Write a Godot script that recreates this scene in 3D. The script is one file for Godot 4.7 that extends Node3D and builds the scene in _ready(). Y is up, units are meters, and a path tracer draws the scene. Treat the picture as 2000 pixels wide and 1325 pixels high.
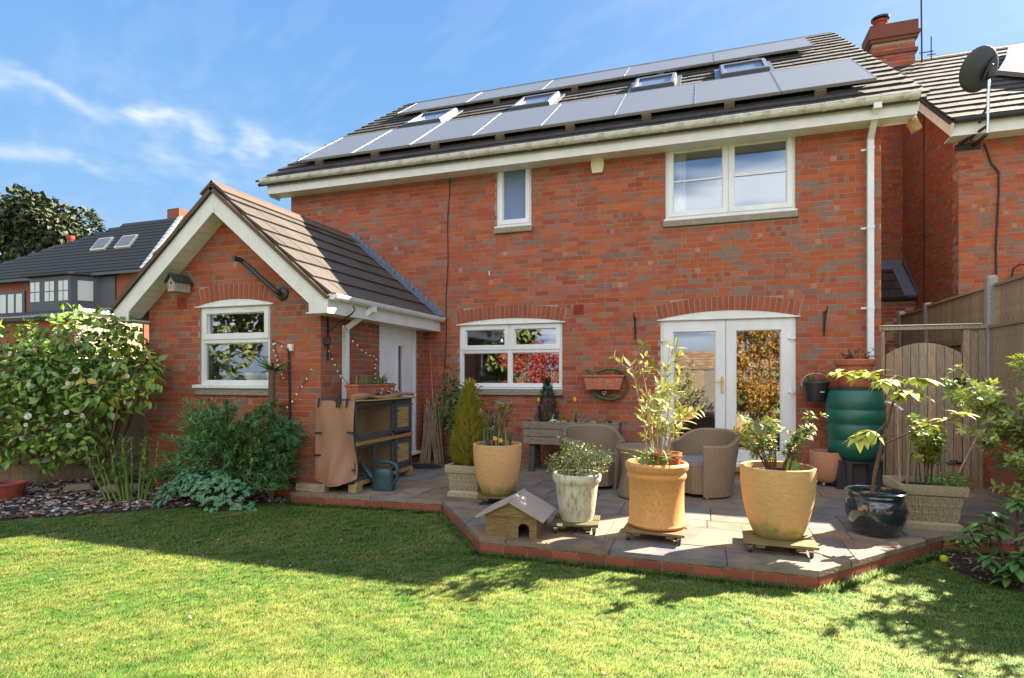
extends Node3D
# A brick house seen from its back garden: y is up, the patio is y = 0, the main facade is z = 0 and x runs along it.

const GROUND := -0.15
var rng := RandomNumberGenerator.new()
var M := {}
var T := {}
var taken := {}
var cam_at := Vector3(0, 1.42, 8.8)
var cam_f := Vector3(-0.31751, 0, -0.94826)
var cam_r := Vector3(0.94826, 0, -0.31751)

class MB:
	var v := PackedVector3Array()
	var n := PackedVector3Array()
	var c := PackedColorArray()
	var col := Color(1, 1, 1)
	func t3(a: Vector3, b: Vector3, d: Vector3, na: Vector3, nb: Vector3, nd: Vector3) -> void:
		c.append(col); c.append(col); c.append(col)
		v.append(a); n.append(na)
		if (d - a).cross(b - a).dot(na + nb + nd) < 0.0:
			v.append(d); v.append(b); n.append(nd); n.append(nb)
		else:
			v.append(b); v.append(d); n.append(nb); n.append(nd)
	func q(a: Vector3, b: Vector3, d: Vector3, e: Vector3, out: Vector3) -> void:
		var nn := (d - a).cross(b - e)
		if nn.length_squared() < 1e-16: nn = out
		nn = nn.normalized()
		if nn.dot(out) < 0.0: nn = -nn
		t3(a, b, d, nn, nn, nn); t3(a, d, e, nn, nn, nn)
	func tri(a: Vector3, b: Vector3, d: Vector3, out: Vector3) -> void:
		var nn := (d - a).cross(b - a).normalized()
		if nn.dot(out) < 0.0: nn = -nn
		t3(a, b, d, nn, nn, nn)
	func box(ctr: Vector3, size: Vector3, bas := Basis.IDENTITY) -> void:
		var x := bas.x * size.x * 0.5; var y := bas.y * size.y * 0.5; var z := bas.z * size.z * 0.5
		for s: float in [-1.0, 1.0]:
			q(ctr + x * s - y - z, ctr + x * s + y - z, ctr + x * s + y + z, ctr + x * s - y + z, x * s)
			q(ctr + y * s - x - z, ctr + y * s + x - z, ctr + y * s + x + z, ctr + y * s - x + z, y * s)
			q(ctr + z * s - x - y, ctr + z * s + x - y, ctr + z * s + x + y, ctr + z * s - x + y, z * s)
	func bb(a: Vector3, b: Vector3) -> void:
		box((a + b) * 0.5, (b - a).abs())
	func cbox(ctr: Vector3, size: Vector3, ch: float, bas := Basis.IDENTITY) -> void:
		var h := size * 0.5; var i := h - Vector3.ONE * ch
		for s: float in [-1.0, 1.0]:
			_cq(ctr, bas, Vector3(h.x * s, -i.y, -i.z), Vector3(h.x * s, i.y, -i.z), Vector3(h.x * s, i.y, i.z), Vector3(h.x * s, -i.y, i.z), Vector3(s, 0, 0))
			_cq(ctr, bas, Vector3(-i.x, h.y * s, -i.z), Vector3(i.x, h.y * s, -i.z), Vector3(i.x, h.y * s, i.z), Vector3(-i.x, h.y * s, i.z), Vector3(0, s, 0))
			_cq(ctr, bas, Vector3(-i.x, -i.y, h.z * s), Vector3(i.x, -i.y, h.z * s), Vector3(i.x, i.y, h.z * s), Vector3(-i.x, i.y, h.z * s), Vector3(0, 0, s))
			for r: float in [-1.0, 1.0]:
				_cq(ctr, bas, Vector3(-i.x, h.y * s, i.z * r), Vector3(i.x, h.y * s, i.z * r), Vector3(i.x, i.y * s, h.z * r), Vector3(-i.x, i.y * s, h.z * r), Vector3(0, s, r))
				_cq(ctr, bas, Vector3(h.x * s, -i.y, i.z * r), Vector3(h.x * s, i.y, i.z * r), Vector3(i.x * s, i.y, h.z * r), Vector3(i.x * s, -i.y, h.z * r), Vector3(s, 0, r))
				_cq(ctr, bas, Vector3(h.x * s, i.y * r, -i.z), Vector3(h.x * s, i.y * r, i.z), Vector3(i.x * s, h.y * r, i.z), Vector3(i.x * s, h.y * r, -i.z), Vector3(s, r, 0))
				for p: float in [-1.0, 1.0]:
					tri(ctr + bas * Vector3(h.x * s, i.y * r, i.z * p), ctr + bas * Vector3(i.x * s, h.y * r, i.z * p), ctr + bas * Vector3(i.x * s, i.y * r, h.z * p), bas * Vector3(s, r, p))
	func _cq(ctr: Vector3, bas: Basis, a: Vector3, b: Vector3, d: Vector3, e: Vector3, o: Vector3) -> void:
		q(ctr + bas * a, ctr + bas * b, ctr + bas * d, ctr + bas * e, bas * o)
	func tube(pts: Array, rad, sides := 6, caps := true) -> void:
		var m := pts.size()
		var prev := Vector3.ZERO
		var rings := []
		for i in m:
			var p: Vector3 = pts[i]
			var d: Vector3 = (pts[mini(i + 1, m - 1)] - pts[maxi(i - 1, 0)]).normalized()
			if prev == Vector3.ZERO:
				prev = d.cross(Vector3(0.31, 0.2, 0.93)).normalized()
			prev = (prev - d * prev.dot(d)).normalized()
			var w := d.cross(prev)
			var r: float = rad[i] if rad is Array or rad is PackedFloat32Array else rad
			var ring := []
			for k in sides:
				var a := TAU * k / sides
				var o := prev * cos(a) + w * sin(a)
				ring.append([p + o * r, o])
			rings.append(ring)
		for i in m - 1:
			for k in sides:
				var a = rings[i][k]; var b = rings[i][(k + 1) % sides]; var d = rings[i + 1][(k + 1) % sides]; var e = rings[i + 1][k]
				t3(a[0], b[0], d[0], a[1], b[1], d[1]); t3(a[0], d[0], e[0], a[1], d[1], e[1])
		if caps:
			for s in [0, m - 1]:
				var o: Vector3 = (pts[0] - pts[1]) if s == 0 else (pts[m - 1] - pts[m - 2])
				for k in range(1, sides - 1):
					tri(rings[s][0][0], rings[s][k][0], rings[s][k + 1][0], o)
	func lathe(prof: Array, seg := 28, ctr := Vector3.ZERO, wob := 0.0) -> void:
		var m := prof.size()
		for i in m - 1:
			var p: Vector2 = prof[i]; var r: Vector2 = prof[i + 1]
			var t := r - p
			if t.length() < 1e-6: continue
			var nm := Vector2(t.y, -t.x).normalized()
			var n0 := nm; var n1 := nm
			if i > 0:
				var u: Vector2 = (prof[i] - prof[i - 1]); var un := Vector2(u.y, -u.x).normalized()
				if un.dot(nm) > 0.72: n0 = (un + nm).normalized()
			if i < m - 2:
				var u2: Vector2 = (prof[i + 2] - prof[i + 1]); var un2 := Vector2(u2.y, -u2.x).normalized()
				if un2.dot(nm) > 0.72: n1 = (un2 + nm).normalized()
			for k in seg:
				var a := TAU * k / seg; var b := TAU * (k + 1) / seg
				var ca := Vector3(cos(a), 0, sin(a)); var cb := Vector3(cos(b), 0, sin(b))
				var wa := 1.0 + wob * sin(a * 2.0 + 1.0); var wb := 1.0 + wob * sin(b * 2.0 + 1.0)
				var y := Vector3.UP
				var A := ctr + ca * p.x * wa + y * p.y; var B := ctr + cb * p.x * wb + y * p.y
				var Cc := ctr + cb * r.x * wb + y * r.y; var D := ctr + ca * r.x * wa + y * r.y
				var na := ca * n0.x + y * n0.y; var nb := cb * n0.x + y * n0.y
				var nc := cb * n1.x + y * n1.y; var nd := ca * n1.x + y * n1.y
				if p.x > 1e-6: t3(A, B, Cc, na, nb, nc)
				if r.x > 1e-6: t3(A, Cc, D, na, nc, nd)
	func prism(poly: PackedVector2Array, z0: float, z1: float, xf := Transform3D.IDENTITY) -> void:
		var ix := Geometry2D.triangulate_polygon(poly)
		for i in range(0, ix.size(), 3):
			for z in [z0, z1]:
				var o := xf.basis.z * (1.0 if z == maxf(z0, z1) else -1.0)
				tri(xf * Vector3(poly[ix[i]].x, poly[ix[i]].y, z), xf * Vector3(poly[ix[i + 1]].x, poly[ix[i + 1]].y, z), xf * Vector3(poly[ix[i + 2]].x, poly[ix[i + 2]].y, z), o)
		var cw := Geometry2D.is_polygon_clockwise(poly)
		for i in poly.size():
			var a := poly[i]; var b := poly[(i + 1) % poly.size()]
			var e := b - a
			var o2 := Vector2(-e.y, e.x) if cw else Vector2(e.y, -e.x)
			q(xf * Vector3(a.x, a.y, z0), xf * Vector3(b.x, b.y, z0), xf * Vector3(b.x, b.y, z1), xf * Vector3(a.x, a.y, z1), xf.basis * Vector3(o2.x, o2.y, 0))
	func slab(poly: PackedVector2Array, y0: float, y1: float) -> void:   # poly in x and z
		prism(poly, -y0, -y1, Transform3D(Basis(Vector3(1, 0, 0), Vector3(0, 0, 1), Vector3(0, -1, 0)), Vector3.ZERO))
	func mesh(origin := Vector3.ZERO) -> ArrayMesh:
		var a := []
		a.resize(Mesh.ARRAY_MAX)
		if origin != Vector3.ZERO:
			for i in v.size(): v[i] -= origin
		a[Mesh.ARRAY_VERTEX] = v; a[Mesh.ARRAY_NORMAL] = n; a[Mesh.ARRAY_COLOR] = c
		var m := ArrayMesh.new()
		m.add_surface_from_arrays(Mesh.PRIMITIVE_TRIANGLES, a)
		return m

# ---------- nodes ----------
func numbered(called: String) -> String:
	var k: int = taken.get(called, 0)
	taken[called] = k + 1
	return called if k == 0 else "%s_%03d" % [called, k]

func tag(o: Node, label: String, category: String, group := "") -> Node:
	o.set_meta("label", label); o.set_meta("category", category)
	if group: o.set_meta("group", group)
	return o

func thing(called: String, label: String, category: String, at := Vector3.ZERO, turn := 0.0, group := "") -> Node3D:
	var o := Node3D.new()
	o.name = numbered(called)
	add_child(o)
	o.position = at; o.rotation.y = turn
	tag(o, label, category, group)
	return o

func structure(called: String, m: Mesh, mt: Material) -> MeshInstance3D:
	var o := MeshInstance3D.new()
	o.name = numbered(called); o.mesh = m; o.material_override = mt
	add_child(o)
	o.set_meta("kind", "structure")
	return o

func part(parent: Node3D, called: String, mb, mt: Material, at := Vector3.ZERO, bas := Basis.IDENTITY) -> MeshInstance3D:
	var o := MeshInstance3D.new()
	o.name = called
	o.mesh = mb.mesh() if mb is MB else mb
	o.material_override = mt
	o.transform = Transform3D(bas, at)
	parent.add_child(o, true)
	return o

func origin_of(p: Node3D) -> Vector3:
	var o := Vector3.ZERO
	var k: Node = p
	while k is Node3D and k != self:
		o += k.position
		k = k.get_parent()
	return o

func wpart(parent: Node3D, called: String, mb: MB, mt: Material) -> MeshInstance3D:
	return part(parent, called, mb.mesh(origin_of(parent)), mt)

func copies(parent: Node3D, called: String, m: Mesh, mt: Material, xfs: Array, cols = null) -> MultiMeshInstance3D:
	var mm := MultiMesh.new()
	mm.transform_format = MultiMesh.TRANSFORM_3D
	mm.use_colors = cols != null
	mm.mesh = m
	mm.instance_count = xfs.size()
	for i in xfs.size():
		mm.set_instance_transform(i, xfs[i])
		if cols != null: mm.set_instance_color(i, cols[i])
	var o := MultiMeshInstance3D.new()
	o.name = called; o.multimesh = mm; o.material_override = mt
	parent.add_child(o, true)
	o.set_meta("kind", "stuff")
	return o

func lin(r: float, g: float, b: float) -> Color:
	return Color(r, g, b).linear_to_srgb()

func proj(p: Vector3) -> Vector3:
	var d := p - cam_at
	var z := d.dot(cam_f)
	return Vector3(1000.0 + 1120.0 * d.dot(cam_r) / z, 735.0 - 1120.0 * d.y / z, z)

func rf(a: float, b: float) -> float:
	return rng.randf_range(a, b)

func rv() -> Vector3:
	return Vector3(rng.randfn(), rng.randfn(), rng.randfn()).normalized()

# ---------- textures and materials ----------
func noise_tex(freq: float, lo: Color, hi: Color, oct := 4, kind := FastNoiseLite.TYPE_SIMPLEX_SMOOTH, sd := 1, mid = null, size := 512) -> NoiseTexture2D:
	var f := FastNoiseLite.new()
	f.noise_type = kind; f.frequency = freq; f.fractal_octaves = oct; f.seed = sd
	var t := NoiseTexture2D.new()
	t.width = size; t.height = size; t.seamless = true; t.noise = f
	var g := Gradient.new()
	g.offsets = PackedFloat32Array([0.0, 1.0]); g.colors = PackedColorArray([lo, hi])
	if mid != null: g.add_point(0.5, mid)
	t.color_ramp = g
	return t

func mat(called: String, col: Color, rough := 0.8, tex: Texture2D = null, scale := Vector3.ONE, bump: Texture2D = null, bump_cm := 0.0, world := true) -> StandardMaterial3D:
	var m := StandardMaterial3D.new()
	m.resource_name = called
	m.albedo_color = col; m.roughness = rough
	if tex or bump:
		m.uv1_triplanar = true; m.uv1_world_triplanar = world; m.uv1_scale = scale
		m.albedo_texture = tex
	if bump:
		m.heightmap_enabled = true; m.heightmap_texture = bump; m.heightmap_scale = bump_cm
	M[called] = m
	return m

func vcol(m: StandardMaterial3D) -> StandardMaterial3D:
	m.vertex_color_use_as_albedo = true
	return m

func leaf_mat(called: String, rough: float, through := 0.5) -> StandardMaterial3D:
	var m := mat(called, Color.WHITE, rough, T.fine, Vector3.ONE * 9.0, null, 0.0, false)
	m.vertex_color_use_as_albedo = true
	m.backlight_enabled = true
	m.backlight = Color(through, through, through * 0.55)
	return m

func weave_image(lo: float) -> ImageTexture:
	var im := Image.create(128, 128, false, Image.FORMAT_RGB8)
	for y in 128:
		for x in 128:
			var cx := x / 16; var cy := y / 8
			var u := absf(fmod(x + 0.5, 16.0) / 16.0 - 0.5) * 2.0; var w := absf(fmod(y + 0.5, 8.0) / 8.0 - 0.5) * 2.0
			var h := (1.0 - w * w) * (0.55 + 0.45 * (1.0 - u * u)) if (cx + cy) % 2 == 0 else (1.0 - u * u) * 0.7 * (1.0 - 0.4 * w)
			h = lerpf(lo, 1.0, h)
			im.set_pixel(x, y, Color(h, h, h))
	return ImageTexture.create_from_image(im)

func make_materials() -> void:
	T.mott = noise_tex(0.02, Color(0.80, 0.80, 0.80), Color(1, 1, 1), 5)
	T.fine = noise_tex(0.06, Color(0.84, 0.84, 0.84), Color(1, 1, 1), 4, FastNoiseLite.TYPE_SIMPLEX, 5)
	T.sand = noise_tex(0.18, Color(0.76, 0.76, 0.76), Color(1, 1, 1), 3, FastNoiseLite.TYPE_SIMPLEX, 9)
	T.bump = noise_tex(0.09, Color.BLACK, Color.WHITE, 4, FastNoiseLite.TYPE_SIMPLEX, 3)
	T.wood = noise_tex(0.012, Color(0.70, 0.67, 0.64), Color(1, 1, 1), 5, FastNoiseLite.TYPE_SIMPLEX, 12)
	T.stone = noise_tex(0.008, Color(0.72, 0.73, 0.80), Color(1.0, 0.95, 0.86), 5, FastNoiseLite.TYPE_SIMPLEX_SMOOTH, 31, Color(0.92, 0.89, 0.86))
	T.stain = noise_tex(0.010, Color(0.55, 0.52, 0.44), Color(1, 1, 1), 5, FastNoiseLite.TYPE_SIMPLEX_SMOOTH, 21, Color(0.96, 0.95, 0.92))
	T.algae = noise_tex(0.03, Color(0.84, 0.85, 0.76), Color(1, 1, 1), 5, FastNoiseLite.TYPE_SIMPLEX_SMOOTH, 44, Color(0.97, 0.96, 0.93))
	T.cell = noise_tex(0.05, Color(0.7, 0.7, 0.7), Color(1, 1, 1), 2, FastNoiseLite.TYPE_CELLULAR, 8)
	T.gutter_stain = noise_tex(0.014, Color(0.72, 0.70, 0.62), Color(1, 1, 1), 5, FastNoiseLite.TYPE_SIMPLEX_SMOOTH, 23, Color(0.97, 0.96, 0.94))
	T.bloom = noise_tex(0.016, Color(0.86, 0.80, 0.68, 0.0), Color(0.88, 0.83, 0.74, 0.22), 5, FastNoiseLite.TYPE_SIMPLEX_SMOOTH, 61, Color(0.86, 0.80, 0.70, 0.03))
	T.weave = weave_image(0.0); T.weave_tone = weave_image(0.62)
	vcol(mat("brick", Color.WHITE, 0.9, T.sand, Vector3.ONE * 2.2, T.bump, 0.25))
	mat("mortar", lin(0.56, 0.37, 0.275), 0.95, T.sand, Vector3.ONE * 3.0, T.bump, 0.3)
	vcol(mat("tile", Color.WHITE, 0.85, T.sand, Vector3.ONE * 1.7, T.bump, 0.3))
	mat("white_plastic", lin(0.80, 0.81, 0.82), 0.3, T.fine, Vector3(0.6, 0.25, 0.6)).albedo_texture = noise_tex(0.01, Color(0.93, 0.93, 0.92), Color(1, 1, 1), 4, FastNoiseLite.TYPE_SIMPLEX_SMOOTH, 71)
	mat("white_paint", lin(0.78, 0.77, 0.74), 0.5, M.white_plastic.albedo_texture, Vector3(0.7, 0.5, 0.7))
	mat("gutter", lin(0.72, 0.71, 0.68), 0.45, T.gutter_stain, Vector3(0.9, 1.2, 0.9))
	mat("soffit", lin(0.46, 0.46, 0.38), 0.7, T.mott, Vector3.ONE * 1.5)
	mat("sill_stone", lin(0.36, 0.31, 0.23), 0.9, T.mott, Vector3.ONE * 1.4, T.bump, 0.3)
	mat("lead", lin(0.17, 0.21, 0.29), 0.5, T.mott, Vector3.ONE * 2.0)
	mat("black_iron", lin(0.02, 0.02, 0.022), 0.5)
	mat("black_plastic", lin(0.025, 0.026, 0.03), 0.4)
	mat("cable", lin(0.02, 0.02, 0.02), 0.6)
	mat("room_wall", lin(0.34, 0.32, 0.29), 0.9)
	mat("room_floor", lin(0.16, 0.1, 0.06), 0.7)
	mat("curtain", lin(0.75, 0.74, 0.72), 0.9)
	var g := mat("glass", Color(0.86, 0.90, 0.95, 0.24), 0.015)
	g.transparency = BaseMaterial3D.TRANSPARENCY_ALPHA
	g.metallic = 1.0; g.albedo_texture = noise_tex(0.005, Color(0.97, 0.97, 0.97), Color(1, 1, 1), 2, FastNoiseLite.TYPE_SIMPLEX_SMOOTH, 90, null, 64)
	g.uv1_triplanar = true; g.uv1_world_triplanar = true
	var fr := mat("obscure_glass", Color(0.50, 0.58, 0.72), 0.22, null, Vector3.ONE * 5.0, T.bump, 0.4)
	fr.metallic = 0.35
	mat("panel_glass", lin(0.18, 0.178, 0.174), 0.34).metallic_specular = 0.65
	mat("panel_frame", lin(0.30, 0.30, 0.31), 0.4).metallic = 0.7
	mat("flashing", lin(0.10, 0.12, 0.15), 0.45).metallic = 0.2
	mat("rail_block", lin(0.16, 0.12, 0.07), 0.85)
	mat("skylight_frame", lin(0.42, 0.36, 0.28), 0.5)
	vcol(mat("slab", Color.WHITE, 0.75, T.stone, Vector3.ONE * 0.8, T.bump, 0.35))
	mat("edge_mortar", lin(0.26, 0.19, 0.14), 0.95, T.stain, Vector3.ONE * 2.0)
	mat("joint", lin(0.13, 0.115, 0.095), 0.95, T.sand, Vector3.ONE * 3.0)
	mat("soil", lin(0.065, 0.046, 0.036), 0.95, T.sand, Vector3.ONE * 2.0, T.bump, 1.2)
	mat("lawn_ground", lin(0.13, 0.15, 0.045), 0.95, T.cell, Vector3.ONE * 1.6, T.bump, 1.0)
	mat("ground", lin(0.12, 0.14, 0.06), 0.95, T.mott, Vector3.ONE * 0.1)
	vcol(mat("fence_wood", Color.WHITE, 0.85, T.wood, Vector3(9.0, 0.9, 9.0), T.wood, 0.25))
	vcol(mat("wood_x", Color.WHITE, 0.8, T.wood, Vector3(1.0, 9.0, 9.0), T.wood, 0.2, false))
	vcol(mat("wood_y", Color.WHITE, 0.8, T.wood, Vector3(9.0, 1.0, 9.0), T.wood, 0.2, false))
	mat("concrete", lin(0.42, 0.40, 0.36), 0.9, T.mott, Vector3.ONE * 2.5, T.bump, 0.3)
	vcol(mat("terracotta", lin(0.66, 0.385, 0.165), 0.8, T.algae, Vector3(1.0, 4.0, 1.0), T.fine, 0.25, false))
	vcol(mat("terracotta_pink", lin(0.58, 0.26, 0.16), 0.8, T.algae, Vector3(1.1, 3.0, 1.1), T.fine, 0.2, false))
	mat("terracotta_orange", lin(0.66, 0.30, 0.09), 0.75, T.algae, Vector3(1.6, 1.6, 1.6), T.fine, 0.2, false)
	mat("plastic_terracotta", lin(0.50, 0.13, 0.055), 0.5, T.mott, Vector3.ONE * 1.5, null, 0.0, false)
	mat("white_pot", lin(0.66, 0.62, 0.52), 0.85, T.stain, Vector3(3.2, 1.3, 3.2), T.bump, 0.25, false)
	mat("cast_stone", lin(0.56, 0.48, 0.31), 0.9, T.mott, Vector3.ONE * 3.0, T.bump, 0.4, false)
	var gl := mat("glaze", lin(0.02, 0.035, 0.045), 0.12, T.mott, Vector3.ONE * 2.0, null, 0.0, false)
	gl.clearcoat_enabled = true; gl.clearcoat = 1.0; gl.clearcoat_roughness = 0.05
	mat("green_plastic", lin(0.016, 0.12, 0.085), 0.35, M.white_plastic.albedo_texture, Vector3.ONE, null, 0.0, false)
	mat("can_plastic", lin(0.035, 0.085, 0.10), 0.4, T.fine, Vector3.ONE * 0.5, null, 0.0, false)
	mat("hose", lin(0.02, 0.16, 0.05), 0.4)
	mat("rattan", lin(0.44, 0.315, 0.195), 0.7, T.weave_tone, Vector3.ONE * 5.5, T.weave, 0.8, false)
	mat("cushion", lin(0.30, 0.27, 0.27), 0.95, T.fine, Vector3.ONE * 3.0)
	mat("canvas", lin(0.42, 0.215, 0.13), 0.85, T.fine, Vector3.ONE * 2.5, T.mott, 0.8, false)
	mat("dark_trim", lin(0.02, 0.022, 0.03), 0.8)
	mat("hutch_grey", lin(0.10, 0.105, 0.115), 0.7, T.wood, Vector3(4, 1, 4), null, 0.0, false)
	mat("hutch_inner", lin(0.58, 0.36, 0.17), 0.8, T.wood, Vector3(1, 5, 5), null, 0.0, false)
	mat("wire", lin(0.18, 0.17, 0.15), 0.4).metallic = 0.6
	mat("straw", lin(0.5, 0.4, 0.2), 0.9)
	mat("cane", lin(0.56, 0.43, 0.28), 0.7, T.wood, Vector3(6, 1, 6), null, 0.0, false)
	mat("bark", lin(0.20, 0.13, 0.075), 0.9, T.wood, Vector3(8, 2, 8), T.bump, 0.3, false)
	mat("green_stem", lin(0.16, 0.26, 0.04), 0.6)
	mat("chrome", lin(0.6, 0.6, 0.6), 0.2).metallic = 1.0
	mat("brass", lin(0.75, 0.5, 0.12), 0.25).metallic = 1.0
	mat("bulb", lin(0.8, 0.8, 0.78), 0.3)
	mat("vent_clay", lin(0.30, 0.04, 0.02), 0.8)
	mat("slate", lin(0.05, 0.048, 0.048), 0.7, T.sand, Vector3(1.0, 3.0, 1.0), T.bump, 0.4)
	mat("render_cream", lin(0.62, 0.48, 0.30), 0.9, T.mott, Vector3.ONE * 0.4)
	mat("grey_frame", lin(0.06, 0.066, 0.08), 0.5)
	mat("ball", lin(0.55, 0.65, 0.03), 0.9, T.fine, Vector3.ONE * 9.0, null, 0.0, false)
	mat("far_brick", lin(0.36, 0.11, 0.06), 0.9, T.sand, Vector3(2.0, 6.0, 2.0), T.bump, 0.5)
	mat("far_tile", lin(0.42, 0.22, 0.12), 0.85, T.sand, Vector3(1.0, 4.0, 1.0), T.bump, 0.5)
	mat("pale_glass", lin(0.55, 0.56, 0.52), 0.15)
	leaf_mat("leaf_gloss", 0.32, 0.3)
	leaf_mat("leaf_soft", 0.6, 0.6)
	leaf_mat("needle", 0.65, 0.25)
	leaf_mat("grass", 0.7, 0.5)
	for k in ["terracotta", "terracotta_pink", "terracotta_orange", "plastic_terracotta"]:      # pale lime bloom in patches
		M[k].detail_enabled = true
		M[k].detail_albedo = T.bloom
	vcol(mat("chip", Color.WHITE, 0.85, T.fine, Vector3.ONE * 4.0))
	vcol(mat("petal", Color.WHITE, 0.6))
	M.petal.backlight_enabled = true; M.petal.backlight = Color(0.5, 0.5, 0.5)
	vcol(mat("plain", Color.WHITE, 0.7))

# ---------- sky ----------
func make_sky() -> PanoramaSkyMaterial:
	var w := 2000; var h := 1000
	var im := Image.create(w, h, false, Image.FORMAT_RGBF)
	var f := FastNoiseLite.new(); f.seed = 4; f.frequency = 1.0; f.fractal_octaves = 4; f.noise_type = FastNoiseLite.TYPE_SIMPLEX_SMOOTH
	var f2 := FastNoiseLite.new(); f2.seed = 9; f2.frequency = 1.0; f2.fractal_octaves = 3; f2.noise_type = FastNoiseLite.TYPE_SIMPLEX_SMOOTH
	var zen := Vector3(0.026, 0.069, 0.166); var mid := Vector3(0.054, 0.108, 0.184); var hor := Vector3(0.142, 0.164, 0.188)
	var sun := Vector3(0.896, 1.0, -0.892).normalized()
	var streaks := [[-0.84, 0.374, -0.46, 0.362, 0.011, 0.50], [-0.62, 0.368, -0.24, 0.342, 0.016, 0.50], [-0.84, 0.293, -0.58, 0.284, 0.012, 0.48], [-0.74, 0.33, -0.25, 0.31, 0.040, 0.14], [-0.58, 0.325, -0.44, 0.285, 0.012, 0.28], [0.10, 0.60, 0.55, 0.62, 0.04, 0.22], [-0.72, 0.41, -0.40, 0.40, 0.04, 0.08]]
	for y in h:
		var el := (0.5 - (y + 0.5) / h) * PI
		var sy := sin(el); var cy := cos(el)
		for x in w:
			if el < -0.08:
				im.set_pixel(x, y, Color(0.10, 0.11, 0.07)); continue
			var az := wrapf((x + 0.5) / w * TAU, -PI, PI)      # 0 looks along -z, right is +x
			var d := Vector3(sin(az) * cy, sy, -cos(az) * cy)
			var e := clampf(sy, 0.0, 1.0)
			var c := hor.lerp(mid, smoothstep(0.0, 0.30, e)).lerp(zen, smoothstep(0.18, 0.85, e))
			var cs := clampf(d.dot(sun), 0.0, 1.0)
			c += Vector3(0.5, 0.49, 0.45) * (0.16 * pow(cs, 6.0) + 0.8 * pow(cs, 60.0))
			# cirrus on a plane far overhead
			var p := d / maxf(sy, 0.06)
			var a := 0.0
			var nz := f.get_noise_2d(p.x * 1.6 + p.z * 0.9, p.z * 5.0 - p.x * 2.6)
			var rear := smoothstep(-0.25, 0.75, d.z)      # broken high cloud behind the camera, as upper windows mirror it; thickened and brightened to fill the shade
			a += clampf(nz * 0.2 - 0.02, 0.0, 0.035) * smoothstep(0.03, 0.2, e)
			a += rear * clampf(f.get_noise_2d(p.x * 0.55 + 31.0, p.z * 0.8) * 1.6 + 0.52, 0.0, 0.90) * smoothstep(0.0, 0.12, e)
			var azr := az + 0.323                     # 0 along the camera's axis
			var jit := f2.get_noise_2d(azr * 9.0, el * 16.0) * 0.02
			for s in streaks:
				if azr > s[0] - 0.1 and azr < s[2] + 0.1:
					var t: float = clampf((azr - s[0]) / (s[2] - s[0]), 0.0, 1.0)
					var ey: float = lerpf(s[1], s[3], t) + jit
					var dd: float = absf(el - ey) / (s[4] * (0.7 + 0.8 * f2.get_noise_2d(azr * 14.0 + 7.0, 3.0) + 0.35))
					var edge: float = smoothstep(0.0, 0.25, t) * (1.0 - smoothstep(0.75, 1.0, t))
					a += s[5] * exp(-dd * dd) * edge * clampf(0.5 + 0.5 * f.get_noise_2d(azr * 16.0, el * 50.0) + 0.30 * f2.get_noise_2d(azr * 26.0 + el * 90.0, el * 150.0 - azr * 8.0), 0.0, 1.1)
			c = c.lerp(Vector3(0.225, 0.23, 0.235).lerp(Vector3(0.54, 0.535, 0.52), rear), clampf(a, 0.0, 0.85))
			im.set_pixel(x, y, Color(c.x, c.y, c.z))
	var s := PanoramaSkyMaterial.new()
	s.panorama = ImageTexture.create_from_image(im)
	return s

func _ready() -> void:
	rng.seed = 20240
	# --- camera ---
	var cam := Camera3D.new()
	cam.name = "camera"
	cam.projection = Camera3D.PROJECTION_FRUSTUM
	cam.near = 0.05; cam.far = 600.0
	cam.size = 0.05 * 1325.0 / 1120.0
	cam.frustum_offset = Vector2(0, 0.05 * 72.5 / 1120.0)
	cam.position = cam_at
	cam.rotation_degrees = Vector3(0, 18.5117, 0)
	add_child(cam); cam.current = true
	# --- sky, exposure ---
	var env := Environment.new()
	env.background_mode = Environment.BG_SKY
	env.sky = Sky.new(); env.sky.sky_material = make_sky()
	env.background_energy_multiplier = 1.0
	env.tonemap_mode = Environment.TONE_MAPPER_LINEAR
	env.tonemap_exposure = 5.2
	env.sdfgi_enabled = true; env.ssao_enabled = true; env.ssil_enabled = true
	var we := WorldEnvironment.new()
	we.name = "world_environment"; we.environment = env
	add_child(we)
	# --- sun: behind the house, high on the right ---
	var sun := DirectionalLight3D.new()
	sun.name = "sun"
	sun.light_energy = 1.45; sun.light_angular_distance = 0.5; sun.light_color = Color(1.0, 0.955, 0.87); sun.shadow_enabled = true
	sun.look_at_from_position(Vector3(0.896, 1.0, -0.892) * 20.0, Vector3.ZERO)
	add_child(sun)
	make_materials()
	make_bricks()
	build_ground()
	build_house()
	build_neighbour()
	build_far()
	build_fences()
	build_patio_things()
	build_hutch_corner()
	build_plants()
	build_reflected()

# ---------- bricks ----------
const BRICK_TONES := [[0.56, 0.138, 0.047], [0.51, 0.120, 0.052], [0.46, 0.106, 0.055], [0.47, 0.158, 0.095], [0.41, 0.138, 0.09], [0.37, 0.185, 0.13], [0.30, 0.19, 0.145]]
const BRICK_ODDS := [0.21, 0.26, 0.20, 0.14, 0.10, 0.06, 0.03]
var brick_meshes := []

func brick_tone() -> Color:
	var r := rng.randf(); var k := 0
	while k < 6 and r > BRICK_ODDS[k]:
		r -= BRICK_ODDS[k]; k += 1
	var t: Array = BRICK_TONES[k]
	var m := rf(0.85, 1.15)
	return Color(t[0] * m, t[1] * m * rf(0.93, 1.07), t[2] * m)

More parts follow.
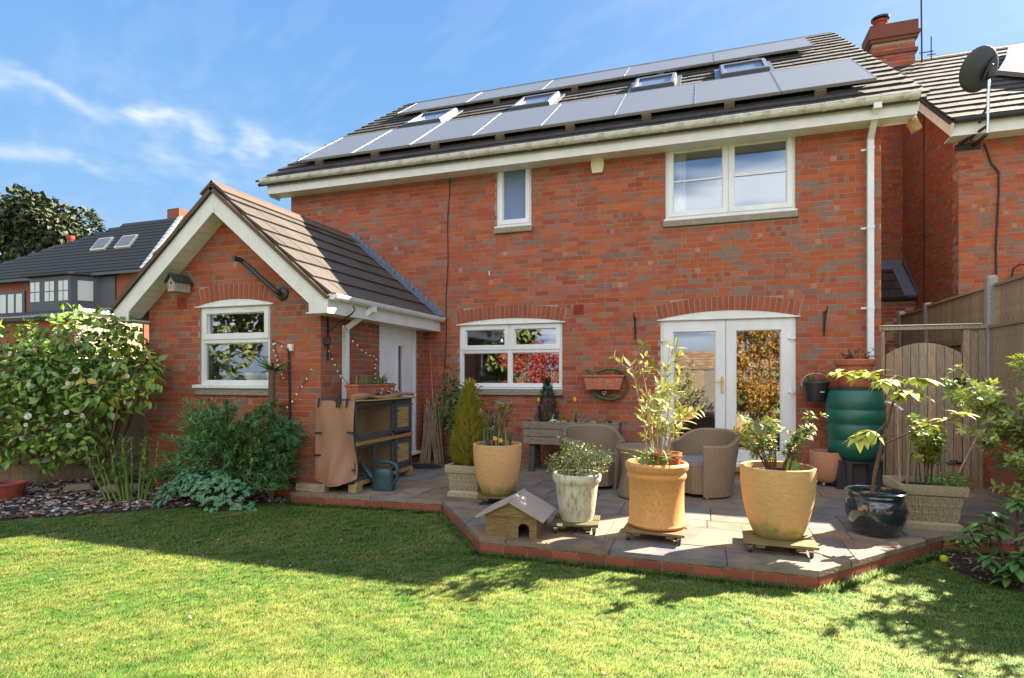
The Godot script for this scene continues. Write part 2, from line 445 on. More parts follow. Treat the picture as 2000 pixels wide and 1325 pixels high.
func brick_into(b: MB, xf: Transform3D, ln: float, ht: float) -> void:
	var tone := brick_tone()
	var other := Color(0.33, 0.20, 0.15) if rng.randf() < 0.45 else tone
	if rng.randf() < 0.025: other = Color(0.54, 0.34, 0.24)
	var seg := 3 if ln > 0.12 else 1
	var z0 := rf(-0.001, 0.002); var z1 := rf(-0.001, 0.002)
	var first := rng.randi_range(0, seg - 1)
	var hh := ht * 0.5 + rf(-0.0015, 0.0015)
	for i in seg:
		b.col = tone.lerp(other, rf(0.35, 0.9)) if i == first else tone.lerp(other, rf(0.0, 0.12))
		var a := -ln * 0.5 + ln * i / seg; var d := -ln * 0.5 + ln * (i + 1) / seg
		var za := lerpf(z0, z1, float(i) / seg); var zd := lerpf(z0, z1, float(i + 1) / seg)
		b.q(xf * Vector3(a, -hh, za), xf * Vector3(d, -hh, zd), xf * Vector3(d, hh, zd), xf * Vector3(a, hh, za), xf.basis.z)
	b.col = tone * 0.95
	var l := ln * 0.5
	b.q(xf * Vector3(-l, hh, z0), xf * Vector3(l, hh, z1), xf * Vector3(l, hh, -0.014), xf * Vector3(-l, hh, -0.014), xf.basis.y)
	b.q(xf * Vector3(-l, -hh, z0), xf * Vector3(l, -hh, z1), xf * Vector3(l, -hh, -0.014), xf * Vector3(-l, -hh, -0.014), -xf.basis.y)
	b.q(xf * Vector3(-l, -hh, z0), xf * Vector3(-l, hh, z0), xf * Vector3(-l, hh, -0.014), xf * Vector3(-l, -hh, -0.014), -xf.basis.x)
	b.q(xf * Vector3(l, -hh, z1), xf * Vector3(l, hh, z1), xf * Vector3(l, hh, -0.014), xf * Vector3(l, -hh, -0.014), xf.basis.x)

func make_bricks() -> void:
	for i in 24:
		var b := MB.new()
		brick_into(b, Transform3D.IDENTITY, 0.215, 0.065)
		brick_meshes.append(b.mesh())

# Courses of bricks on the plane through base; blocked(y) gives the stretches [from, to] of each course that are left free.
func brick_wall(parent: Node3D, base: Vector3, u: Vector3, nrm: Vector3, wid: float, y0: float, y1: float, blocked: Callable, nparts: int, focus: Vector3) -> void:
	var bas := Basis(u, Vector3.UP, nrm)
	var rest := MB.new()
	var full := []
	var rows := int((y1 - y0) / 0.075)
	for k in rows:
		var y := y0 + (k + 0.5) * 0.075
		var free := [[0.0, wid]]
		for h in blocked.call(y):
			var nf := []
			for f in free:
				if h[1] <= f[0] or h[0] >= f[1]: nf.append(f); continue
				if h[0] > f[0]: nf.append([f[0], h[0]])
				if h[1] < f[1]: nf.append([h[1], f[1]])
			free = nf
		var off := -0.1125 * (k % 2) - 0.005
		if rng.randf() < 0.25: off -= 0.056
		var s := off
		while s < wid:
			for f in free:
				var a: float = maxf(s + 0.005, f[0] + 0.003); var d: float = minf(s + 0.220, f[1] - 0.003)
				if d - a < 0.03: continue
				var at := base + u * ((a + d) * 0.5) + Vector3.UP * y + nrm * rf(-0.001, 0.002)
				if d - a > 0.213: full.append(at)
				else: brick_into(rest, Transform3D(bas, at), d - a, 0.065)
			s += 0.225
	full.sort_custom(func(a, b): return a.distance_squared_to(focus) < b.distance_squared_to(focus))
	var o := origin_of(parent)
	for i in full.size():
		if i < nparts:
			part(parent, "brick", brick_meshes[rng.randi_range(0, 23)], M.brick, full[i] - o, bas)
		else:
			brick_into(rest, Transform3D(bas, full[i]), 0.215, 0.065)
	if rest.v.size():
		var r := wpart(parent, "brickwork", rest, M.brick)
		r.set_meta("kind", "stuff")

# A flat panel in x and y of xf, from z0 to z1, with rectangular holes [x0, y0, x1, y1].
func holed(b: MB, r: Array, holes: Array, z0: float, z1: float, xf := Transform3D.IDENTITY) -> void:
	var ys := [r[1], r[3]]
	for h in holes:
		for y in [h[1], h[3]]:
			if y > r[1] and y < r[3] and not ys.has(y): ys.append(y)
	ys.sort()
	for i in ys.size() - 1:
		var ym: float = (ys[i] + ys[i + 1]) * 0.5
		var cuts := []
		for h in holes:
			if h[1] < ym and h[3] > ym: cuts.append([h[0], h[2]])
		cuts.sort_custom(func(a, c): return a[0] < c[0])
		var x: float = r[0]
		cuts.append([r[2], r[2]])
		for c in cuts:
			if c[0] > x + 1e-4:
				b.box(xf * Vector3((x + c[0]) * 0.5, ym, (z0 + z1) * 0.5), Vector3(c[0] - x, ys[i + 1] - ys[i], absf(z1 - z0)), xf.basis)
			x = maxf(x, c[1])

# A window or glazed door: cells are [x0, y0, x1, y1, sash] measured from the lower left corner of its frame.
func glazed(parent: Node3D, called: String, at: Vector3, bas: Basis, w: float, h: float, cells: Array, bars := [], glass: Material = null) -> MeshInstance3D:
	var b := MB.new()
	holed(b, [0, 0, w, h], cells, -0.07, 0.0)
	var wn := part(parent, called, b, M.white_plastic, at - origin_of(parent), bas)
	for c in cells:
		var g := [c[0], c[1], c[2], c[3]]
		if c[4] > 0.0:
			var s: float = c[4]
			var sb := MB.new()
			holed(sb, [c[0] - 0.012, c[1] - 0.012, c[2] + 0.012, c[3] + 0.012], [[c[0] + s, c[1] + s, c[2] - s, c[3] - s]], -0.055, 0.016)
			part(wn, "sash", sb, M.white_plastic)
			g = [c[0] + s, c[1] + s, c[2] - s, c[3] - s]
		var bead := MB.new()
		bead.col = Color(1, 1, 1)
		holed(bead, [g[0] - 0.002, g[1] - 0.002, g[2] + 0.002, g[3] + 0.002], [[g[0] + 0.012, g[1] + 0.012, g[2] - 0.012, g[3] - 0.012]], -0.05, -0.018)
		part(wn, "glazing_bead", bead, M.white_plastic)
		var p := MB.new()
		p.bb(Vector3(g[0], g[1], -0.040), Vector3(g[2], g[3], -0.034))
		part(wn, "pane", p, glass if glass else M.glass)
		for y in bars:
			if y > c[1] and y < c[3]:
				var gb := MB.new()
				gb.bb(Vector3(g[0], y - 0.011, -0.046), Vector3(g[2], y + 0.011, -0.016))
				part(wn, "glazing_bar", gb, M.white_plastic)
	return wn

# A segmental brick arch with a white board below it: spans x0..x1 at height y, on the plane of xf.
func arch(parent: Node3D, x0: float, x1: float, y: float, rise: float, xf: Transform3D, deep := 0.21) -> void:
	var half := (x1 - x0) * 0.5
	var R := (half * half + rise * rise) / (2.0 * rise)
	var cx := (x0 + x1) * 0.5; var cy := y + rise - R
	var ang := asin(half / R)
	var poly := PackedVector2Array()
	for i in 17:
		var a := lerpf(-ang, ang, i / 16.0)
		poly.append(Vector2(cx + sin(a) * R, cy + cos(a) * R))
	poly.append(Vector2(x1, y - 0.006)); poly.append(Vector2(x0, y - 0.006))
	poly.reverse()
	var wb := MB.new()
	wb.prism(poly, -0.02, -0.003, xf)
	wb.box(xf * Vector3(cx, y - 0.013, 0.008), Vector3(x1 - x0 + 0.05, 0.014, 0.03), xf.basis)
	var ap := wpart(parent, "arch_board", wb, M.white_paint)
	var nb := int(2.0 * ang * R / 0.075)
	for i in nb:
		var a := lerpf(-ang, ang, (i + 0.5) / nb)
		var b := MB.new()
		var t := rf(0.85, 1.1)
		b.col = Color(0.44 * t, 0.115 * t, 0.06 * t)
		b.box(Vector3.ZERO, Vector3(0.064, deep - 0.008, 0.026))
		part(ap, "arch_brick", b, M.brick, xf * Vector3(cx + sin(a) * (R + deep * 0.5), cy + cos(a) * (R + deep * 0.5), -0.005) - origin_of(ap), xf.basis * Basis(Vector3(0, 0, 1), -a))
	var mb := MB.new()
	var pl := PackedVector2Array()
	for i in 17:
		var a := lerpf(-ang, ang, i / 16.0); pl.append(Vector2(cx + sin(a) * (R + 0.002), cy + cos(a) * (R + 0.002)))
	for i in 17:
		var a := lerpf(ang, -ang, i / 16.0); pl.append(Vector2(cx + sin(a) * (R + deep), cy + cos(a) * (R + deep)))
	mb.prism(pl, -0.02, 0.002, xf)
	wpart(ap, "arch_mortar", mb, M.mortar)

func arch_gap(x0: float, x1: float, y: float, rise: float, deep: float, yy: float) -> Array:
	var half := (x1 - x0) * 0.5
	var R := (half * half + rise * rise) / (2.0 * rise)
	var cx := (x0 + x1) * 0.5; var cy := y + rise - R
	var o := R + deep
	if yy - cy >= o or yy < y - 0.03: return []
	var w := sqrt(o * o - (yy - cy) * (yy - cy))
	w = minf(w, (half + 0.004) * (1.0 + maxf(0.0, (yy - y)) * 0.30))
	return [[cx - w, cx + w]]

# ---------- roof tiles ----------
func tile_into(b: MB, xf: Transform3D, w: float, l: float, tone: Color) -> void:
	var t := rf(0.75, 1.2)
	b.col = Color(tone.r * t, tone.g * t, tone.b * t)
	var h := w * 0.5 - 0.003
	var e := rf(-0.003, 0.003)
	var A := [Vector3(-h, 0, 0.006), Vector3(h, 0, 0.006), Vector3(h, l, -0.006), Vector3(-h, l, -0.006)]
	var B := [Vector3(-h, 0, 0.040 + e), Vector3(h, 0, 0.040 - e), Vector3(h, l, 0.010), Vector3(-h, l, 0.010)]
	b.q(xf * B[0], xf * B[1], xf * B[2], xf * B[3], xf.basis.z)
	b.q(xf * A[0], xf * A[1], xf * B[1], xf * B[0], -xf.basis.y)
	b.q(xf * A[0], xf * A[3], xf * B[3], xf * B[0], -xf.basis.x)
	b.q(xf * A[1], xf * A[2], xf * B[2], xf * B[1], xf.basis.x)
	b.q(xf * A[0], xf * A[1], xf * A[2], xf * A[3], -xf.basis.z)

func tile_roof(parent: Node3D, eave: Vector3, u: Vector3, up: Vector3, wid: float, ln: float, gauge: float, tw: float, nparts: int, focus: Vector3, tone: Color) -> void:
	var nrm := u.cross(up).normalized()
	if nrm.y < 0: nrm = -nrm
	var bas := Basis(u, up, nrm)
	var rest := MB.new(); var all := []
	for k in int(ln / gauge + 0.5):
		var s := -tw * 0.5 * (k % 2)
		while s < wid:
			var a := maxf(s, 0.0); var d := minf(s + tw, wid)
			if d - a > 0.06:
				var at := eave + u * ((a + d) * 0.5) + up * (k * gauge) + nrm * rf(0.0, 0.004)
				all.append([at, d - a])
			s += tw
	all.sort_custom(func(a, b): return a[0].distance_squared_to(focus) < b[0].distance_squared_to(focus))
	var ms := []
	for i in 8:
		var b := MB.new(); tile_into(b, Transform3D.IDENTITY, tw, gauge + 0.07, tone); ms.append(b.mesh())
	var o := origin_of(parent)
	var np := 0
	for a in all:
		if np < nparts and a[1] > tw - 0.01:
			np += 1
			part(parent, "roof_tile", ms[rng.randi_range(0, 7)], M.tile, a[0] - o, bas * Basis(Vector3(0, 0, 1), rf(-0.004, 0.004)))
		else:
			tile_into(rest, Transform3D(bas, a[0]), a[1], gauge + 0.07, tone)
	if rest.v.size():
		wpart(parent, "roof_tiling", rest, M.tile).set_meta("kind", "stuff")

# A half-round gutter along dir from a, length ln, opening upwards; out is the side away from the wall.
func gutter(parent: Node3D, a: Vector3, dir: Vector3, out: Vector3, ln: float, mt: Material, r := 0.062, every := 0.95) -> void:
	var b := MB.new()
	var prof := []
	for i in 13:
		var t := PI + PI * i / 12.0
		prof.append(Vector2(cos(t), sin(t)))
	for i in 12:
		var p: Vector2 = prof[i]; var d: Vector2 = prof[i + 1]
		for rr in [[r, 1.0], [r - 0.006, -1.0]]:
			var P: Vector3 = a + (out * p.x + Vector3.UP * p.y) * rr[0]; var D: Vector3 = a + (out * d.x + Vector3.UP * d.y) * rr[0]
			b.q(P, D, D + dir * ln, P + dir * ln, (out * (p.x + d.x) + Vector3.UP * (p.y + d.y)) * rr[1])
	for s: float in [-1.0, 1.0]:
		b.box(a + out * r * s + dir * ln * 0.5 + Vector3.UP * 0.004, Vector3(0.012, 0.012, ln), Basis(out, Vector3.UP, out.cross(Vector3.UP)) if absf(dir.dot(out.cross(Vector3.UP))) > 0.9 else Basis.IDENTITY)
	var g := wpart(parent, "gutter", b, mt)
	var n := int(ln / every)
	for i in n + 1:
		var c := a + dir * (0.06 + (ln - 0.12) * i / n)
		var k := MB.new()
		for j in 12:
			var p: Vector2 = prof[j]; var d: Vector2 = prof[j + 1]
			var P: Vector3 = c + (out * p.x + Vector3.UP * p.y) * (r + 0.006); var D: Vector3 = c + (out * d.x + Vector3.UP * d.y) * (r + 0.006)
			var wd := 0.05 if i in [0, n] else 0.028
			k.q(P - dir * wd, D - dir * wd, D + dir * wd, P + dir * wd, out * (p.x + d.x) + Vector3.UP * (p.y + d.y))
		wpart(g, "gutter_bracket", k, mt)
	for s: float in [0.0, ln]:
		var e := MB.new()
		var ps := []
		for j in 13: ps.append(a + dir * s + (out * prof[j].x + Vector3.UP * prof[j].y) * (r + 0.003))
		for j in range(1, 12): e.tri(ps[0], ps[j], ps[j + 1], dir * (1.0 if s > 0 else -1.0))
		wpart(g, "stop_end", e, mt)

# ---------- ground, lawn, patio ----------
var patio := PackedVector2Array([Vector2(-4.80, 3.02), Vector2(-2.83, 2.86), Vector2(-1.88, 4.10), Vector2(0.80, 4.13), Vector2(2.02, 2.74), Vector2(3.38, 2.60), Vector2(3.38, -0.6), Vector2(2.26, -0.6), Vector2(2.26, 0.012), Vector2(-4.515, 0.012), Vector2(-4.515, 2.80), Vector2(-4.80, 2.80)])
var bed_left := PackedVector2Array([Vector2(-11.0, 6.2), Vector2(-8.6, 5.35), Vector2(-7.2, 4.70), Vector2(-6.5, 4.20), Vector2(-6.0, 3.78), Vector2(-5.45, 3.25), Vector2(-4.79, 3.0), Vector2(-4.79, 2.6), Vector2(-11.0, 1.6)])
var bed_right := PackedVector2Array([Vector2(2.04, 2.72), Vector2(1.88, 3.05), Vector2(1.92, 3.35), Vector2(2.05, 3.62), Vector2(2.35, 3.85), Vector2(2.7, 4.3), Vector2(3.38, 4.8), Vector2(3.38, 2.58)])

func build_ground() -> void:
	var g := MB.new()
	g.q(Vector3(-300, -0.30, 250), Vector3(300, -0.30, 250), Vector3(300, -0.30, -350), Vector3(-300, -0.30, -350), Vector3.UP)
	structure("ground", g.mesh(), M.ground)
	var fn := FastNoiseLite.new(); fn.seed = 3; fn.frequency = 0.35
	var l := MB.new()
	var st := 0.5
	for i in 34:
		for j in 36:
			var x := -11.5 + i * st; var z := -0.5 + j * st
			var P := []
			for d in [Vector2(0, 0), Vector2(st, 0), Vector2(st, st), Vector2(0, st)]:
				P.append(Vector3(x + d.x, GROUND + fn.get_noise_2d(x + d.x, z + d.y) * 0.012, z + d.y))
			l.q(P[0], P[1], P[2], P[3], Vector3.UP)
	structure("lawn", l.mesh(), M.lawn_ground)
	for p in [bed_left, bed_right]:
		var b := MB.new()
		b.slab(p, GROUND - 0.05, GROUND + 0.022)
		structure("flower_bed", b.mesh(), M.soil)
	# patio: core, slabs, brick edging
	var core := MB.new()
	core.slab(PackedVector2Array(Geometry2D.offset_polygon(patio, -0.07)[0]), -0.28, -0.05)
	var root := structure("patio", core.mesh(), M.joint)
	var z := 4.2
	var row := 0
	var heights := [0.45, 0.6, 0.3, 0.6, 0.45, 0.6, 0.45, 0.3, 0.6, 0.45, 0.6, 0.3]
	while z > -0.6:
		var hgt: float = heights[row % heights.size()]
		var x := -5.0 - rf(0.0, 0.4)
		while x < 3.4:
			var w: float = [0.3, 0.45, 0.6, 0.6, 0.9][rng.randi_range(0, 4)]
			var r := PackedVector2Array([Vector2(x + 0.005, z - hgt + 0.005), Vector2(x + w - 0.005, z - hgt + 0.005), Vector2(x + w - 0.005, z - 0.005), Vector2(x + 0.005, z - 0.005)])
			for pl in Geometry2D.intersect_polygons(r, patio):
				if pl.size() < 3: continue
				var b := MB.new()
				var k := rng.randf()
				var t := rf(0.85, 1.12)
				b.col = Color(0.29 * t, 0.25 * t, 0.20 * t) if k < 0.35 else (Color(0.22 * t, 0.215 * t, 0.21 * t) if k < 0.7 else Color(0.29 * t, 0.22 * t, 0.16 * t))
				b.slab(pl, -0.044, rf(-0.002, 0.002))
				part(root, "paving_slab", b, M.slab)
			x += w
		z -= hgt
		row += 1
	var js := MB.new()
	js.slab(PackedVector2Array(Geometry2D.offset_polygon(patio, -0.01)[0]), -0.05, -0.007)
	part(root, "joint_mortar", js, M.joint)
	for i in 5:
		var a := patio[i]; var b2 := patio[i + 1]
		var dir := (b2 - a).normalized(); var out := Vector2(-dir.y, dir.x)
		if out.y < 0 and i != 1: out = -out
		if i == 1: out = Vector2(-absf(out.x), absf(out.y))
		if i == 3: out = Vector2(absf(out.x), absf(out.y))
		var ln := a.distance_to(b2)
		var n := int(ln / 0.222)
		for c in 2:
			for k in n:
				var p := a + dir * (ln * (k + 0.5 + (0.0 if c == 0 else 0.12)) / n) - out * 0.028
				var b := MB.new()
				var t := rf(0.8, 1.15)
				b.col = Color(0.37 * t, 0.105 * t, 0.058 * t)
				b.cbox(Vector3.ZERO, Vector3(ln / n - 0.012, 0.068, 0.05), 0.004)
				part(root, "edging_brick", b, M.brick, Vector3(p.x, -0.090 - c * 0.078, p.y), Basis(Vector3(dir.x, 0, dir.y), Vector3.UP, Vector3(dir.x, 0, dir.y).cross(Vector3.UP)))
		var mo := MB.new()
		var mp := a + dir * ln * 0.5 - out * 0.032
		mo.box(Vector3(mp.x, -0.12, mp.y), Vector3(ln - 0.02, 0.16, 0.05), Basis(Vector3(dir.x, 0, dir.y), Vector3.UP, Vector3(dir.x, 0, dir.y).cross(Vector3.UP)))
		part(root, "edging_mortar", mo, M.edge_mortar)
	build_grass()

func build_grass() -> void:
	var b := MB.new()
	for i in 11:
		var a := rf(0, TAU); var r := rf(0.0, 0.035)
		var p := Vector3(cos(a) * r, -0.004, sin(a) * r)
		var d := Vector3(cos(a + rf(-1, 1)), 0, sin(a + rf(-1, 1))) * rf(0.3, 1.0)
		var h := rf(0.018, 0.038)
		var w := d.cross(Vector3.UP).normalized() * rf(0.0013, 0.0024)
		var m := p + Vector3.UP * h * 0.6 + d * h * 0.25; var t := p + Vector3.UP * h + d * h * 0.8
		var nn := (Vector3.UP * 1.2 + d * 0.4).normalized()
		b.t3(p - w, p + w, m + w * 0.8, nn, nn, nn); b.t3(p - w, m + w * 0.8, m - w * 0.8, nn, nn, nn); b.t3(m - w * 0.8, m + w * 0.8, t, nn, nn, nn)
	var tuft := b.mesh()
	var n1 := FastNoiseLite.new(); n1.seed = 11; n1.frequency = 0.9; n1.fractal_octaves = 3
	var n2 := FastNoiseLite.new(); n2.seed = 17; n2.frequency = 4.5; n2.fractal_octaves = 2
	var xfs := []; var cols := []
	for i in 780000:
		var x := rf(-10.5, 3.4); var z := rf(2.55, 8.6)
		var p := Vector3(x, GROUND, z)
		var s := proj(p)
		if s.z < 0.5 or s.x < -1500 or s.x > 3500 or s.y > 2400: continue
		var keep := clampf(11.0 / (s.z * s.z), 0.33, 1.0)
		if s.x < -60 or s.x > 2060 or s.y > 1420: keep = 0.25
		if rng.randf() > keep: continue
		var q := Vector2(x, z)
		if Geometry2D.is_point_in_polygon(q, patio): continue
		if Geometry2D.is_point_in_polygon(q, bed_left) and rng.randf() > 0.02: continue
		if Geometry2D.is_point_in_polygon(q, bed_right) and rng.randf() > 0.03: continue
		var a := n1.get_noise_2d(x, z); var c := n2.get_noise_2d(x, z)
		var k := clampf(0.42 + a * 0.42 + c * 0.32 + rf(-0.36, 0.36), 0.0, 1.0)
		var col := Color(0.085, 0.255, 0.02).lerp(Color(0.285, 0.36, 0.055), smoothstep(0.1, 0.65, k))
		if k > 0.72: col = col.lerp(Color(0.48, 0.44, 0.13), smoothstep(0.72, 1.0, k) * 0.6)
		if rng.randf() < 0.06: col = Color(0.50, 0.42, 0.20)
		if rng.randf() < 0.07: col = col.lerp(Color(0.48, 0.38, 0.15), rf(0.4, 1.0))
		var t := rf(0.62, 1.25)
		var sc := rf(0.48, 0.82) * (1.0 + c * 0.15) * (1.2 if s.z > 5.0 else 1.0)
		xfs.append(Transform3D(Basis(Vector3.UP, rf(0, TAU)).scaled(Vector3(sc * 1.2, sc, sc * 1.2)), p))
		cols.append(Color(col.r * t, col.g * t, col.b * t))
	# longer grass left standing along the patio edge and the beds
	for e in 5:
		for i in 420:
			var a := patio[e].lerp(patio[e + 1], rng.randf())
			var dir := (patio[e + 1] - patio[e]).normalized()
			var o := Vector2(-dir.y, dir.x)
			if o.y < 0.0: o = -o
			if e == 3: o = Vector2(absf(o.x), absf(o.y))
			a += o * rf(0.012, 0.07)
			var sc := rf(0.6, 1.7)
			xfs.append(Transform3D(Basis(Vector3.UP, rf(0, TAU)).scaled(Vector3(sc * 0.9, sc * 1.2, sc * 0.9)), Vector3(a.x, GROUND, a.y)))
			var c := Color(0.10, 0.23, 0.03).lerp(Color(0.26, 0.30, 0.06), rng.randf())
			cols.append(c)
	var g := copies(self, "lawn_grass", tuft, M.grass, xfs, cols)
	tag(g, "short mown grass covering the garden lawn", "grass")

# ---------- the house ----------
func build_house() -> void:
	var h := thing("brick_house", "red brick house with solar panels on its roof and a gabled porch", "house", Vector3(-2.5, GROUND, 0))
	# main wall
	var ky0 := 1.243; var ky1 := 2.28
	var wins := [[-3.875, ky0 - 0.13, -2.114, ky1], [-0.615, 0.0, 1.213, 2.255], [-0.541, 3.62, 1.205, 4.835], [-3.215, 3.735, -2.622, 4.88]]
	var w := MB.new()
	holed(w, [-7.28, -0.3, 2.24, 4.98], wins, -0.25, -0.004)
	var wall := wpart(h, "wall", w, M.mortar)
	var side := MB.new()
	side.bb(Vector3(-7.28, -0.3, -10.4), Vector3(-7.03, 5.0, -0.25)); side.bb(Vector3(1.99, -0.3, -10.4), Vector3(2.238, 5.0, -0.25)); side.bb(Vector3(-7.03, -0.3, -10.4), Vector3(1.99, 5.0, -10.15))
	for X in [-7.279, 1.99]:
		side.prism(PackedVector2Array([Vector2(0, 5.0), Vector2(10.4, 5.0), Vector2(5.2, 8.6)]), 0.0, 0.247, Transform3D(Basis(Vector3(0, 0, -1), Vector3.UP, Vector3(1, 0, 0)), Vector3(X, 0, 0)))
	wpart(wall, "side_wall", side, M.mortar)
	var blocked := func(y: float) -> Array:
		var o := []
		for k in 4:
			var r: Array = wins[k]
			if y > r[1] and y < r[3]: o.append([r[0] + 7.28, r[2] + 7.28])
		for g in arch_gap(-3.90, -2.09, 2.285, 0.075, 0.21, y) + arch_gap(-0.64, 1.24, 2.262, 0.105, 0.21, y): o.append([g[0] + 7.28, g[1] + 7.28])
		if y < 2.3: o.append([-1.0, 2.74])
		return o
	brick_wall(wall, Vector3(-7.28, 0, 0), Vector3.RIGHT, Vector3.BACK, 9.52, -0.3, 4.98, blocked, 230, Vector3(0.6, 2.9, 0.0))
	arch(wall, -3.90, -2.09, 2.285, 0.075, Transform3D.IDENTITY)
	arch(wall, -0.64, 1.24, 2.262, 0.105, Transform3D.IDENTITY)
	# rooms behind the glass
	var room := MB.new()
	for r in [[-4.4, 0.02, 2.0, 2.45, -4.2], [-6.9, 2.62, 2.0, 4.98, -4.4]]:
		room.bb(Vector3(r[0], r[1], r[4] - 0.05), Vector3(r[2], r[3], r[4]))
		room.bb(Vector3(r[0] - 0.05, r[1], r[4]), Vector3(r[0], r[3], -0.26)); room.bb(Vector3(r[2] - 0.06, r[1], r[4]), Vector3(r[2] - 0.01, r[3], -0.26))
		room.bb(Vector3(r[0], r[3], r[4]), Vector3(r[2], r[3] + 0.05, -0.255))
	room.bb(Vector3(-1.35, 0.02, -4.2), Vector3(-1.25, 2.45, -0.26)); room.bb(Vector3(-1.9, 2.62, -4.4), Vector3(-1.8, 4.98, -0.26))
	wpart(h, "inner_wall", room, M.room_wall)
	var fl := MB.new()
	fl.bb(Vector3(-4.4, -0.05, -4.2), Vector3(1.99, 0.02, -0.255)); fl.bb(Vector3(-6.9, 2.52, -4.4), Vector3(1.99, 2.6, -0.255))
	wpart(h, "floor", fl, M.room_floor)
	# windows
	var kw := 1.761; var kh := ky1 - ky0
	var kitchen := glazed(h, "window", Vector3(-3.875, ky0, -0.03), Basis.IDENTITY, kw, kh, [[0.05, 0.05, kw * 0.5 - 0.03, 0.56, 0.0], [kw * 0.5 + 0.03, 0.05, kw - 0.05, 0.56, 0.0], [0.05, 0.62, kw * 0.5 - 0.03, kh - 0.04, 0.055], [kw * 0.5 + 0.03, 0.62, kw - 0.05, kh - 0.04, 0.055]])
	window_sill(kitchen, -3.90, -2.09, ky0, 0.13)
	var upper := glazed(h, "window", Vector3(-0.541, 3.745, -0.03), Basis.IDENTITY, 1.746, 1.09, [[0.05, 0.05, 0.855, 1.05, 0.055], [0.895, 0.05, 1.70, 1.05, 0.055]], [0.56])
	window_sill(upper, -0.575, 1.235, 3.745, 0.12)
	var small := glazed(h, "window", Vector3(-3.215, 3.86, -0.03), Basis.IDENTITY, 0.593, 1.02, [[0.045, 0.045, 0.548, 0.975, 0.055]], [], M.obscure_glass)
	window_sill(small, -3.25, -2.60, 3.86, 0.12)
	for cx in [[-0.47, -0.26], [1.10, 1.18]]:
		var c := MB.new()
		var m := 14
		for i in m:
			var xa := lerpf(cx[0], cx[1], float(i) / m); var xb := lerpf(cx[0], cx[1], (i + 1.0) / m)
			c.q(Vector3(xa, 3.70, -0.20 + 0.03 * sin(i * 1.7)), Vector3(xb, 3.70, -0.20 + 0.03 * sin((i + 1) * 1.7)), Vector3(xb, 4.85, -0.20 + 0.02 * sin((i + 1) * 1.7)), Vector3(xa, 4.85, -0.20 + 0.02 * sin(i * 1.7)), Vector3.BACK)
		wpart(upper, "curtain", c, M.curtain)
	# french doors
	var dw := 1.828; var dh := 2.09
	var fd := glazed(h, "french_doors", Vector3(-0.615, 0.165, -0.03), Basis.IDENTITY, dw, dh, [[0.055, 0.05, dw * 0.5 - 0.005, dh - 0.05, 0.13], [dw * 0.5 + 0.005, 0.05, dw - 0.055, dh - 0.05, 0.13]])
	var hd := MB.new()
	hd.cbox(Vector3(0.25, 1.30, 0.0), Vector3(0.03, 0.24, 0.012), 0.004)
	hd.tube([Vector3(0.25, 1.34, 0.0), Vector3(0.25, 1.34, 0.05), Vector3(0.14, 1.34, 0.055)], 0.009, 8)
	wpart(fd, "door_handle", hd, M.brass)
	for hx in [-0.565, 1.163]:
		for hy in [0.5, 1.2, 1.95]:
			var hb := MB.new()
			hb.cbox(Vector3(hx, hy, -0.004), Vector3(0.09, 0.035, 0.025), 0.005); hb.tube([Vector3(hx, hy - 0.05, 0.006), Vector3(hx, hy + 0.05, 0.006)], 0.01, 8)
			wpart(fd, "hinge", hb, M.white_plastic)
	var st := MB.new()
	st.col = Color(0.42, 0.27, 0.15)
	st.cbox(Vector3(0.299, 0.095, 0.02), Vector3(1.9, 0.07, 0.10), 0.006)
	st.col = Color(0.25, 0.13, 0.07)
	st.cbox(Vector3(0.299, 0.03, 0.01), Vector3(1.88, 0.06, 0.06), 0.004)
	wpart(fd, "threshold_board", st, M.wood_x)
	var cl := MB.new()
	cl.bb(Vector3(-0.64, 0.13, -0.08), Vector3(1.24, 0.168, 0.045))
	wpart(fd, "door_sill", cl, M.white_plastic)
	build_main_roof(h)
	# wall fittings
	var al := MB.new()
	al.prism(PackedVector2Array([Vector2(-0.075, 0.0), Vector2(-0.10, 0.12), Vector2(-0.085, 0.27), Vector2(0.085, 0.27), Vector2(0.10, 0.12), Vector2(0.075, 0.0)]), 0.0, 0.06, Transform3D(Basis.IDENTITY, Vector3(-1.55, 4.54, 0.003)))
	al.cbox(Vector3(-1.55, 4.68, 0.066), Vector3(0.13, 0.2, 0.012), 0.005)
	var cream := mat("alarm_cream", lin(0.72, 0.66, 0.45), 0.4)
	wpart(h, "alarm_box", al, cream)
	for c in [[-1.85, 2.46, 0.0]]:
		vent(h, Vector3(c[0], c[1], c[2]))
	for bx in [-0.98, 1.56]:
		var b := MB.new()
		b.bb(Vector3(bx - 0.012, 1.97, 0.002), Vector3(bx + 0.012, 2.31, 0.014))
		b.tube([Vector3(bx, 2.26, 0.012), Vector3(bx, 2.29, 0.12), Vector3(bx, 2.31, 0.22), Vector3(bx, 2.34, 0.235), Vector3(bx, 2.355, 0.215)], 0.008, 6)
		b.tube([Vector3(bx, 2.02, 0.014), Vector3(bx, 2.16, 0.09), Vector3(bx, 2.30, 0.20)], 0.007, 6)
		wpart(h, "basket_bracket", b, M.black_iron)
	var hk := MB.new()
	hk.tube([Vector3(-3.33, 3.13, 0.0), Vector3(-3.33, 3.13, 0.03), Vector3(-3.325, 3.07, 0.035)], 0.009, 6)
	wpart(h, "hook", hk, M.white_plastic)
	var cb := MB.new()
	var pts := []
	for i in 20: pts.append(Vector3(-4.05 - 0.10 * i / 19.0 + 0.012 * sin(i * 1.1), 4.92 - 4.2 * i / 19.0, 0.012))
	cb.tube(pts, 0.008, 5)
	wpart(h, "cable", cb, M.cable)
	# downpipe at the right corner
	var dp := MB.new()
	dp.box(Vector3(2.10, 2.30, 0.05), Vector3(0.075, 4.6, 0.07))
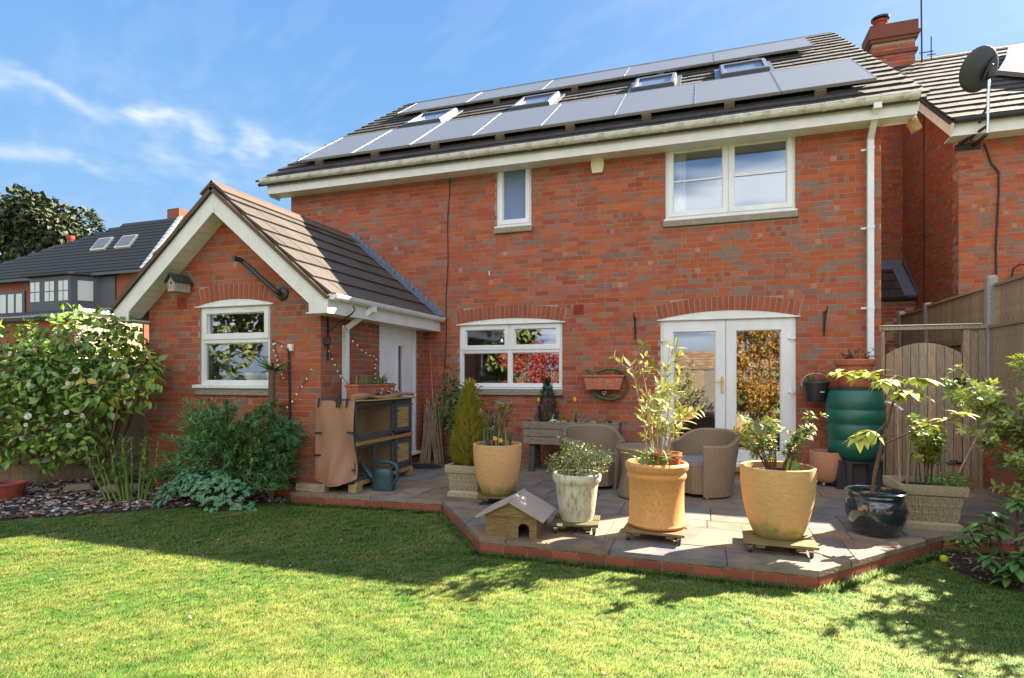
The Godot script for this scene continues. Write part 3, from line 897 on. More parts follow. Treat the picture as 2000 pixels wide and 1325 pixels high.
	var dz := Vector3(0.0, 4.90, 0.36) - Vector3(0.0, 4.58, 0.05)
	dp.box(Vector3(2.10, 4.73, 0.205), Vector3(0.072, dz.length() + 0.03, 0.068), Basis(Vector3.RIGHT, dz.normalized(), Vector3.RIGHT.cross(dz.normalized())))
	dp.box(Vector3(2.10, 4.90, 0.37), Vector3(0.09, 0.13, 0.085))
	var dpp := wpart(h, "downpipe", dp, M.white_plastic)
	for y in [4.45, 3.4, 2.33, 1.2]:
		var b := MB.new()
		b.box(Vector3(2.10, y, 0.05), Vector3(0.085, 0.035, 0.08)); b.box(Vector3(2.05, y, 0.012), Vector3(0.10, 0.03, 0.015))
		wpart(dpp, "pipe_clip", b, M.white_plastic)
	build_porch(h)

func window_sill(win: Node3D, x0: float, x1: float, y: float, hgt: float) -> void:
	var b := MB.new()
	b.cbox(Vector3((x0 + x1) * 0.5, y - 0.022, -0.005), Vector3(x1 - x0 - 0.02, 0.03, 0.10), 0.006)
	wpart(win, "cill", b, M.white_plastic)
	var s := MB.new()
	s.cbox(Vector3((x0 + x1) * 0.5, y - 0.04 - (hgt - 0.04) * 0.5, -0.03), Vector3(x1 - x0, hgt - 0.04, 0.15), 0.006)
	wpart(win, "stone_sill", s, M.sill_stone)

func vent(parent: Node3D, at: Vector3) -> void:
	var b := MB.new()
	b.cbox(at, Vector3(0.16, 0.16, 0.02), 0.004)
	for i in 5: b.box(at + Vector3(0, -0.056 + i * 0.028, 0.012), Vector3(0.14, 0.012, 0.012), Basis(Vector3.RIGHT, 0.5))
	wpart(parent, "air_vent", b, M.vent_clay)

func build_main_roof(h: Node3D) -> void:
	var up := Vector3(0, sin(deg_to_rad(35)), -cos(deg_to_rad(35)))
	var nrm := Vector3(0, cos(deg_to_rad(35)), sin(deg_to_rad(35)))
	var e := Vector3(-7.72, 4.93, 0.40)
	var L := 6.84; var W := 10.38
	var d := MB.new()
	var ridge := e + up * L
	for s in [0, 1]:
		var p := e - nrm * 0.05
		if s == 0: d.box(p + Vector3(W * 0.5, 0, 0) + up * L * 0.5, Vector3(W - 0.04, L, 0.05), Basis(Vector3.RIGHT, up, nrm))
		else:
			var up2 := Vector3(0, up.y, -up.z); var e2 := Vector3(e.x, e.y, ridge.z * 2.0 - e.z)
			d.box(e2 + Vector3(W * 0.5, -0.04, 0) + up2 * L * 0.5, Vector3(W - 0.04, L, 0.05), Basis(Vector3.LEFT, up2, Vector3(0, nrm.y, -nrm.z)))
	var roof := wpart(h, "roof", d, M.slate)
	tile_roof(roof, e, Vector3.RIGHT, up, W, L - 0.05, 0.345, 0.33, 190, Vector3(2.3, 6.0, -1.5), Color(0.062, 0.051, 0.045))
	for i in 23:
		var b := MB.new()
		var c := ridge + Vector3(0.225 + i * 0.45, 0.03, 0)
		for s: float in [-1.0, 1.0]: b.box(c + Vector3(0, -0.06, s * 0.08), Vector3(0.455, 0.025, 0.22), Basis(Vector3.RIGHT, s * 0.55))
		wpart(roof, "ridge_tile", b, M.slate)
	# fascia, soffit, gutter
	var f := MB.new()
	f.bb(Vector3(-7.55, 4.735, 0.28), Vector3(2.56, 4.93, 0.305))
	for X in [-7.55, 2.535]:
		f.bb(Vector3(X, 4.70, 0.0), Vector3(X + 0.025, 4.93, 0.28))
	wpart(roof, "fascia", f, M.white_paint)
	var so := MB.new()
	so.bb(Vector3(-7.52, 4.745, -0.005), Vector3(2.53, 4.757, 0.28))
	wpart(roof, "soffit", so, M.white_paint)
	for s in [[-7.62, -0.02], [2.60, 0.02]]:
		var vb := MB.new()
		vb.box(e + Vector3(s[0] + 7.72, 0, 0) + up * L * 0.5 - nrm * 0.12, Vector3(0.03, L - 0.3, 0.2), Basis(Vector3.RIGHT, up, nrm))
		wpart(roof, "bargeboard", vb, M.white_paint)
	var blk := MB.new()
	blk.col = Color(0.5, 0.3, 0.12)
	blk.box(Vector3(2.58, 4.66, 0.12), Vector3(0.10, 0.16, 0.10), Basis(Vector3.BACK, 0.4))
	wpart(roof, "rafter_end", blk, M.wood_y)
	gutter(roof, Vector3(-7.62, 4.965, 0.375), Vector3.RIGHT, Vector3.BACK, 10.18, M.gutter, 0.068)
	# skylights
	for sk in [[-6.02, -5.16], [-3.64, -2.84], [-1.28, -0.50], [0.28, 1.08]]:
		var b := MB.new()
		var bas := Basis(Vector3.RIGHT, up, nrm)
		var xf := Transform3D(bas, Vector3(sk[0], e.y, e.z) + up * 2.95 + nrm * 0.04)
		var ww: float = sk[1] - sk[0]
		holed(b, [0, 0, ww, 1.05], [[0.07, 0.09, ww - 0.07, 0.96]], 0.0, 0.09, xf)
		var sl := wpart(roof, "skylight", b, M.flashing)
		var ib := MB.new()
		holed(ib, [0.02, 0.02, ww - 0.02, 1.03], [[0.075, 0.095, ww - 0.075, 0.955]], 0.0905, 0.105, xf)
		wpart(sl, "skylight_frame", ib, M.panel_frame)
		var g := MB.new()
		holed(g, [0.06, 0.08, ww - 0.06, 0.97], [], 0.05, 0.06, xf)
		wpart(sl, "pane", g, M.obscure_glass)
		var fl := MB.new()
		holed(fl, [-0.09, -0.14, ww + 0.09, 1.15], [[0, 0, ww, 1.05]], 0.0, 0.02, xf)
		wpart(sl, "flashing", fl, M.flashing)
	# solar panels
	var where := ["third from the left", "at the left end", "in the middle"]
	var ord := ["first", "second", "third", "fourth", "fifth", "sixth", "seventh", "eighth"]
	for r in 2:
		var n := 8 if r == 0 else 5
		var x0 := -7.22 if r == 0 else -6.92; var x1 := 2.215 if r == 0 else 1.97
		var s0 := 0.68 if r == 0 else 4.53; var s1 := 2.45 if r == 0 else 5.77
		var pw := (x1 - x0) / n
		for i in n:
			var o := Vector3(x0 + pw * i, e.y, e.z) + up * s0 + nrm * 0.11
			var t := thing("solar_panel", "grey solar panel, %s from the left in the %s row on the brick house roof" % [ord[i], "lower" if r == 0 else "upper"], "solar panel", o, 0.0, "solar panels on the brick house roof")
			var bas := Basis(Vector3.RIGHT, up, nrm)
			var xf := Transform3D(bas, Vector3.ZERO)
			var hh := s1 - s0
			var g := MB.new()
			holed(g, [0.016, 0.012, pw - 0.016, hh - 0.012], [], 0.0, 0.034, xf)
			part(t, "glass_sheet", g, M.panel_glass)
			var fr := MB.new()
			holed(fr, [0.005, 0.0, pw - 0.005, hh], [[0.017, 0.013, pw - 0.017, hh - 0.013]], -0.005, 0.037, xf)
			part(t, "panel_frame", fr, M.panel_frame)
			var rb := MB.new()
			for yy in [0.28, hh - 0.28]:
				holed(rb, [0.0, yy - 0.02, pw, yy + 0.02], [], -0.05, -0.006, xf)
			part(t, "mounting_rail", rb, M.panel_frame)
			var fb := MB.new()
			fb.col = Color(0.22, 0.16, 0.09)
			fb.box(xf * Vector3(pw * 0.42, -0.02, -0.06), Vector3(0.14, 0.10, 0.10), bas)
			part(t, "mounting_block", fb, M.wood_x)

func build_porch(h: Node3D) -> void:
	var XL := -7.40; var XR := -4.53; var ZF := 2.78; var CX := -5.965
	var RY := 3.80; var slope := 0.837     # underside of the roof falls this much for each metre
	var under := func(y: float) -> float: return (RY - y) / slope
	var win := [-6.48, 1.20, -5.31, 2.36]
	# front wall with its gable
	var w := MB.new()
	holed(w, [XL, -0.3, XR - 0.004, 2.44], [win], ZF - 0.22, ZF - 0.004)
	w.prism(PackedVector2Array([Vector2(CX - under.call(2.44), 2.44), Vector2(CX + under.call(2.44), 2.44), Vector2(CX, RY)]), ZF - 0.22, ZF - 0.004)
	var wall := wpart(h, "porch_wall", w, M.mortar)
	var sw := MB.new()
	# side wall, local x runs from the main house forwards
	var sxf := Transform3D(Basis(Vector3.BACK, Vector3.UP, Vector3.LEFT), Vector3(XR, 0, 0))
	holed(sw, [0.0, -0.3, ZF - 0.22, 2.30], [[0.29, 0.17, 1.416, 2.24]], 0.004, 0.22, sxf)
	sw.bb(Vector3(XL, -0.3, 0), Vector3(XL + 0.22, 2.3, ZF - 0.22))
	wpart(wall, "side_wall", sw, M.mortar)
	var front_gap := func(y: float) -> Array:
		var o := []
		if y > 1.20 and y < 2.36: o.append([win[0] - XL, win[2] - XL])
		for g in arch_gap(-6.52, -5.27, 2.365, 0.075, 0.21, y): o.append([g[0] - XL, g[1] - XL])
		if y > 2.2:
			var hw: float = under.call(y)
			o.append([-1.0, CX - hw - XL]); o.append([CX + hw - XL, 9.0])
		return o
	brick_wall(wall, Vector3(XL, 0, ZF), Vector3.RIGHT, Vector3.BACK, XR - XL, -0.3, 3.75, front_gap, 55, Vector3(-5.1, 2.0, ZF))
	var side_gap := func(y: float) -> Array: return [[ZF - 1.416, ZF - 0.29]] if y > 0.17 and y < 2.24 else []
	brick_wall(wall, Vector3(XR, 0, ZF), Vector3.FORWARD, Vector3.RIGHT, ZF, -0.3, 2.28, side_gap, 15, Vector3(XR, 1.8, 2.0))
	arch(wall, -6.52, -5.27, 2.365, 0.075, Transform3D(Basis.IDENTITY, Vector3(0, 0, ZF)))
	var ww := 1.17; var wh := 1.05
	var fw := glazed(h, "window", Vector3(-6.48, 1.305, ZF - 0.03), Basis.IDENTITY, ww, wh, [[0.05, 0.05, ww - 0.05, 0.56, 0.0], [0.05, 0.62, ww - 0.05, wh - 0.04, 0.055]])
	var sb := MB.new()
	sb.cbox(Vector3(-5.895, 1.28, ZF), Vector3(1.32, 0.05, 0.12), 0.008)
	wpart(fw, "cill", sb, M.white_plastic)
	var ss := MB.new()
	ss.cbox(Vector3(-5.895, 1.21, ZF - 0.03), Vector3(1.28, 0.085, 0.13), 0.006)
	wpart(fw, "stone_sill", ss, M.sill_stone)
	var room := MB.new()
	room.bb(Vector3(XL + 0.23, 0.0, 0.1), Vector3(XR - 0.23, 2.45, 0.15)); room.bb(Vector3(XL + 0.23, 2.45, 0.1), Vector3(XR - 0.23, 2.5, ZF - 0.23)); room.bb(Vector3(XL + 0.23, -0.05, 0.1), Vector3(XR - 0.23, 0.0, ZF - 0.23))
	wpart(h, "inner_wall", room, M.room_wall)
	# side door
	var dw := 1.126; var dh := 2.05
	var dxf := Basis(Vector3.FORWARD, Vector3.UP, Vector3.RIGHT)
	var fb := MB.new()
	holed(fb, [0, 0, dw, dh], [[0.055, 0.03, dw - 0.055, dh - 0.05]], -0.07, 0.004)
	var dfr := part(h, "porch_door", fb, M.white_plastic, Vector3(XR, 0.185, 1.416) - origin_of(h), dxf)
	var lf := MB.new()
	holed(lf, [0.058, 0.033, dw - 0.058, dh - 0.053], [[0.54, 0.55, 0.72, 1.72]], -0.05, -0.015)
	part(dfr, "door_leaf", lf, M.white_plastic)
	var tr := MB.new()
	holed(tr, [0.50, 0.51, 0.76, 1.76], [[0.55, 0.56, 0.71, 1.71]], -0.05, 0.0)
	part(dfr, "glazing_bead", tr, M.white_plastic)
	var gp := MB.new()
	gp.bb(Vector3(0.54, 0.55, -0.04), Vector3(0.72, 1.72, -0.032))
	part(dfr, "pane", gp, M.glass)
	var ds := MB.new()
	ds.cbox(Vector3(dw * 0.5, -0.015, 0.05), Vector3(dw + 0.1, 0.035, 0.14), 0.006)
	part(dfr, "door_sill", ds, M.white_plastic)
	var dhd := MB.new()
	dhd.tube([Vector3(0.95, 0.78, -0.015), Vector3(0.95, 0.78, 0.04), Vector3(0.85, 0.78, 0.045)], 0.010, 8); dhd.cbox(Vector3(0.95, 0.75, -0.01), Vector3(0.035, 0.2, 0.012), 0.004)
	part(dfr, "door_handle", dhd, M.chrome)
	# roof
	var ez := 3.08; var hw := 1.76; var ey := RY + 0.06 - hw * slope
	var ang := atan(slope)
	var L := hw / cos(ang)
	var ridge := Vector3(CX, RY + 0.06, ez)
	var rd := MB.new()
	for s: float in [-1.0, 1.0]:
		var up := Vector3(-s * cos(ang), sin(ang), 0); var nr := Vector3(s * sin(ang), cos(ang), 0)
		rd.box(ridge - up * L * 0.5 + Vector3(0, 0, -ez * 0.5) - nr * 0.045, Vector3(ez, L - 0.01, 0.04), Basis(Vector3.FORWARD * s, up, nr))
	var roof := wpart(h, "porch_roof", rd, M.slate)
	for s: float in [-1.0, 1.0]:
		var up := Vector3(-s * cos(ang), sin(ang), 0)
		tile_roof(roof, Vector3(CX + s * hw, ey, ez - 0.02 if s > 0 else 0.0), Vector3.FORWARD if s > 0 else Vector3.BACK, up, ez - 0.02, L - 0.05, 0.325, 0.305, 75 if s > 0 else 0, Vector3(-4.5, 2.8, 3.0), Color(0.105, 0.085, 0.070))
	for i in 7:
		var b := MB.new()
		b.col = Color(0.15, 0.10, 0.07)
		for s: float in [-1.0, 1.0]: b.box(ridge + Vector3(s * 0.085, -0.022, -0.22 - i * 0.44), Vector3(0.25, 0.028, 0.445), Basis(Vector3.BACK, -s * 0.66))
		wpart(roof, "ridge_tile", b, M.tile)
	# bargeboards with boxed feet
	for s: float in [-1.0, 1.0]:
		var up := Vector3(-s * cos(ang), sin(ang), 0); var nr := Vector3(s * sin(ang), cos(ang), 0)
		var a := ridge - nr * 0.05
		var b := MB.new()
		var p0 := Vector2(CX, RY + 0.06 - 0.065); var fx := CX + s * (hw - 0.02)
		var pl := PackedVector2Array([p0, Vector2(fx, p0.y - (hw - 0.02) * slope), Vector2(fx, 2.17), Vector2(fx - s * 0.27, 2.17), Vector2(fx - s * 0.27, p0.y - 0.27 - (hw - 0.29) * slope), Vector2(CX, p0.y - 0.27)])
		b.prism(pl, ez - 0.05, ez - 0.025)
		wpart(roof, "bargeboard", b, M.white_paint)
		var uc := MB.new()
		uc.col = Color(0.16, 0.10, 0.06)
		uc.box(ridge - up * L * 0.5 - nr * 0.035 + Vector3(0, 0, -0.012), Vector3(0.05, L + 0.02, 0.05), Basis(Vector3.FORWARD * s, up, nr))
		wpart(roof, "undercloak", uc, M.tile)
		# sloping soffit boards
		var n := 18
		for i in n:
			var sb2 := MB.new()
			var c := Vector3(CX, RY + 0.06 - 0.30, 0) - up * ((i + 0.5) * (L - 0.28) / n + 0.06)
			sb2.box(Vector3(c.x, c.y, (ez - 0.05 + ZF) * 0.5), Vector3(ez - 0.05 - ZF, (L - 0.28) / n - 0.006, 0.012), Basis(Vector3.FORWARD * s, up, nr))
			wpart(roof, "soffit_board", sb2, M.white_paint)
		# eaves box and fascia along the side
		var fb2 := MB.new()
		fb2.bb(Vector3(fx - s * 0.02, 2.17, 0.0 if s > 0 else 0.1), Vector3(fx, ey - 0.015, ez - 0.05))
		wpart(roof, "fascia", fb2, M.white_paint)
		var sf := MB.new()
		sf.bb(Vector3(fx - s * 0.02, 2.175, 0.0 if s > 0 else 0.1), Vector3(fx - s * 0.33, 2.19, ez - 0.05))
		sf.bb(Vector3(fx - s * 0.02, 2.19, ez - 0.05), Vector3(fx - s * 0.25, 2.30, ez - 0.055))
		wpart(roof, "soffit", sf, M.white_paint)
	var kn := MB.new()
	kn.bb(Vector3(CX - 0.02, RY - 0.29, ez - 0.025), Vector3(CX + 0.02, RY - 0.22, ez - 0.01)); kn.bb(Vector3(CX - 0.004, RY - 0.22, ez - 0.026), Vector3(CX + 0.004, RY - 0.02, ez - 0.021))
	wpart(roof, "apex_trim", kn, M.white_plastic)
	gutter(roof, Vector3(CX + hw + 0.03, ey + 0.0, ez - 0.04), Vector3.FORWARD, Vector3.RIGHT, ez - 0.06, M.white_plastic, 0.058, 0.8)
	var dp := MB.new()
	dp.box(Vector3(XR + 0.05, 0.98, 2.33), Vector3(0.07, 2.18, 0.07))
	var p1 := Vector3(XR + 0.05, 2.04, 2.33); var p2 := Vector3(CX + hw + 0.03, ey - 0.08, 2.33 - 0.16)
	var dd := (p2 - p1).normalized()
	var sx := dd.cross(Vector3.UP).normalized()
	dp.box((p1 + p2) * 0.5, Vector3(0.068, p1.distance_to(p2) + 0.04, 0.068), Basis(sx, dd, sx.cross(dd)))
	dp.box(p2 + Vector3(0, 0.02, 0), Vector3(0.085, 0.12, 0.085))
	wpart(roof, "downpipe", dp, M.white_plastic)
	# stepped lead flashing where the roof meets the main wall
	var lf2 := MB.new()
	var up2 := Vector3(-cos(ang), sin(ang), 0); var nr2 := Vector3(sin(ang), cos(ang), 0)
	lf2.box(ridge - up2 * L * 0.5 + nr2 * 0.045 + Vector3(0, 0, -ez + 0.10), Vector3(0.18, L, 0.012), Basis(Vector3.FORWARD, up2, nr2))
	var y := ey
	while y < RY + 0.08:
		var xx := CX + (RY + 0.06 - y) / slope
		var top := y + 0.165
		lf2.box(Vector3(xx - 0.045 + 0.02, (y + top) * 0.5, 0.011), Vector3(0.11, top - y, 0.008))
		y += 0.075
	wpart(roof, "lead_flashing", lf2, M.lead)
	# fittings on the gable
	vent(h, Vector3(-6.79, 2.42, ZF))
	var fl := MB.new()
	fl.lathe([Vector2(0.0, 0.0), Vector2(0.085, 0.0), Vector2(0.085, 0.02), Vector2(0.055, 0.04), Vector2(0.0, 0.05)], 20)
	var fx2 := MB.new()
	for i in fl.v.size():
		fx2.v.append(Vector3(fl.v[i].x, -fl.v[i].z, fl.v[i].y) + Vector3(-5.10, 2.47, ZF)); fx2.n.append(Vector3(fl.n[i].x, -fl.n[i].z, fl.n[i].y)); fx2.c.append(Color.WHITE)
	fx2.tube([Vector3(-5.10, 2.47, ZF), Vector3(-5.11, 2.475, ZF + 0.07), Vector3(-5.14, 2.50, ZF + 0.10), Vector3(-5.62, 2.88, ZF + 0.11), Vector3(-5.65, 2.91, ZF + 0.13), Vector3(-5.66, 2.92, ZF + 0.25)], 0.032, 10)
	wpart(h, "flue_pipe", fx2, M.black_plastic)
	var so := MB.new()
	so.cbox(Vector3(-4.97, 1.78, ZF + 0.02), Vector3(0.07, 0.09, 0.05), 0.008)
	var sk := wpart(h, "outdoor_socket", so, M.white_plastic)
	var sc := MB.new()
	sc.tube([Vector3(-4.985, 1.77, ZF + 0.05), Vector3(-4.99, 1.7, ZF + 0.03), Vector3(-4.985, 1.2, ZF + 0.02), Vector3(-4.98, 0.6, ZF + 0.02)], 0.014, 6)
	wpart(sk, "cable", sc, M.cable)
	var ob := MB.new()
	ob.tube([Vector3(-6.2, 0.12, ZF + 0.05), Vector3(-5.2, 0.09, ZF + 0.05), Vector3(-4.85, 0.07, ZF + 0.05)], 0.022, 8)
	wpart(h, "waste_pipe", ob, M.black_plastic)

# ---------- neighbouring house on the right ----------
func build_neighbour() -> void:
	var h := thing("neighbour_house", "neighbouring brick house with chimney, black gutter and dark tiled roof on the right", "house", Vector3(5.5, GROUND, -4.0))
	var X := 4.14; var Z := -2.95; var Z2 := -5.86
	var ang := deg_to_rad(36.0)
	var up := Vector3(0, sin(ang), -cos(ang)); var nrm := Vector3(0, cos(ang), sin(ang))
	var eave := Vector3(3.86, 5.66, -2.50)
	var roof_y := func(z: float) -> float: return 5.62 + (-2.50 - z) * tan(ang)
	var w := MB.new()
	w.bb(Vector3(X, -0.3, Z - 0.25), Vector3(9.5, 5.6, Z - 0.004))
	w.prism(PackedVector2Array([Vector2(-Z + 0.25, -0.3), Vector2(9.5, -0.3), Vector2(9.5, 6.0), Vector2(6.9, roof_y.call(-6.9) - 0.1), Vector2(-Z + 0.25, roof_y.call(Z - 0.25) - 0.1)]), 0.004, 0.25, Transform3D(Basis(Vector3(0, 0, -1), Vector3.UP, Vector3(1, 0, 0)), Vector3(X, 0, 0)))
	w.bb(Vector3(X + 0.007, -0.3, Z - 0.25), Vector3(X + 0.2, 5.55, Z - 0.008))
	w.bb(Vector3(2.6, -0.3, Z2 - 0.25), Vector3(X, 7.9, Z2 - 0.007))
	w.bb(Vector3(2.95, -0.3, -5.30), Vector3(X, 2.98, -5.05))
	var wall := wpart(h, "wall", w, M.mortar)
	brick_wall(wall, Vector3(X, 0, Z), Vector3.RIGHT, Vector3.BACK, 2.4, 1.5, 5.5, func(_y): return [], 60, Vector3(4.6, 4.0, Z))
	var gap := func(y: float) -> Array:
		var zmax: float = -2.50 - (y + 0.05 - 5.62) / tan(ang)
		return [[zmax - Z2, 9.0]] if y > 5.5 else []
	brick_wall(wall, Vector3(X, 0, Z2), Vector3.BACK, Vector3.LEFT, Z - Z2, 1.2, 7.4, gap, 20, Vector3(X, 4.0, -3.0))
	brick_wall(wall, Vector3(2.6, 0, Z2), Vector3.RIGHT, Vector3.BACK, X - 2.6, 3.2, 7.8, func(_y): return [], 0, Vector3.ZERO)
	brick_wall(wall, Vector3(2.95, 0, -5.05), Vector3.RIGHT, Vector3.BACK, X - 2.95, 1.2, 2.98, func(_y): return [], 0, Vector3.ZERO)
	# small lean-to roof
	var la := atan2(0.80, 0.95)
	var lup := Vector3(0, sin(la), -cos(la)); var ln := Vector3(0, cos(la), sin(la))
	var lb := MB.new()
	lb.box(Vector3(3.55, 3.40, -5.40), Vector3(1.18, 1.22, 0.05), Basis(Vector3.RIGHT, lup, ln))
	var lean := wpart(h, "lean_to_roof", lb, M.slate)
	tile_roof(lean, Vector3(3.0, 3.02, -4.93), Vector3.RIGHT, lup, 1.0, 1.2, 0.33, 0.33, 9, Vector3(3.6, 3, -5), Color(0.075, 0.06, 0.055))
	var lf := MB.new()
	lf.box(Vector3(4.02, 3.45, -5.40), Vector3(0.22, 1.25, 0.07), Basis(Vector3.RIGHT, lup, ln))
	lf.box(Vector3(3.5, 3.86, -5.80), Vector3(1.2, 0.22, 0.06))
	for i in 12: lf.box(Vector3(X - 0.012, 3.16 + i * 0.068, -4.99 - i * 0.076), Vector3(0.012, 0.17, 0.10))
	wpart(lean, "lead_flashing", lf, M.lead)
	# main roof
	var L := 5.1
	var d := MB.new()
	d.box(eave + Vector3(2.9, 0, 0) + up * L * 0.5 - nrm * 0.045, Vector3(5.8, L, 0.05), Basis(Vector3.RIGHT, up, nrm))
	d.box(Vector3(3.1, 0, 0) + Vector3(0, eave.y, eave.z) + up * (L * 0.5 + 2.1) - nrm * 0.045, Vector3(1.5, L - 4.2, 0.05), Basis(Vector3.RIGHT, up, nrm))
	var up2 := Vector3(0, up.y, -up.z)
	d.box(eave + up * L + Vector3(2.4, -0.04, 0) - up2 * L * 0.5, Vector3(6.8, L, 0.05), Basis(Vector3.LEFT, up2, Vector3(0, nrm.y, -nrm.z)))
	var roof := wpart(h, "roof", d, M.slate)
	tile_roof(roof, eave + Vector3(0.02, 0, 0), Vector3.RIGHT, up, 5.7, L, 0.345, 0.33, 75, Vector3(4.4, 6.4, -3.2), Color(0.075, 0.061, 0.053))
	tile_roof(roof, Vector3(2.4, eave.y, eave.z) + up * (0.345 * 12), Vector3.RIGHT, up, 1.48, L - 0.345 * 12, 0.345, 0.33, 0, Vector3.ZERO, Color(0.075, 0.061, 0.053))
	for i in 14:
		var b := MB.new()
		for s: float in [-1.0, 1.0]: b.box(eave + up * L + Vector3(-1.2 + i * 0.45, -0.02, s * 0.08), Vector3(0.455, 0.025, 0.22), Basis(Vector3.RIGHT, s * 0.6))
		wpart(roof, "ridge_tile", b, M.slate)
	var f := MB.new()
	f.bb(Vector3(3.90, 5.42, -2.62), Vector3(9.6, 5.62, -2.595))
	wpart(roof, "fascia", f, M.white_paint)
	var bg := MB.new()
	bg.box(Vector3(3.905, eave.y - 0.12, eave.z - 0.08) + up * 2.0, Vector3(0.03, 4.1, 0.19), Basis(Vector3.RIGHT, up, nrm))
	wpart(roof, "bargeboard", bg, M.white_paint)
	var sf := MB.new()
	sf.bb(Vector3(3.93, 5.43, -2.95), Vector3(9.5, 5.445, -2.62))
	wpart(roof, "soffit", sf, M.white_paint)
	gutter(roof, Vector3(3.92, 5.66, -2.52), Vector3.RIGHT, Vector3.BACK, 5.6, M.black_plastic, 0.06, 0.9)
	# chimney
	var c := MB.new()
	var ca := Vector3(3.66, 7.4, -6.95); var cb := Vector3(4.50, 9.02, -6.28)
	c.bb(ca, cb)
	var ch := wpart(h, "chimney", c, M.mortar)
	brick_wall(ch, Vector3(ca.x, 0, cb.z + 0.012), Vector3.RIGHT, Vector3.BACK, cb.x - ca.x, 8.2, 9.02, func(_y): return [], 0, Vector3.ZERO)
	brick_wall(ch, Vector3(ca.x - 0.012, 0, ca.z), Vector3.BACK, Vector3.LEFT, cb.z - ca.z, 7.8, 9.02, func(_y): return [], 0, Vector3.ZERO)
	var bands := [[8.72, 8.80, 0.045], [9.02, 9.10, 0.05], [9.10, 9.18, 0.08], [9.18, 9.42, 0.05]]
	for bd in bands:
		var b := MB.new()
		b.col = Color(0.24, 0.075, 0.05)
		b.bb(Vector3(ca.x - bd[2], bd[0], ca.z - bd[2]), Vector3(cb.x + bd[2], bd[1], cb.z + bd[2]))
		wpart(ch, "corbel_band", b, M.brick)
	var lfc := MB.new()
	lfc.bb(Vector3(ca.x - 0.03, 7.85, cb.z + 0.014), Vector3(cb.x + 0.03, 8.22, cb.z + 0.03)); lfc.bb(Vector3(ca.x - 0.03, 7.9, ca.z), Vector3(ca.x - 0.016, 8.3, cb.z + 0.03))
	lfc.box(Vector3(4.08, 8.13, -6.12), Vector3(1.0, 0.35, 0.02), Basis(Vector3.RIGHT, up, nrm))
	wpart(ch, "lead_flashing", lfc, M.lead)
	var pt := MB.new()
	pt.lathe([Vector2(0.13, 0.0), Vector2(0.13, 0.22), Vector2(0.15, 0.22), Vector2(0.15, 0.27), Vector2(0.10, 0.27), Vector2(0.10, 0.0)], 16, Vector3(3.90, 9.42, -6.6))
	wpart(ch, "chimney_pot", pt, M.vent_clay)
	var cw := MB.new()
	cw.lathe([Vector2(0.0, 0.38), Vector2(0.19, 0.34), Vector2(0.19, 0.30), Vector2(0.12, 0.30), Vector2(0.12, 0.25)], 16, Vector3(3.90, 9.42, -6.6))
	wpart(ch, "chimney_cowl", cw, M.black_plastic)
	var ae := MB.new()
	ae.tube([Vector3(4.62, 8.2, -6.25), Vector3(4.60, 10.6, -6.25)], 0.018, 6)
	ae.tube([Vector3(4.55, 8.62, -6.2), Vector3(4.82, 8.62, -6.2)], 0.012, 5); ae.tube([Vector3(4.78, 8.45, -6.2), Vector3(4.78, 8.95, -6.2)], 0.012, 5); ae.tube([Vector3(4.70, 8.55, -6.2), Vector3(4.86, 8.55, -6.2)], 0.012, 5)
	wpart(ch, "aerial", ae, M.black_iron)
	# wall fittings
	var wl := MB.new()
	wl.cbox(Vector3(4.86, 2.98, Z + 0.02), Vector3(0.07, 0.16, 0.05), 0.01)
	wl.tube([Vector3(4.86, 3.04, Z + 0.04), Vector3(4.87, 3.2, Z + 0.08), Vector3(4.95, 3.27, Z + 0.12), Vector3(5.03, 3.25, Z + 0.15), Vector3(5.06, 3.17, Z + 0.16)], 0.012, 6)
	wl.lathe([Vector2(0.02, 0.0), Vector2(0.05, -0.06), Vector2(0.02, -0.05)], 12, Vector3(5.06, 3.17, Z + 0.16))
	var lamp := wpart(h, "wall_lamp", wl, M.black_iron)
	var lb2 := MB.new()
	lb2.lathe([Vector2(0.02, 0.0), Vector2(0.045, -0.06), Vector2(0.045, -0.12), Vector2(0.0, -0.16)], 12, Vector3(5.06, 3.12, Z + 0.16))
	wpart(lamp, "lamp_glass", lb2, M.white_plastic)
	var kb := MB.new()
	kb.tube([Vector3(4.50, 5.35, Z + 0.02), Vector3(4.60, 5.0, Z + 0.02), Vector3(4.70, 4.85, Z + 0.02), Vector3(4.70, 4.5, Z + 0.02), Vector3(4.66, 3.6, Z + 0.02), Vector3(4.68, 2.0, Z + 0.02)], 0.014, 6)
	wpart(h, "cable", kb, M.cable)
	var ej := MB.new()
	ej.tube([Vector3(X - 0.012, 7.0, -4.55), Vector3(X - 0.012, 1.5, -4.55)], 0.010, 5)
	wpart(h, "movement_joint", ej, M.cable)
	# panel on the neighbour's roof
	var p := thing("solar_panel", "pale solar panel on the neighbour's roof behind the satellite dish", "solar panel", Vector3(5.22, eave.y, eave.z) + up * 0.9 + nrm * 0.10, 0.0, "")
	var xf := Transform3D(Basis(Vector3.RIGHT, up, nrm), Vector3.ZERO)
	var g := MB.new()
	g.prism(PackedVector2Array([Vector2(0.02, 1.45), Vector2(0.75, 0.0), Vector2(3.0, 0.0), Vector2(3.0, 3.6), Vector2(0.9, 3.6), Vector2(0.45, 2.4)]), 0.0, 0.05, xf)
	part(p, "glass_sheet", g, M.panel_glass)
	var e := MB.new()
	e.box(xf * Vector3(0.385, 0.725, 0.02), Vector3(0.03, 1.65, 0.08), xf.basis * Basis(Vector3.BACK, 0.467))
	part(p, "panel_frame", e, M.panel_frame)
	# satellite dish
	var s := thing("satellite_dish", "dark grey satellite dish on a steel mast in front of the neighbour's roof", "satellite dish", Vector3(4.36, 5.36, -2.46))
	var m := MB.new()
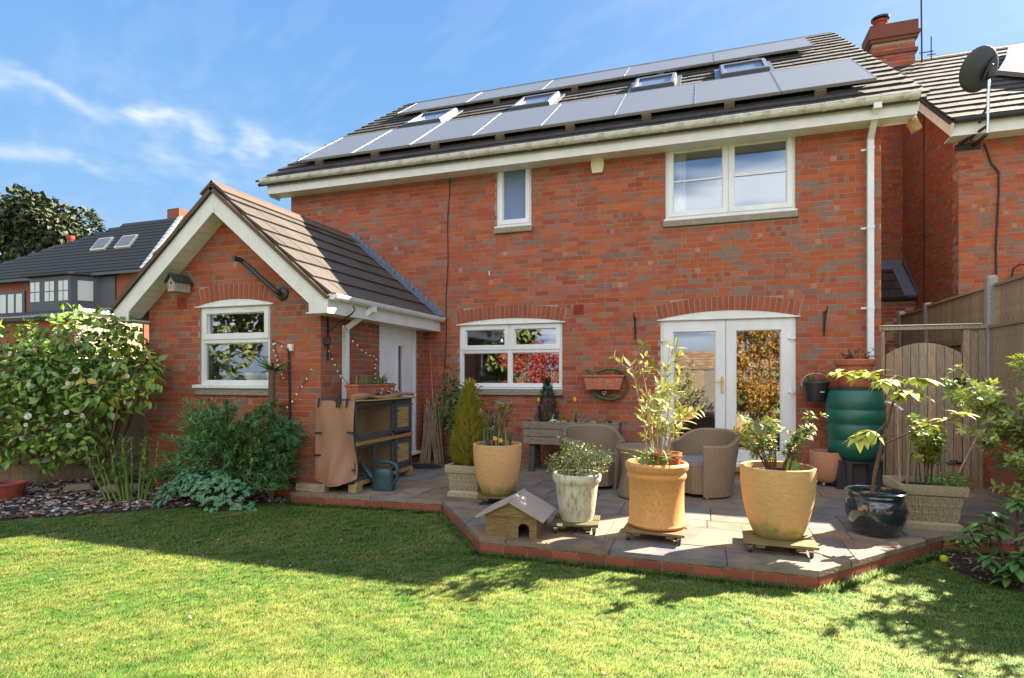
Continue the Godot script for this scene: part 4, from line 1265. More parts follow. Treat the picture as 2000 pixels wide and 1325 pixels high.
	m.tube([Vector3(0, 0, 0), Vector3(0.02, 1.06, 0)], 0.022, 10)
	part(s, "mast", m, M.chrome)
	var br := MB.new()
	br.box(Vector3(-0.02, -0.03, -0.22), Vector3(0.04, 0.04, 0.50)); br.box(Vector3(-0.10, -0.03, -0.46), Vector3(0.36, 0.10, 0.03)); br.tube([Vector3(0, 0.12, 0), Vector3(-0.22, 0.02, -0.48)], 0.025, 6); br.tube([Vector3(0, 0.45, 0), Vector3(-0.12, 0.0, -0.3)], 0.02, 6)
	part(s, "wall_bracket", br, M.black_iron)
	var dn := Vector3(-0.42, 0.42, -0.80).normalized()
	var dx := dn.cross(Vector3.UP).normalized()
	var dbas := Basis(dx, dn, dx.cross(dn))
	var dm := MB.new()
	dm.lathe([Vector2(0.0, 0.0), Vector2(0.12, 0.008), Vector2(0.25, 0.035), Vector2(0.34, 0.065), Vector2(0.385, 0.088), Vector2(0.39, 0.095), Vector2(0.34, 0.075), Vector2(0.25, 0.045), Vector2(0.12, 0.018), Vector2(0.0, 0.01)], 36)
	for i in dm.v.size(): dm.v[i] *= 0.88
	part(s, "dish", dm, mat("dish_grey", lin(0.045, 0.047, 0.052), 0.5, T.mott, Vector3.ONE), Vector3(-0.08, 1.02, 0.06), dbas)
	var arm := MB.new()
	arm.tube([Vector3(-0.05, 0.86, -0.02), Vector3(-0.05, 0.95, 0.10), Vector3(0.03, 1.12, 0.08), Vector3(0.10, 1.22, 0.02)], 0.022, 6)
	arm.cbox(Vector3(0.02, 0.98, 0.03), Vector3(0.10, 0.22, 0.10), 0.02)
	part(s, "feed_arm", arm, M.black_iron)

# ---------- far house and trees on the left ----------
func build_far() -> void:
	var h := thing("far_house", "distant house with steep slate roof, two roof lights and a grey bay window", "house", Vector3(-26, GROUND, -9.5))
	var EY := 5.62; var Z := -8.0; var XR := -20.7
	var b := MB.new()
	b.bb(Vector3(-36, -0.3, -12.0), Vector3(XR - 0.2, EY, Z))
	b.prism(PackedVector2Array([Vector2(8.0, EY), Vector2(11.4, EY), Vector2(9.55, 7.9)]), -0.3, 0.0, Transform3D(Basis(Vector3(0, 0, -1), Vector3.UP, Vector3(1, 0, 0)), Vector3(XR - 0.2, 0, 0)))
	b.col = Color.WHITE
	var wall := wpart(h, "wall", b, M.far_brick)
	var r := MB.new()
	var RR := Vector3(XR, 8.05, -9.5); var RL := Vector3(-23.2, 8.05, -9.5); var ER := Vector3(XR, EY - 0.05, -7.75); var EL := Vector3(-33.5, EY - 0.05, -7.75); var BL := Vector3(-33.5, EY, -12.2); var BR := Vector3(XR, EY, -12.2)
	for k in 2:
		var o := Vector3(0, -0.12 * k, 0)
		r.q(ER + o, EL + o, RL + o, RR + o, Vector3(0, 0.6, 1)); r.q(BR + o, BL + o, RL + o, RR + o, Vector3(0, 0.6, -1)); r.tri(EL + o, BL + o, RL + o, Vector3(-1, 0.5, 0))
	r.q(ER, RR, RR + Vector3(0, -0.12, 0), ER + Vector3(0, -0.12, 0), Vector3.RIGHT)
	var roof := wpart(h, "roof", r, M.slate)
	var vg := MB.new()
	var vd := (RR - ER).normalized()
	for i in 14:
		var p := ER.lerp(RR, (i + 0.5) / 14.0)
		vg.box(p + Vector3(-0.02, 0.03, 0), Vector3(0.20, 0.18, 0.07), Basis(Vector3.RIGHT, vd, Vector3.RIGHT.cross(vd)))
	wpart(roof, "verge_tile", vg, M.white_paint)
	var sc := MB.new()
	for i in 15:
		var t := (i + 0.3) / 15.5
		var a := ER.lerp(RR, t); var c := EL.lerp(RL, t)
		var d := (RR - ER).normalized() * 0.24
		var n := Vector3(0, (RR - ER).z, -(RR - ER).y).normalized()
		if n.y < 0: n = -n
		sc.q(a + n * 0.035, c + n * 0.035, c + d + n * 0.008, a + d + n * 0.008, n); sc.q(a + n * 0.035, c + n * 0.035, c + n * 0.004, a + n * 0.004, -d)
	wpart(roof, "slate_courses", sc, M.slate).set_meta("kind", "stuff")
	# roof lights
	var nrm := (EL - ER).cross(RR - ER).normalized()
	if nrm.y < 0: nrm = -nrm
	var up := (RR - ER - Vector3.RIGHT * (RR - ER).dot(Vector3.RIGHT)).normalized()
	for x in [-24.15, -22.75]:
		var c := Vector3(x, ER.y, ER.z) + up * 1.72 + nrm * 0.05
		var s := MB.new()
		s.box(c, Vector3(0.85, 0.72, 0.1), Basis(Vector3.RIGHT, up, nrm))
		var sk := wpart(roof, "skylight", s, M.white_paint)
		var g := MB.new()
		g.box(c + nrm * 0.055, Vector3(0.72, 0.60, 0.02), Basis(Vector3.RIGHT, up, nrm))
		wpart(sk, "pane", g, M.panel_glass)
	var gu := MB.new()
	gu.bb(Vector3(-33.5, EY - 0.16, -7.78), Vector3(XR, EY - 0.06, -7.66))
	wpart(roof, "gutter", gu, M.grey_frame)
	var cc := MB.new()
	cc.col = Color(0.42, 0.14, 0.07)
	cc.bb(Vector3(-28.6, 6.0, -10.4), Vector3(-27.4, 7.45, -9.6)); cc.bb(Vector3(-28.7, 7.2, -10.5), Vector3(-27.3, 7.36, -9.5))
	var ch := wpart(h, "chimney", cc, M.brick)
	var cp := MB.new()
	cp.lathe([Vector2(0.16, 0.0), Vector2(0.13, 0.35), Vector2(0.17, 0.36), Vector2(0.17, 0.5), Vector2(0.0, 0.5)], 12, Vector3(-28.0, 7.45, -10.0))
	wpart(ch, "chimney_pot", cp, M.vent_clay)
	var c2 := MB.new()
	c2.col = Color(0.3, 0.1, 0.06)
	c2.bb(Vector3(-23.1, 7.6, -11.4), Vector3(-22.4, 9.0, -10.9))
	wpart(h, "chimney", c2, M.brick)
	# bay window
	var bay := MB.new()
	var bp := PackedVector2Array([Vector2(-26.6, Z), Vector2(-26.3, Z + 0.75), Vector2(-23.9, Z + 0.75), Vector2(-23.3, Z + 0.06), Vector2(-22.4, Z + 0.06), Vector2(-22.4, Z - 0.1), Vector2(-26.6, Z - 0.1)])
	bay.slab(bp, 3.9, 5.45)
	var by := wpart(h, "bay_window", bay, M.grey_frame)
	var tops := MB.new()
	tops.slab(PackedVector2Array([Vector2(-26.8, Z), Vector2(-26.5, Z + 0.95), Vector2(-23.8, Z + 0.95), Vector2(-23.1, Z), Vector2(-22.2, Z), Vector2(-22.2, Z - 0.1), Vector2(-26.8, Z - 0.1)]), 5.47, 5.56)
	wpart(by, "bay_roof", tops, M.slate)
	for x in [-25.95, -25.1, -24.3]:
		var p := MB.new()
		p.bb(Vector3(x - 0.27, 4.45, Z + 0.755), Vector3(x + 0.27, 5.25, Z + 0.765))
		var pn := wpart(by, "pane", p, M.pale_glass)
		var gb := MB.new()
		gb.bb(Vector3(x - 0.27, 4.83, Z + 0.766), Vector3(x + 0.27, 4.86, Z + 0.775)); gb.bb(Vector3(x - 0.012, 4.45, Z + 0.766), Vector3(x + 0.012, 5.25, Z + 0.775))
		part(by, "glazing_bar", gb.mesh(origin_of(by)), M.grey_frame)
	var sp := MB.new()
	var sd := Vector3(0.6, 0, -0.75).normalized()
	sp.box(Vector3(-23.6 + 0.012, 4.85, Z + 0.385), Vector3(0.5, 0.8, 0.04), Basis(sd, Vector3.UP, sd.cross(Vector3.UP)))
	wpart(by, "pane", sp, M.pale_glass)
	for x in [-28.6, -31.2]:
		var fr := MB.new()
		fr.bb(Vector3(x - 0.85, 4.0, Z), Vector3(x + 0.85, 5.1, Z + 0.06))
		var wf := wpart(h, "window", fr, M.grey_frame)
		for i in 3:
			var p := MB.new()
			p.bb(Vector3(x - 0.72 + i * 0.52, 4.12, Z + 0.061), Vector3(x - 0.34 + i * 0.52, 4.98, Z + 0.07))
			wpart(wf, "pane", p, M.pale_glass)
	# low building in front of it
	var g := thing("outbuilding", "low brick outbuilding with cream sunlit side wall and white coping", "outbuilding", Vector3(-24, GROUND, -7.0))
	var gb := MB.new()
	gb.bb(Vector3(-30, -0.3, -6.9), Vector3(-20.62, 3.55, -5.2))
	wpart(g, "wall", gb, M.far_brick)
	var gs := MB.new()
	gs.bb(Vector3(-20.62, -0.3, -7.6), Vector3(-20.5, 3.62, -5.18))
	wpart(g, "side_wall", gs, M.render_cream)
	for i in 8:
		var cp2 := MB.new()
		cp2.cbox(Vector3(-20.56, 3.70, -5.33 - i * 0.31), Vector3(0.34, 0.16, 0.29), 0.03)
		wpart(g, "coping_stone", cp2, M.white_paint)
	var gr := MB.new()
	gr.q(Vector3(-30, 3.5, -5.0), Vector3(-20.7, 3.5, -5.0), Vector3(-20.7, 4.0, -6.9), Vector3(-30, 4.0, -6.9), Vector3.UP)
	gr.bb(Vector3(-30, 3.38, -5.1), Vector3(-20.7, 3.50, -4.98))
	wpart(g, "roof", gr, M.slate)
	# trees
	far_tree("far_tree", "dark leafy tree standing behind the distant slate-roofed house", Vector3(-47.0, GROUND, -20), 14.4, 4.6, [Color(0.03, 0.05, 0.018), Color(0.05, 0.075, 0.025), Color(0.07, 0.085, 0.035)], "trees behind the distant house", 0.28, 15000)
	far_tree("far_tree", "paler tree at the left edge, lower than the dark leafy tree", Vector3(-51, GROUND, -17), 9.2, 3.4, [Color(0.05, 0.075, 0.022), Color(0.075, 0.10, 0.03)], "trees behind the distant house")

func far_tree(called: String, label: String, at: Vector3, high: float, wide: float, cols: Array, group := "", leaf := 0.17, n := 5200) -> Node3D:
	var t := thing(called, label, "tree", at, 0.0, group)
	var b := MB.new()
	b.tube([Vector3.ZERO, Vector3(0.1, high * 0.3, 0), Vector3(-0.1, high * 0.65, 0.1), Vector3(0, high * 0.9, 0)], [high * 0.022, high * 0.018, high * 0.011, 0.02], 8)
	var balls := []
	for i in 34:
		var a := rf(0, TAU); var y := rf(0.28, 0.98)
		var rr := wide * sqrt(maxf(0.05, 1.0 - pow((y - 0.55) / 0.48, 2.0))) * rf(0.35, 1.0)
		var c := Vector3(cos(a) * rr, y * high, sin(a) * rr)
		balls.append([c, wide * rf(0.16, 0.32)])
		b.tube([Vector3(0, high * (y * 0.75), 0), c * Vector3(0.5, 1, 0.5) + Vector3(0, -0.2, 0), c], [high * 0.007, high * 0.004, 0.01], 5, false)
	part(t, "trunk", b, M.bark)
	scatter(t, "crown", balls, n, leaf_mesh(leaf * 1.5, leaf, 0.25, 0.2, Color.WHITE, 2), M.needle, cols, 0.6, 1.3, 0.0, [])
	return t

# ---------- leaves ----------
func leaf_mesh(l: float, w: float, fold: float, curl: float, col: Color, seg := 3, vein = null) -> ArrayMesh:
	var b := MB.new()
	b.col = col
	var prev := []
	for i in seg + 1:
		var t := float(i) / seg
		var hw := w * 0.5 * sin(PI * pow(t, 0.8)) if i < seg else 0.0
		if i == 0: hw = w * 0.05
		var y := l * t; var z := -curl * l * t * t
		var row := [Vector3(-hw, y, z + fold * hw), Vector3(0, y, z), Vector3(hw, y, z + fold * hw)]
		if i > 0:
			for k in 2:
				var a: Vector3 = prev[k]; var c: Vector3 = prev[k + 1]; var d: Vector3 = row[k + 1]; var e: Vector3 = row[k]
				var nn := (c - a).cross(e - a)
				if nn.length_squared() < 1e-14: nn = (d - c).cross(e - c)
				nn = nn.normalized()
				if nn.z < 0: nn = -nn
				if a.distance_to(c) > 1e-5: b.t3(a, c, d, nn, nn, nn)
				if d.distance_to(e) > 1e-5: b.t3(a, d, e, nn, nn, nn)
		prev = row
	return b.mesh()

func lbasis(d: Vector3, nrm: Vector3, s: float, roll := 0.0) -> Basis:
	var y := d.normalized()
	var x := y.cross(nrm)
	if x.length_squared() < 1e-6: x = y.cross(Vector3(0.3, 0.1, 0.95))
	x = x.normalized()
	if roll != 0.0: x = x.rotated(y, roll)
	return Basis(x * s, y * s, x.cross(y) * s)

# leaves through a volume of balls [centre, radius]; the nparts nearest to the camera are parts of their own, the rest one mass
func scatter(parent: Node3D, called: String, balls: Array, n: int, m: Mesh, mt: Material, cols: Array, s0: float, s1: float, droop: float, variants: Array, nparts := 0, hollow := 0.55, leaf_called := "leaf") -> void:
	var xfs := []; var cc := []
	var wt := 0.0
	for b in balls: wt += b[1] * b[1]
	for b in balls:
		var k := int(n * b[1] * b[1] / wt + 0.5)
		for i in k:
			var o := rv()
			var p: Vector3 = b[0] + o * b[1] * (hollow + (1.05 - hollow) * sqrt(rng.randf()))
			var d := (o * 0.8 + rv() * 0.7 + Vector3(0, -droop, 0)).normalized()
			xfs.append(Transform3D(lbasis(d, (o + Vector3.UP * 0.7 + rv() * 0.4), rf(s0, s1)), p))
			var c: Color = cols[rng.randi_range(0, cols.size() - 1)]
			var t := rf(0.75, 1.25)
			cc.append(Color(c.r * t, c.g * t, c.b * t))
	leaves_out(parent, called, xfs, cc, m, mt, variants, nparts, leaf_called)

func leaves_out(parent: Node3D, called: String, xfs: Array, cc: Array, m: Mesh, mt: Material, variants: Array, nparts: int, leaf_called := "leaf") -> void:
	var ix := range(xfs.size())
	if nparts > 0:
		var o := origin_of(parent)
		var ds := []
		for i in xfs.size(): ds.append((xfs[i].origin + o).distance_squared_to(cam_at))
		ix.sort_custom(func(a, b): return ds[a] < ds[b])
		for j in mini(nparts, ix.size()):
			part(parent, leaf_called, variants[rng.randi_range(0, variants.size() - 1)], mt, xfs[ix[j]].origin, xfs[ix[j]].basis)
	if ix.size() > nparts:
		var a := []; var b := []
		for j in range(nparts, ix.size()): a.append(xfs[ix[j]]); b.append(cc[ix[j]])
		copies(parent, called, m, mt, a, b)

# ---------- fences, gate, low wall ----------
func board_tone() -> Color:
	var t := rf(0.8, 1.15)
	var k := rng.randf()
	return Color(0.58 * t, 0.41 * t, 0.265 * t).lerp(Color(0.47 * t, 0.395 * t, 0.30 * t), k)

func fence_run(parent: Node3D, a: Vector3, b: Vector3, y0: float, y1: float, bw := 0.10) -> void:
	var d := (b - a); d.y = 0
	var ln := d.length(); d = d.normalized()
	var nrm := d.cross(Vector3.UP)
	var n := int(ln / bw)
	var o := origin_of(parent)
	for i in n:
		var m := MB.new()
		m.col = board_tone()
		m.box(Vector3.ZERO, Vector3(ln / n + 0.008, y1 - y0 + rf(-0.01, 0.01), 0.016), Basis(Vector3.UP, 0.07))
		part(parent, "board", m, M.fence_wood, a + d * (ln * (i + 0.5) / n) + Vector3.UP * ((y0 + y1) * 0.5) + nrm * rf(-0.002, 0.002) - o - Vector3(0, a.y, 0), Basis(d, Vector3.UP, nrm))
	var c := MB.new()
	c.col = board_tone()
	c.box(a + d * ln * 0.5 + Vector3.UP * (y1 + 0.012 - a.y), Vector3(ln - 0.02, 0.035, 0.07), Basis(d, Vector3.UP, nrm))
	wpart(parent, "capping_rail", c, M.fence_wood)

func concrete_post(parent: Node3D, p: Vector3, y1: float) -> void:
	var b := MB.new()
	b.cbox(Vector3(p.x, (y1 - 0.3) * 0.5, p.z), Vector3(0.11, y1 + 0.3, 0.12), 0.02)
	wpart(parent, "concrete_post", b, M.concrete)

func build_fences() -> void:
	var X := 3.47
	var f := thing("board_fence", "tall vertical board fence with concrete posts along the right boundary", "fence", Vector3(X, GROUND, 0))
	for z in [-3.57, -2.25, -0.06, 1.75, 3.6]: concrete_post(f, Vector3(X, 0, z), (2.62 if z < -1.0 else 2.70) if z < 1.0 else 1.80)
	fence_run(f, Vector3(X, 0, -2.31), Vector3(X, 0, -3.51), 0.1, 2.52, 0.11)
	fence_run(f, Vector3(X, 0, -0.12), Vector3(X, 0, -2.19), 0.1, 2.55, 0.11)
	fence_run(f, Vector3(X + 0.03, 0, 0.80), Vector3(X + 0.03, 0, 0.0), 2.02, 2.56, 0.11)
	fence_run(f, Vector3(X - 0.03, 0, 1.70), Vector3(X - 0.03, 0, 0.0), 0.62, 2.03, 0.11)
	fence_run(f, Vector3(X, 0, 3.55), Vector3(X, 0, 1.80), 0.62, 1.72, 0.13)
	fence_run(f, Vector3(X, 0, 8.0), Vector3(X, 0, 3.65), 0.62, 1.72, 0.16)
	var rl := MB.new()
	rl.col = board_tone()
	rl.bb(Vector3(X - 0.06, 1.86, -2.2), Vector3(X - 0.02, 1.96, -0.1)); rl.bb(Vector3(X - 0.06, 1.86, -3.5), Vector3(X - 0.02, 1.96, -2.3))
	wpart(f, "fence_rail", rl, M.fence_wood)
	# low brick wall below the fence
	var w := thing("garden_wall", "low brick retaining wall below the right-hand fence", "wall", Vector3(3.5, GROUND, 2.0))
	var wb := MB.new()
	wb.bb(Vector3(3.397, -0.3, -0.25), Vector3(3.62, 0.66, 4.9))
	var wp := wpart(w, "wall_core", wb, M.mortar)
	brick_wall(wp, Vector3(3.39, 0, -0.25), Vector3.BACK, Vector3.LEFT, 5.1, -0.15, 0.62, func(_y): return [], 110, Vector3(3.39, 0.3, 1.0))
	for i in 17:
		var b := MB.new()
		b.col = brick_tone()
		b.cbox(Vector3(3.50, 0.655, -0.10 + i * 0.295), Vector3(0.27, 0.065, 0.285), 0.006)
		wpart(wp, "coping_brick", b, M.brick)
	# gate
	var g := thing("garden_gate", "weathered arched wooden board gate under a beam beside the house", "gate", Vector3(2.73, 0, -0.08))
	var x0 := 2.31; var x1 := 3.165
	for i in 9:
		var b := MB.new()
		b.col = board_tone()
		var xa := lerpf(x0, x1, i / 9.0) + 0.003; var xb := lerpf(x0, x1, (i + 1) / 9.0) - 0.003
		var ya := 1.86 - 0.55 * pow((xa - 2.74), 2.0) * 1.5; var yb := 1.86 - 0.55 * pow((xb - 2.74), 2.0) * 1.5
		b.prism(PackedVector2Array([Vector2(xa, 0.09), Vector2(xb, 0.09), Vector2(xb, yb), Vector2(xa, ya)]), -0.09, -0.068)
		wpart(g, "board", b, M.fence_wood)
	for y in [0.3, 1.0, 1.55]:
		var b := MB.new()
		b.col = board_tone()
		b.bb(Vector3(x0, y, -0.13), Vector3(x1, y + 0.1, -0.092))
		wpart(g, "ledge", b, M.fence_wood)
	for p in [[2.252, 2.298, 2.03], [3.175, 3.25, 2.03]]:
		var b := MB.new()
		b.col = board_tone()
		b.cbox(Vector3((p[0] + p[1]) * 0.5, 0.99, -0.10), Vector3(p[1] - p[0], 2.1, 0.08), 0.005)
		wpart(g, "post", b, M.fence_wood)
	var bm := MB.new()
	bm.col = board_tone()
	bm.cbox(Vector3(2.85, 2.055, -0.09), Vector3(1.2, 0.055, 0.10), 0.005)
	wpart(g, "beam", bm, M.fence_wood)
	var bc := MB.new()
	bc.box(Vector3(2.80, 2.092, -0.085), Vector3(1.12, 0.012, 0.13))
	wpart(g, "beam_cap", bc, M.white_paint)
	for i in 2:
		var b := MB.new()
		b.col = board_tone()
		b.bb(Vector3(3.255 + i * 0.088, -0.05, -0.11 + i * 0.01), Vector3(3.338 + i * 0.088, 2.02, -0.085 + i * 0.01))
		wpart(g, "infill_board", b, M.fence_wood)
	var la := MB.new()
	la.bb(Vector3(3.06, 1.30, -0.066), Vector3(3.20, 1.40, -0.05)); la.tube([Vector3(3.08, 0.30, -0.05), Vector3(3.19, 0.30, -0.05)], 0.012, 6)
	wpart(g, "latch", la, M.black_iron)
	var bt := MB.new()
	bt.tube([Vector3(2.98, 0.30, -0.05), Vector3(3.16, 0.30, -0.05)], 0.010, 8); bt.bb(Vector3(3.02, 0.27, -0.066), Vector3(3.12, 0.33, -0.058))
	wpart(g, "bolt", bt, M.chrome)
	for s in [[2.98, 3.22, 0.0, 0.075, 0.10], [3.0, 3.20, 0.076, 0.14, 0.03]]:
		var b := MB.new()
		b.col = Color(0.42, 0.27, 0.13)
		b.cbox(Vector3((s[0] + s[1]) * 0.5, (s[2] + s[3]) * 0.5, s[4] - 0.05), Vector3(s[1] - s[0], s[3] - s[2], 0.14), 0.005)
		wpart(g, "step_block", b, M.wood_x)
	# left fence, behind the flowering shrub
	var lf := thing("board_fence", "dark weathered board fence behind the white-flowered shrub on the left", "fence", Vector3(-9, GROUND, 3.0))
	var a := Vector3(-11.6, 0, 6.6); var e := Vector3(-7.75, 0, 1.3)
	fence_run(lf, e, a, -0.12, 1.65, 0.14)
	var dd := (e - a).normalized(); var nn := dd.cross(Vector3.UP)
	if nn.x < 0: nn = -nn
	for y in [0.22, 1.25]:
		var r2 := MB.new()
		r2.col = board_tone()
		r2.box((a + e) * 0.5 + Vector3(0, y, 0) + nn * 0.03, Vector3(a.distance_to(e), 0.085, 0.04), Basis(dd, Vector3.UP, dd.cross(Vector3.UP)))
		wpart(lf, "fence_rail", r2, M.fence_wood)

# ---------- what stands behind the camera and shows in the glass ----------
func build_reflected() -> void:
	var lm := leaf_mesh(0.10, 0.05, 0.2, 0.2, Color.WHITE, 2)
	var hd := thing("golden_hedge", "golden orange leaved hedge behind the camera, reflected in the french doors", "hedge", Vector3(2.3, GROUND, 13.0))
	var balls := []
	for i in 90: balls.append([Vector3(rf(-1.6, 2.6), rf(0.2, 3.8), rf(-0.35, 0.5)), rf(0.28, 0.5)])
	var b := MB.new()
	for i in 9: b.tube([Vector3(-1.4 + i * 0.45, 0, 0.1), Vector3(-1.4 + i * 0.45 + rf(-0.2, 0.2), 1.6, rf(-0.1, 0.2)), Vector3(-1.4 + i * 0.45 + rf(-0.3, 0.3), 3.2, rf(-0.2, 0.2))], [0.04, 0.025, 0.008], 6)
	part(hd, "trunk", b, M.bark)
	scatter(hd, "foliage", balls, 20000, lm, M.leaf_soft, [Color(0.68, 0.32, 0.02), Color(0.74, 0.42, 0.03), Color(0.52, 0.20, 0.015), Color(0.3, 0.26, 0.03), Color(0.62, 0.26, 0.02)], 0.8, 1.5, 0.2, [])
	var mp := thing("red_maple", "small crimson maple behind the camera, reflected in the kitchen window", "tree", Vector3(-6.0, GROUND, 11.6))
	var b2 := MB.new()
	b2.tube([Vector3.ZERO, Vector3(0.05, 0.5, 0), Vector3(-0.05, 1.3, 0)], [0.06, 0.05, 0.03], 7)
	var balls2 := []
	for i in 26:
		var c := Vector3(rf(-1.2, 1.2), rf(0.7, 2.5), rf(-0.7, 0.7))
		balls2.append([c, rf(0.25, 0.45)])
		b2.tube([Vector3(0, 0.7, 0), c * 0.6 + Vector3(0, 0.4, 0), c], [0.025, 0.015, 0.005], 5, false)
	part(mp, "trunk", b2, M.bark)
	scatter(mp, "crown", balls2, 5200, lm, M.leaf_soft, [Color(0.50, 0.03, 0.02), Color(0.38, 0.02, 0.02), Color(0.58, 0.06, 0.03)], 0.7, 1.3, 0.5, [])
	for p in [[-13.5, 13.5, 8.5, 3.2, "tall garden tree behind the camera, reflected in the porch window"], [-9.0, 15.5, 5.2, 2.0, "bushy garden tree behind the camera, left of the crimson maple"], [-2.6, 15.0, 4.2, 1.5, "small pale green tree behind the camera, right of the crimson maple"]]:
		far_tree("garden_tree", p[4], Vector3(p[0], GROUND, p[1]), p[2], p[3], [Color(0.10, 0.16, 0.03), Color(0.16, 0.20, 0.04), Color(0.28, 0.24, 0.06)], "trees behind the camera", 0.20, 7000)
	var h := thing("rear_house", "brick house with tiled gable roof behind the camera, reflected in the french doors", "house", Vector3(-1, GROUND, 24.0))
	var w := MB.new()
	w.bb(Vector3(-5, -0.3, 22.0), Vector3(4.5, 1.1, 28.0))
	wpart(h, "wall", w, M.far_brick)
	var r := MB.new()
	r.q(Vector3(-5.4, 1.0, 21.7), Vector3(4.9, 1.0, 21.7), Vector3(4.9, 2.75, 25.0), Vector3(-5.4, 2.75, 25.0), Vector3(0, 1, -1)); r.q(Vector3(-5.4, 1.0, 28.3), Vector3(4.9, 1.0, 28.3), Vector3(4.9, 2.75, 25.0), Vector3(-5.4, 2.75, 25.0), Vector3(0, 1, 1))
	var rear_roof := wpart(h, "roof", r, M.far_tile)
	tile_roof(rear_roof, Vector3(3.0, 1.02, 21.7), Vector3.LEFT, Vector3(0, 1.75, 3.3).normalized(), 6.0, 3.7, 0.34, 0.33, 0, Vector3.ZERO, Color(0.42, 0.24, 0.13))
	var gb := MB.new()
	gb.prism(PackedVector2Array([Vector2(0.3, 0.9), Vector2(2.9, 0.9), Vector2(1.6, 2.5)]), 20.5, 23.0)
	wpart(h, "gable_wall", gb, M.far_brick)
	var bb := MB.new()
	bb.prism(PackedVector2Array([Vector2(0.05, 0.85), Vector2(0.3, 0.85), Vector2(1.6, 2.42), Vector2(2.9, 0.85), Vector2(3.15, 0.85), Vector2(1.6, 2.72)]), 20.3, 20.45)
	wpart(h, "bargeboard", bb, M.white_paint)
	var f := thing("rear_fence", "timber board fence behind the camera at the end of the lawn", "fence", Vector3(-4, GROUND, 16.5))
	fence_run(f, Vector3(-13, 0, 16.5), Vector3(5, 0, 16.5), -0.1, 1.7, 0.5)

# ---------- pots, furniture and other things on the patio ----------
func pot_shape(called: String, parent: Node3D, outer: Array, wall: float, soil_drop: float, mt: Material, y := 0.0, wob := 0.006, moss := 0.0) -> Node3D:
	var pr := [Vector2(0.0, outer[0].y)]
	for p in outer: pr.append(p)
	var last: Vector2 = outer[outer.size() - 1]
	pr.append(Vector2(last.x - wall * 0.4, last.y + 0.006)); pr.append(Vector2(last.x - wall, last.y)); pr.append(Vector2(last.x - wall - 0.01, last.y - soil_drop - 0.03))
	var b := MB.new()
	b.lathe(pr, 40, Vector3(0, y, 0), wob)
	if moss > 0.0:                                # algae growing up from the foot, with a ragged edge
		var fn := FastNoiseLite.new(); fn.seed = 5; fn.frequency = 7.0
		for i in b.v.size():
			var p: Vector3 = b.v[i]
			var k := clampf((moss - p.y + 0.10 * fn.get_noise_3dv(p) + 0.05 * fn.get_noise_3dv(p * 3.0)) / 0.09, 0.0, 1.0)
			b.c[i] = Color.WHITE.lerp(Color(0.40, 0.62, 0.34), k)
	var o := part(parent, called, b, mt)
	var s := MB.new()
	s.lathe([Vector2(last.x - wall - 0.004, last.y - soil_drop), Vector2(last.x * 0.5, last.y - soil_drop + 0.012), Vector2(0.0, last.y - soil_drop + 0.02)], 20, Vector3(0, y, 0))
	part(o, "soil", s, M.soil)
	return o

func dolly(label: String, at: Vector3, turn: float, w: float, dark: Color) -> void:
	var t := thing("plant_dolly", label, "plant stand", at, turn, "wheeled wooden stands under the pots")
	for i in 2:
		var b := MB.new()
		b.col = dark * rf(0.9, 1.1)
		b.cbox(Vector3(0, 0.085, -w * 0.25 + i * w * 0.5), Vector3(w, 0.022, w * 0.44), 0.003)
		part(t, "plank", b, M.wood_x)
	for i in 2:
		var b := MB.new()
		b.col = dark * 0.8
		b.cbox(Vector3(-w * 0.27 + i * w * 0.54, 0.062, 0), Vector3(0.07, 0.022, w * 0.92), 0.003)
		part(t, "batten", b, M.wood_y)
	for x in [-1, 1]:
		for z in [-1, 1]:
			var b := MB.new()
			var c := Vector3(x * w * 0.41, 0.026, z * w * 0.38)
			b.tube([c + Vector3(-0.012, 0, 0), c + Vector3(0.012, 0, 0)], 0.026, 14)
			var cs := part(t, "castor", b, M.black_plastic)
			var k := MB.new()
			k.box(c + Vector3(0, 0.026, 0), Vector3(0.034, 0.012, 0.036)); k.box(c + Vector3(0.016, 0.012, 0), Vector3(0.003, 0.03, 0.02)); k.box(c + Vector3(-0.016, 0.012, 0), Vector3(0.003, 0.03, 0.02))
			part(cs, "castor_fork", k, M.chrome)

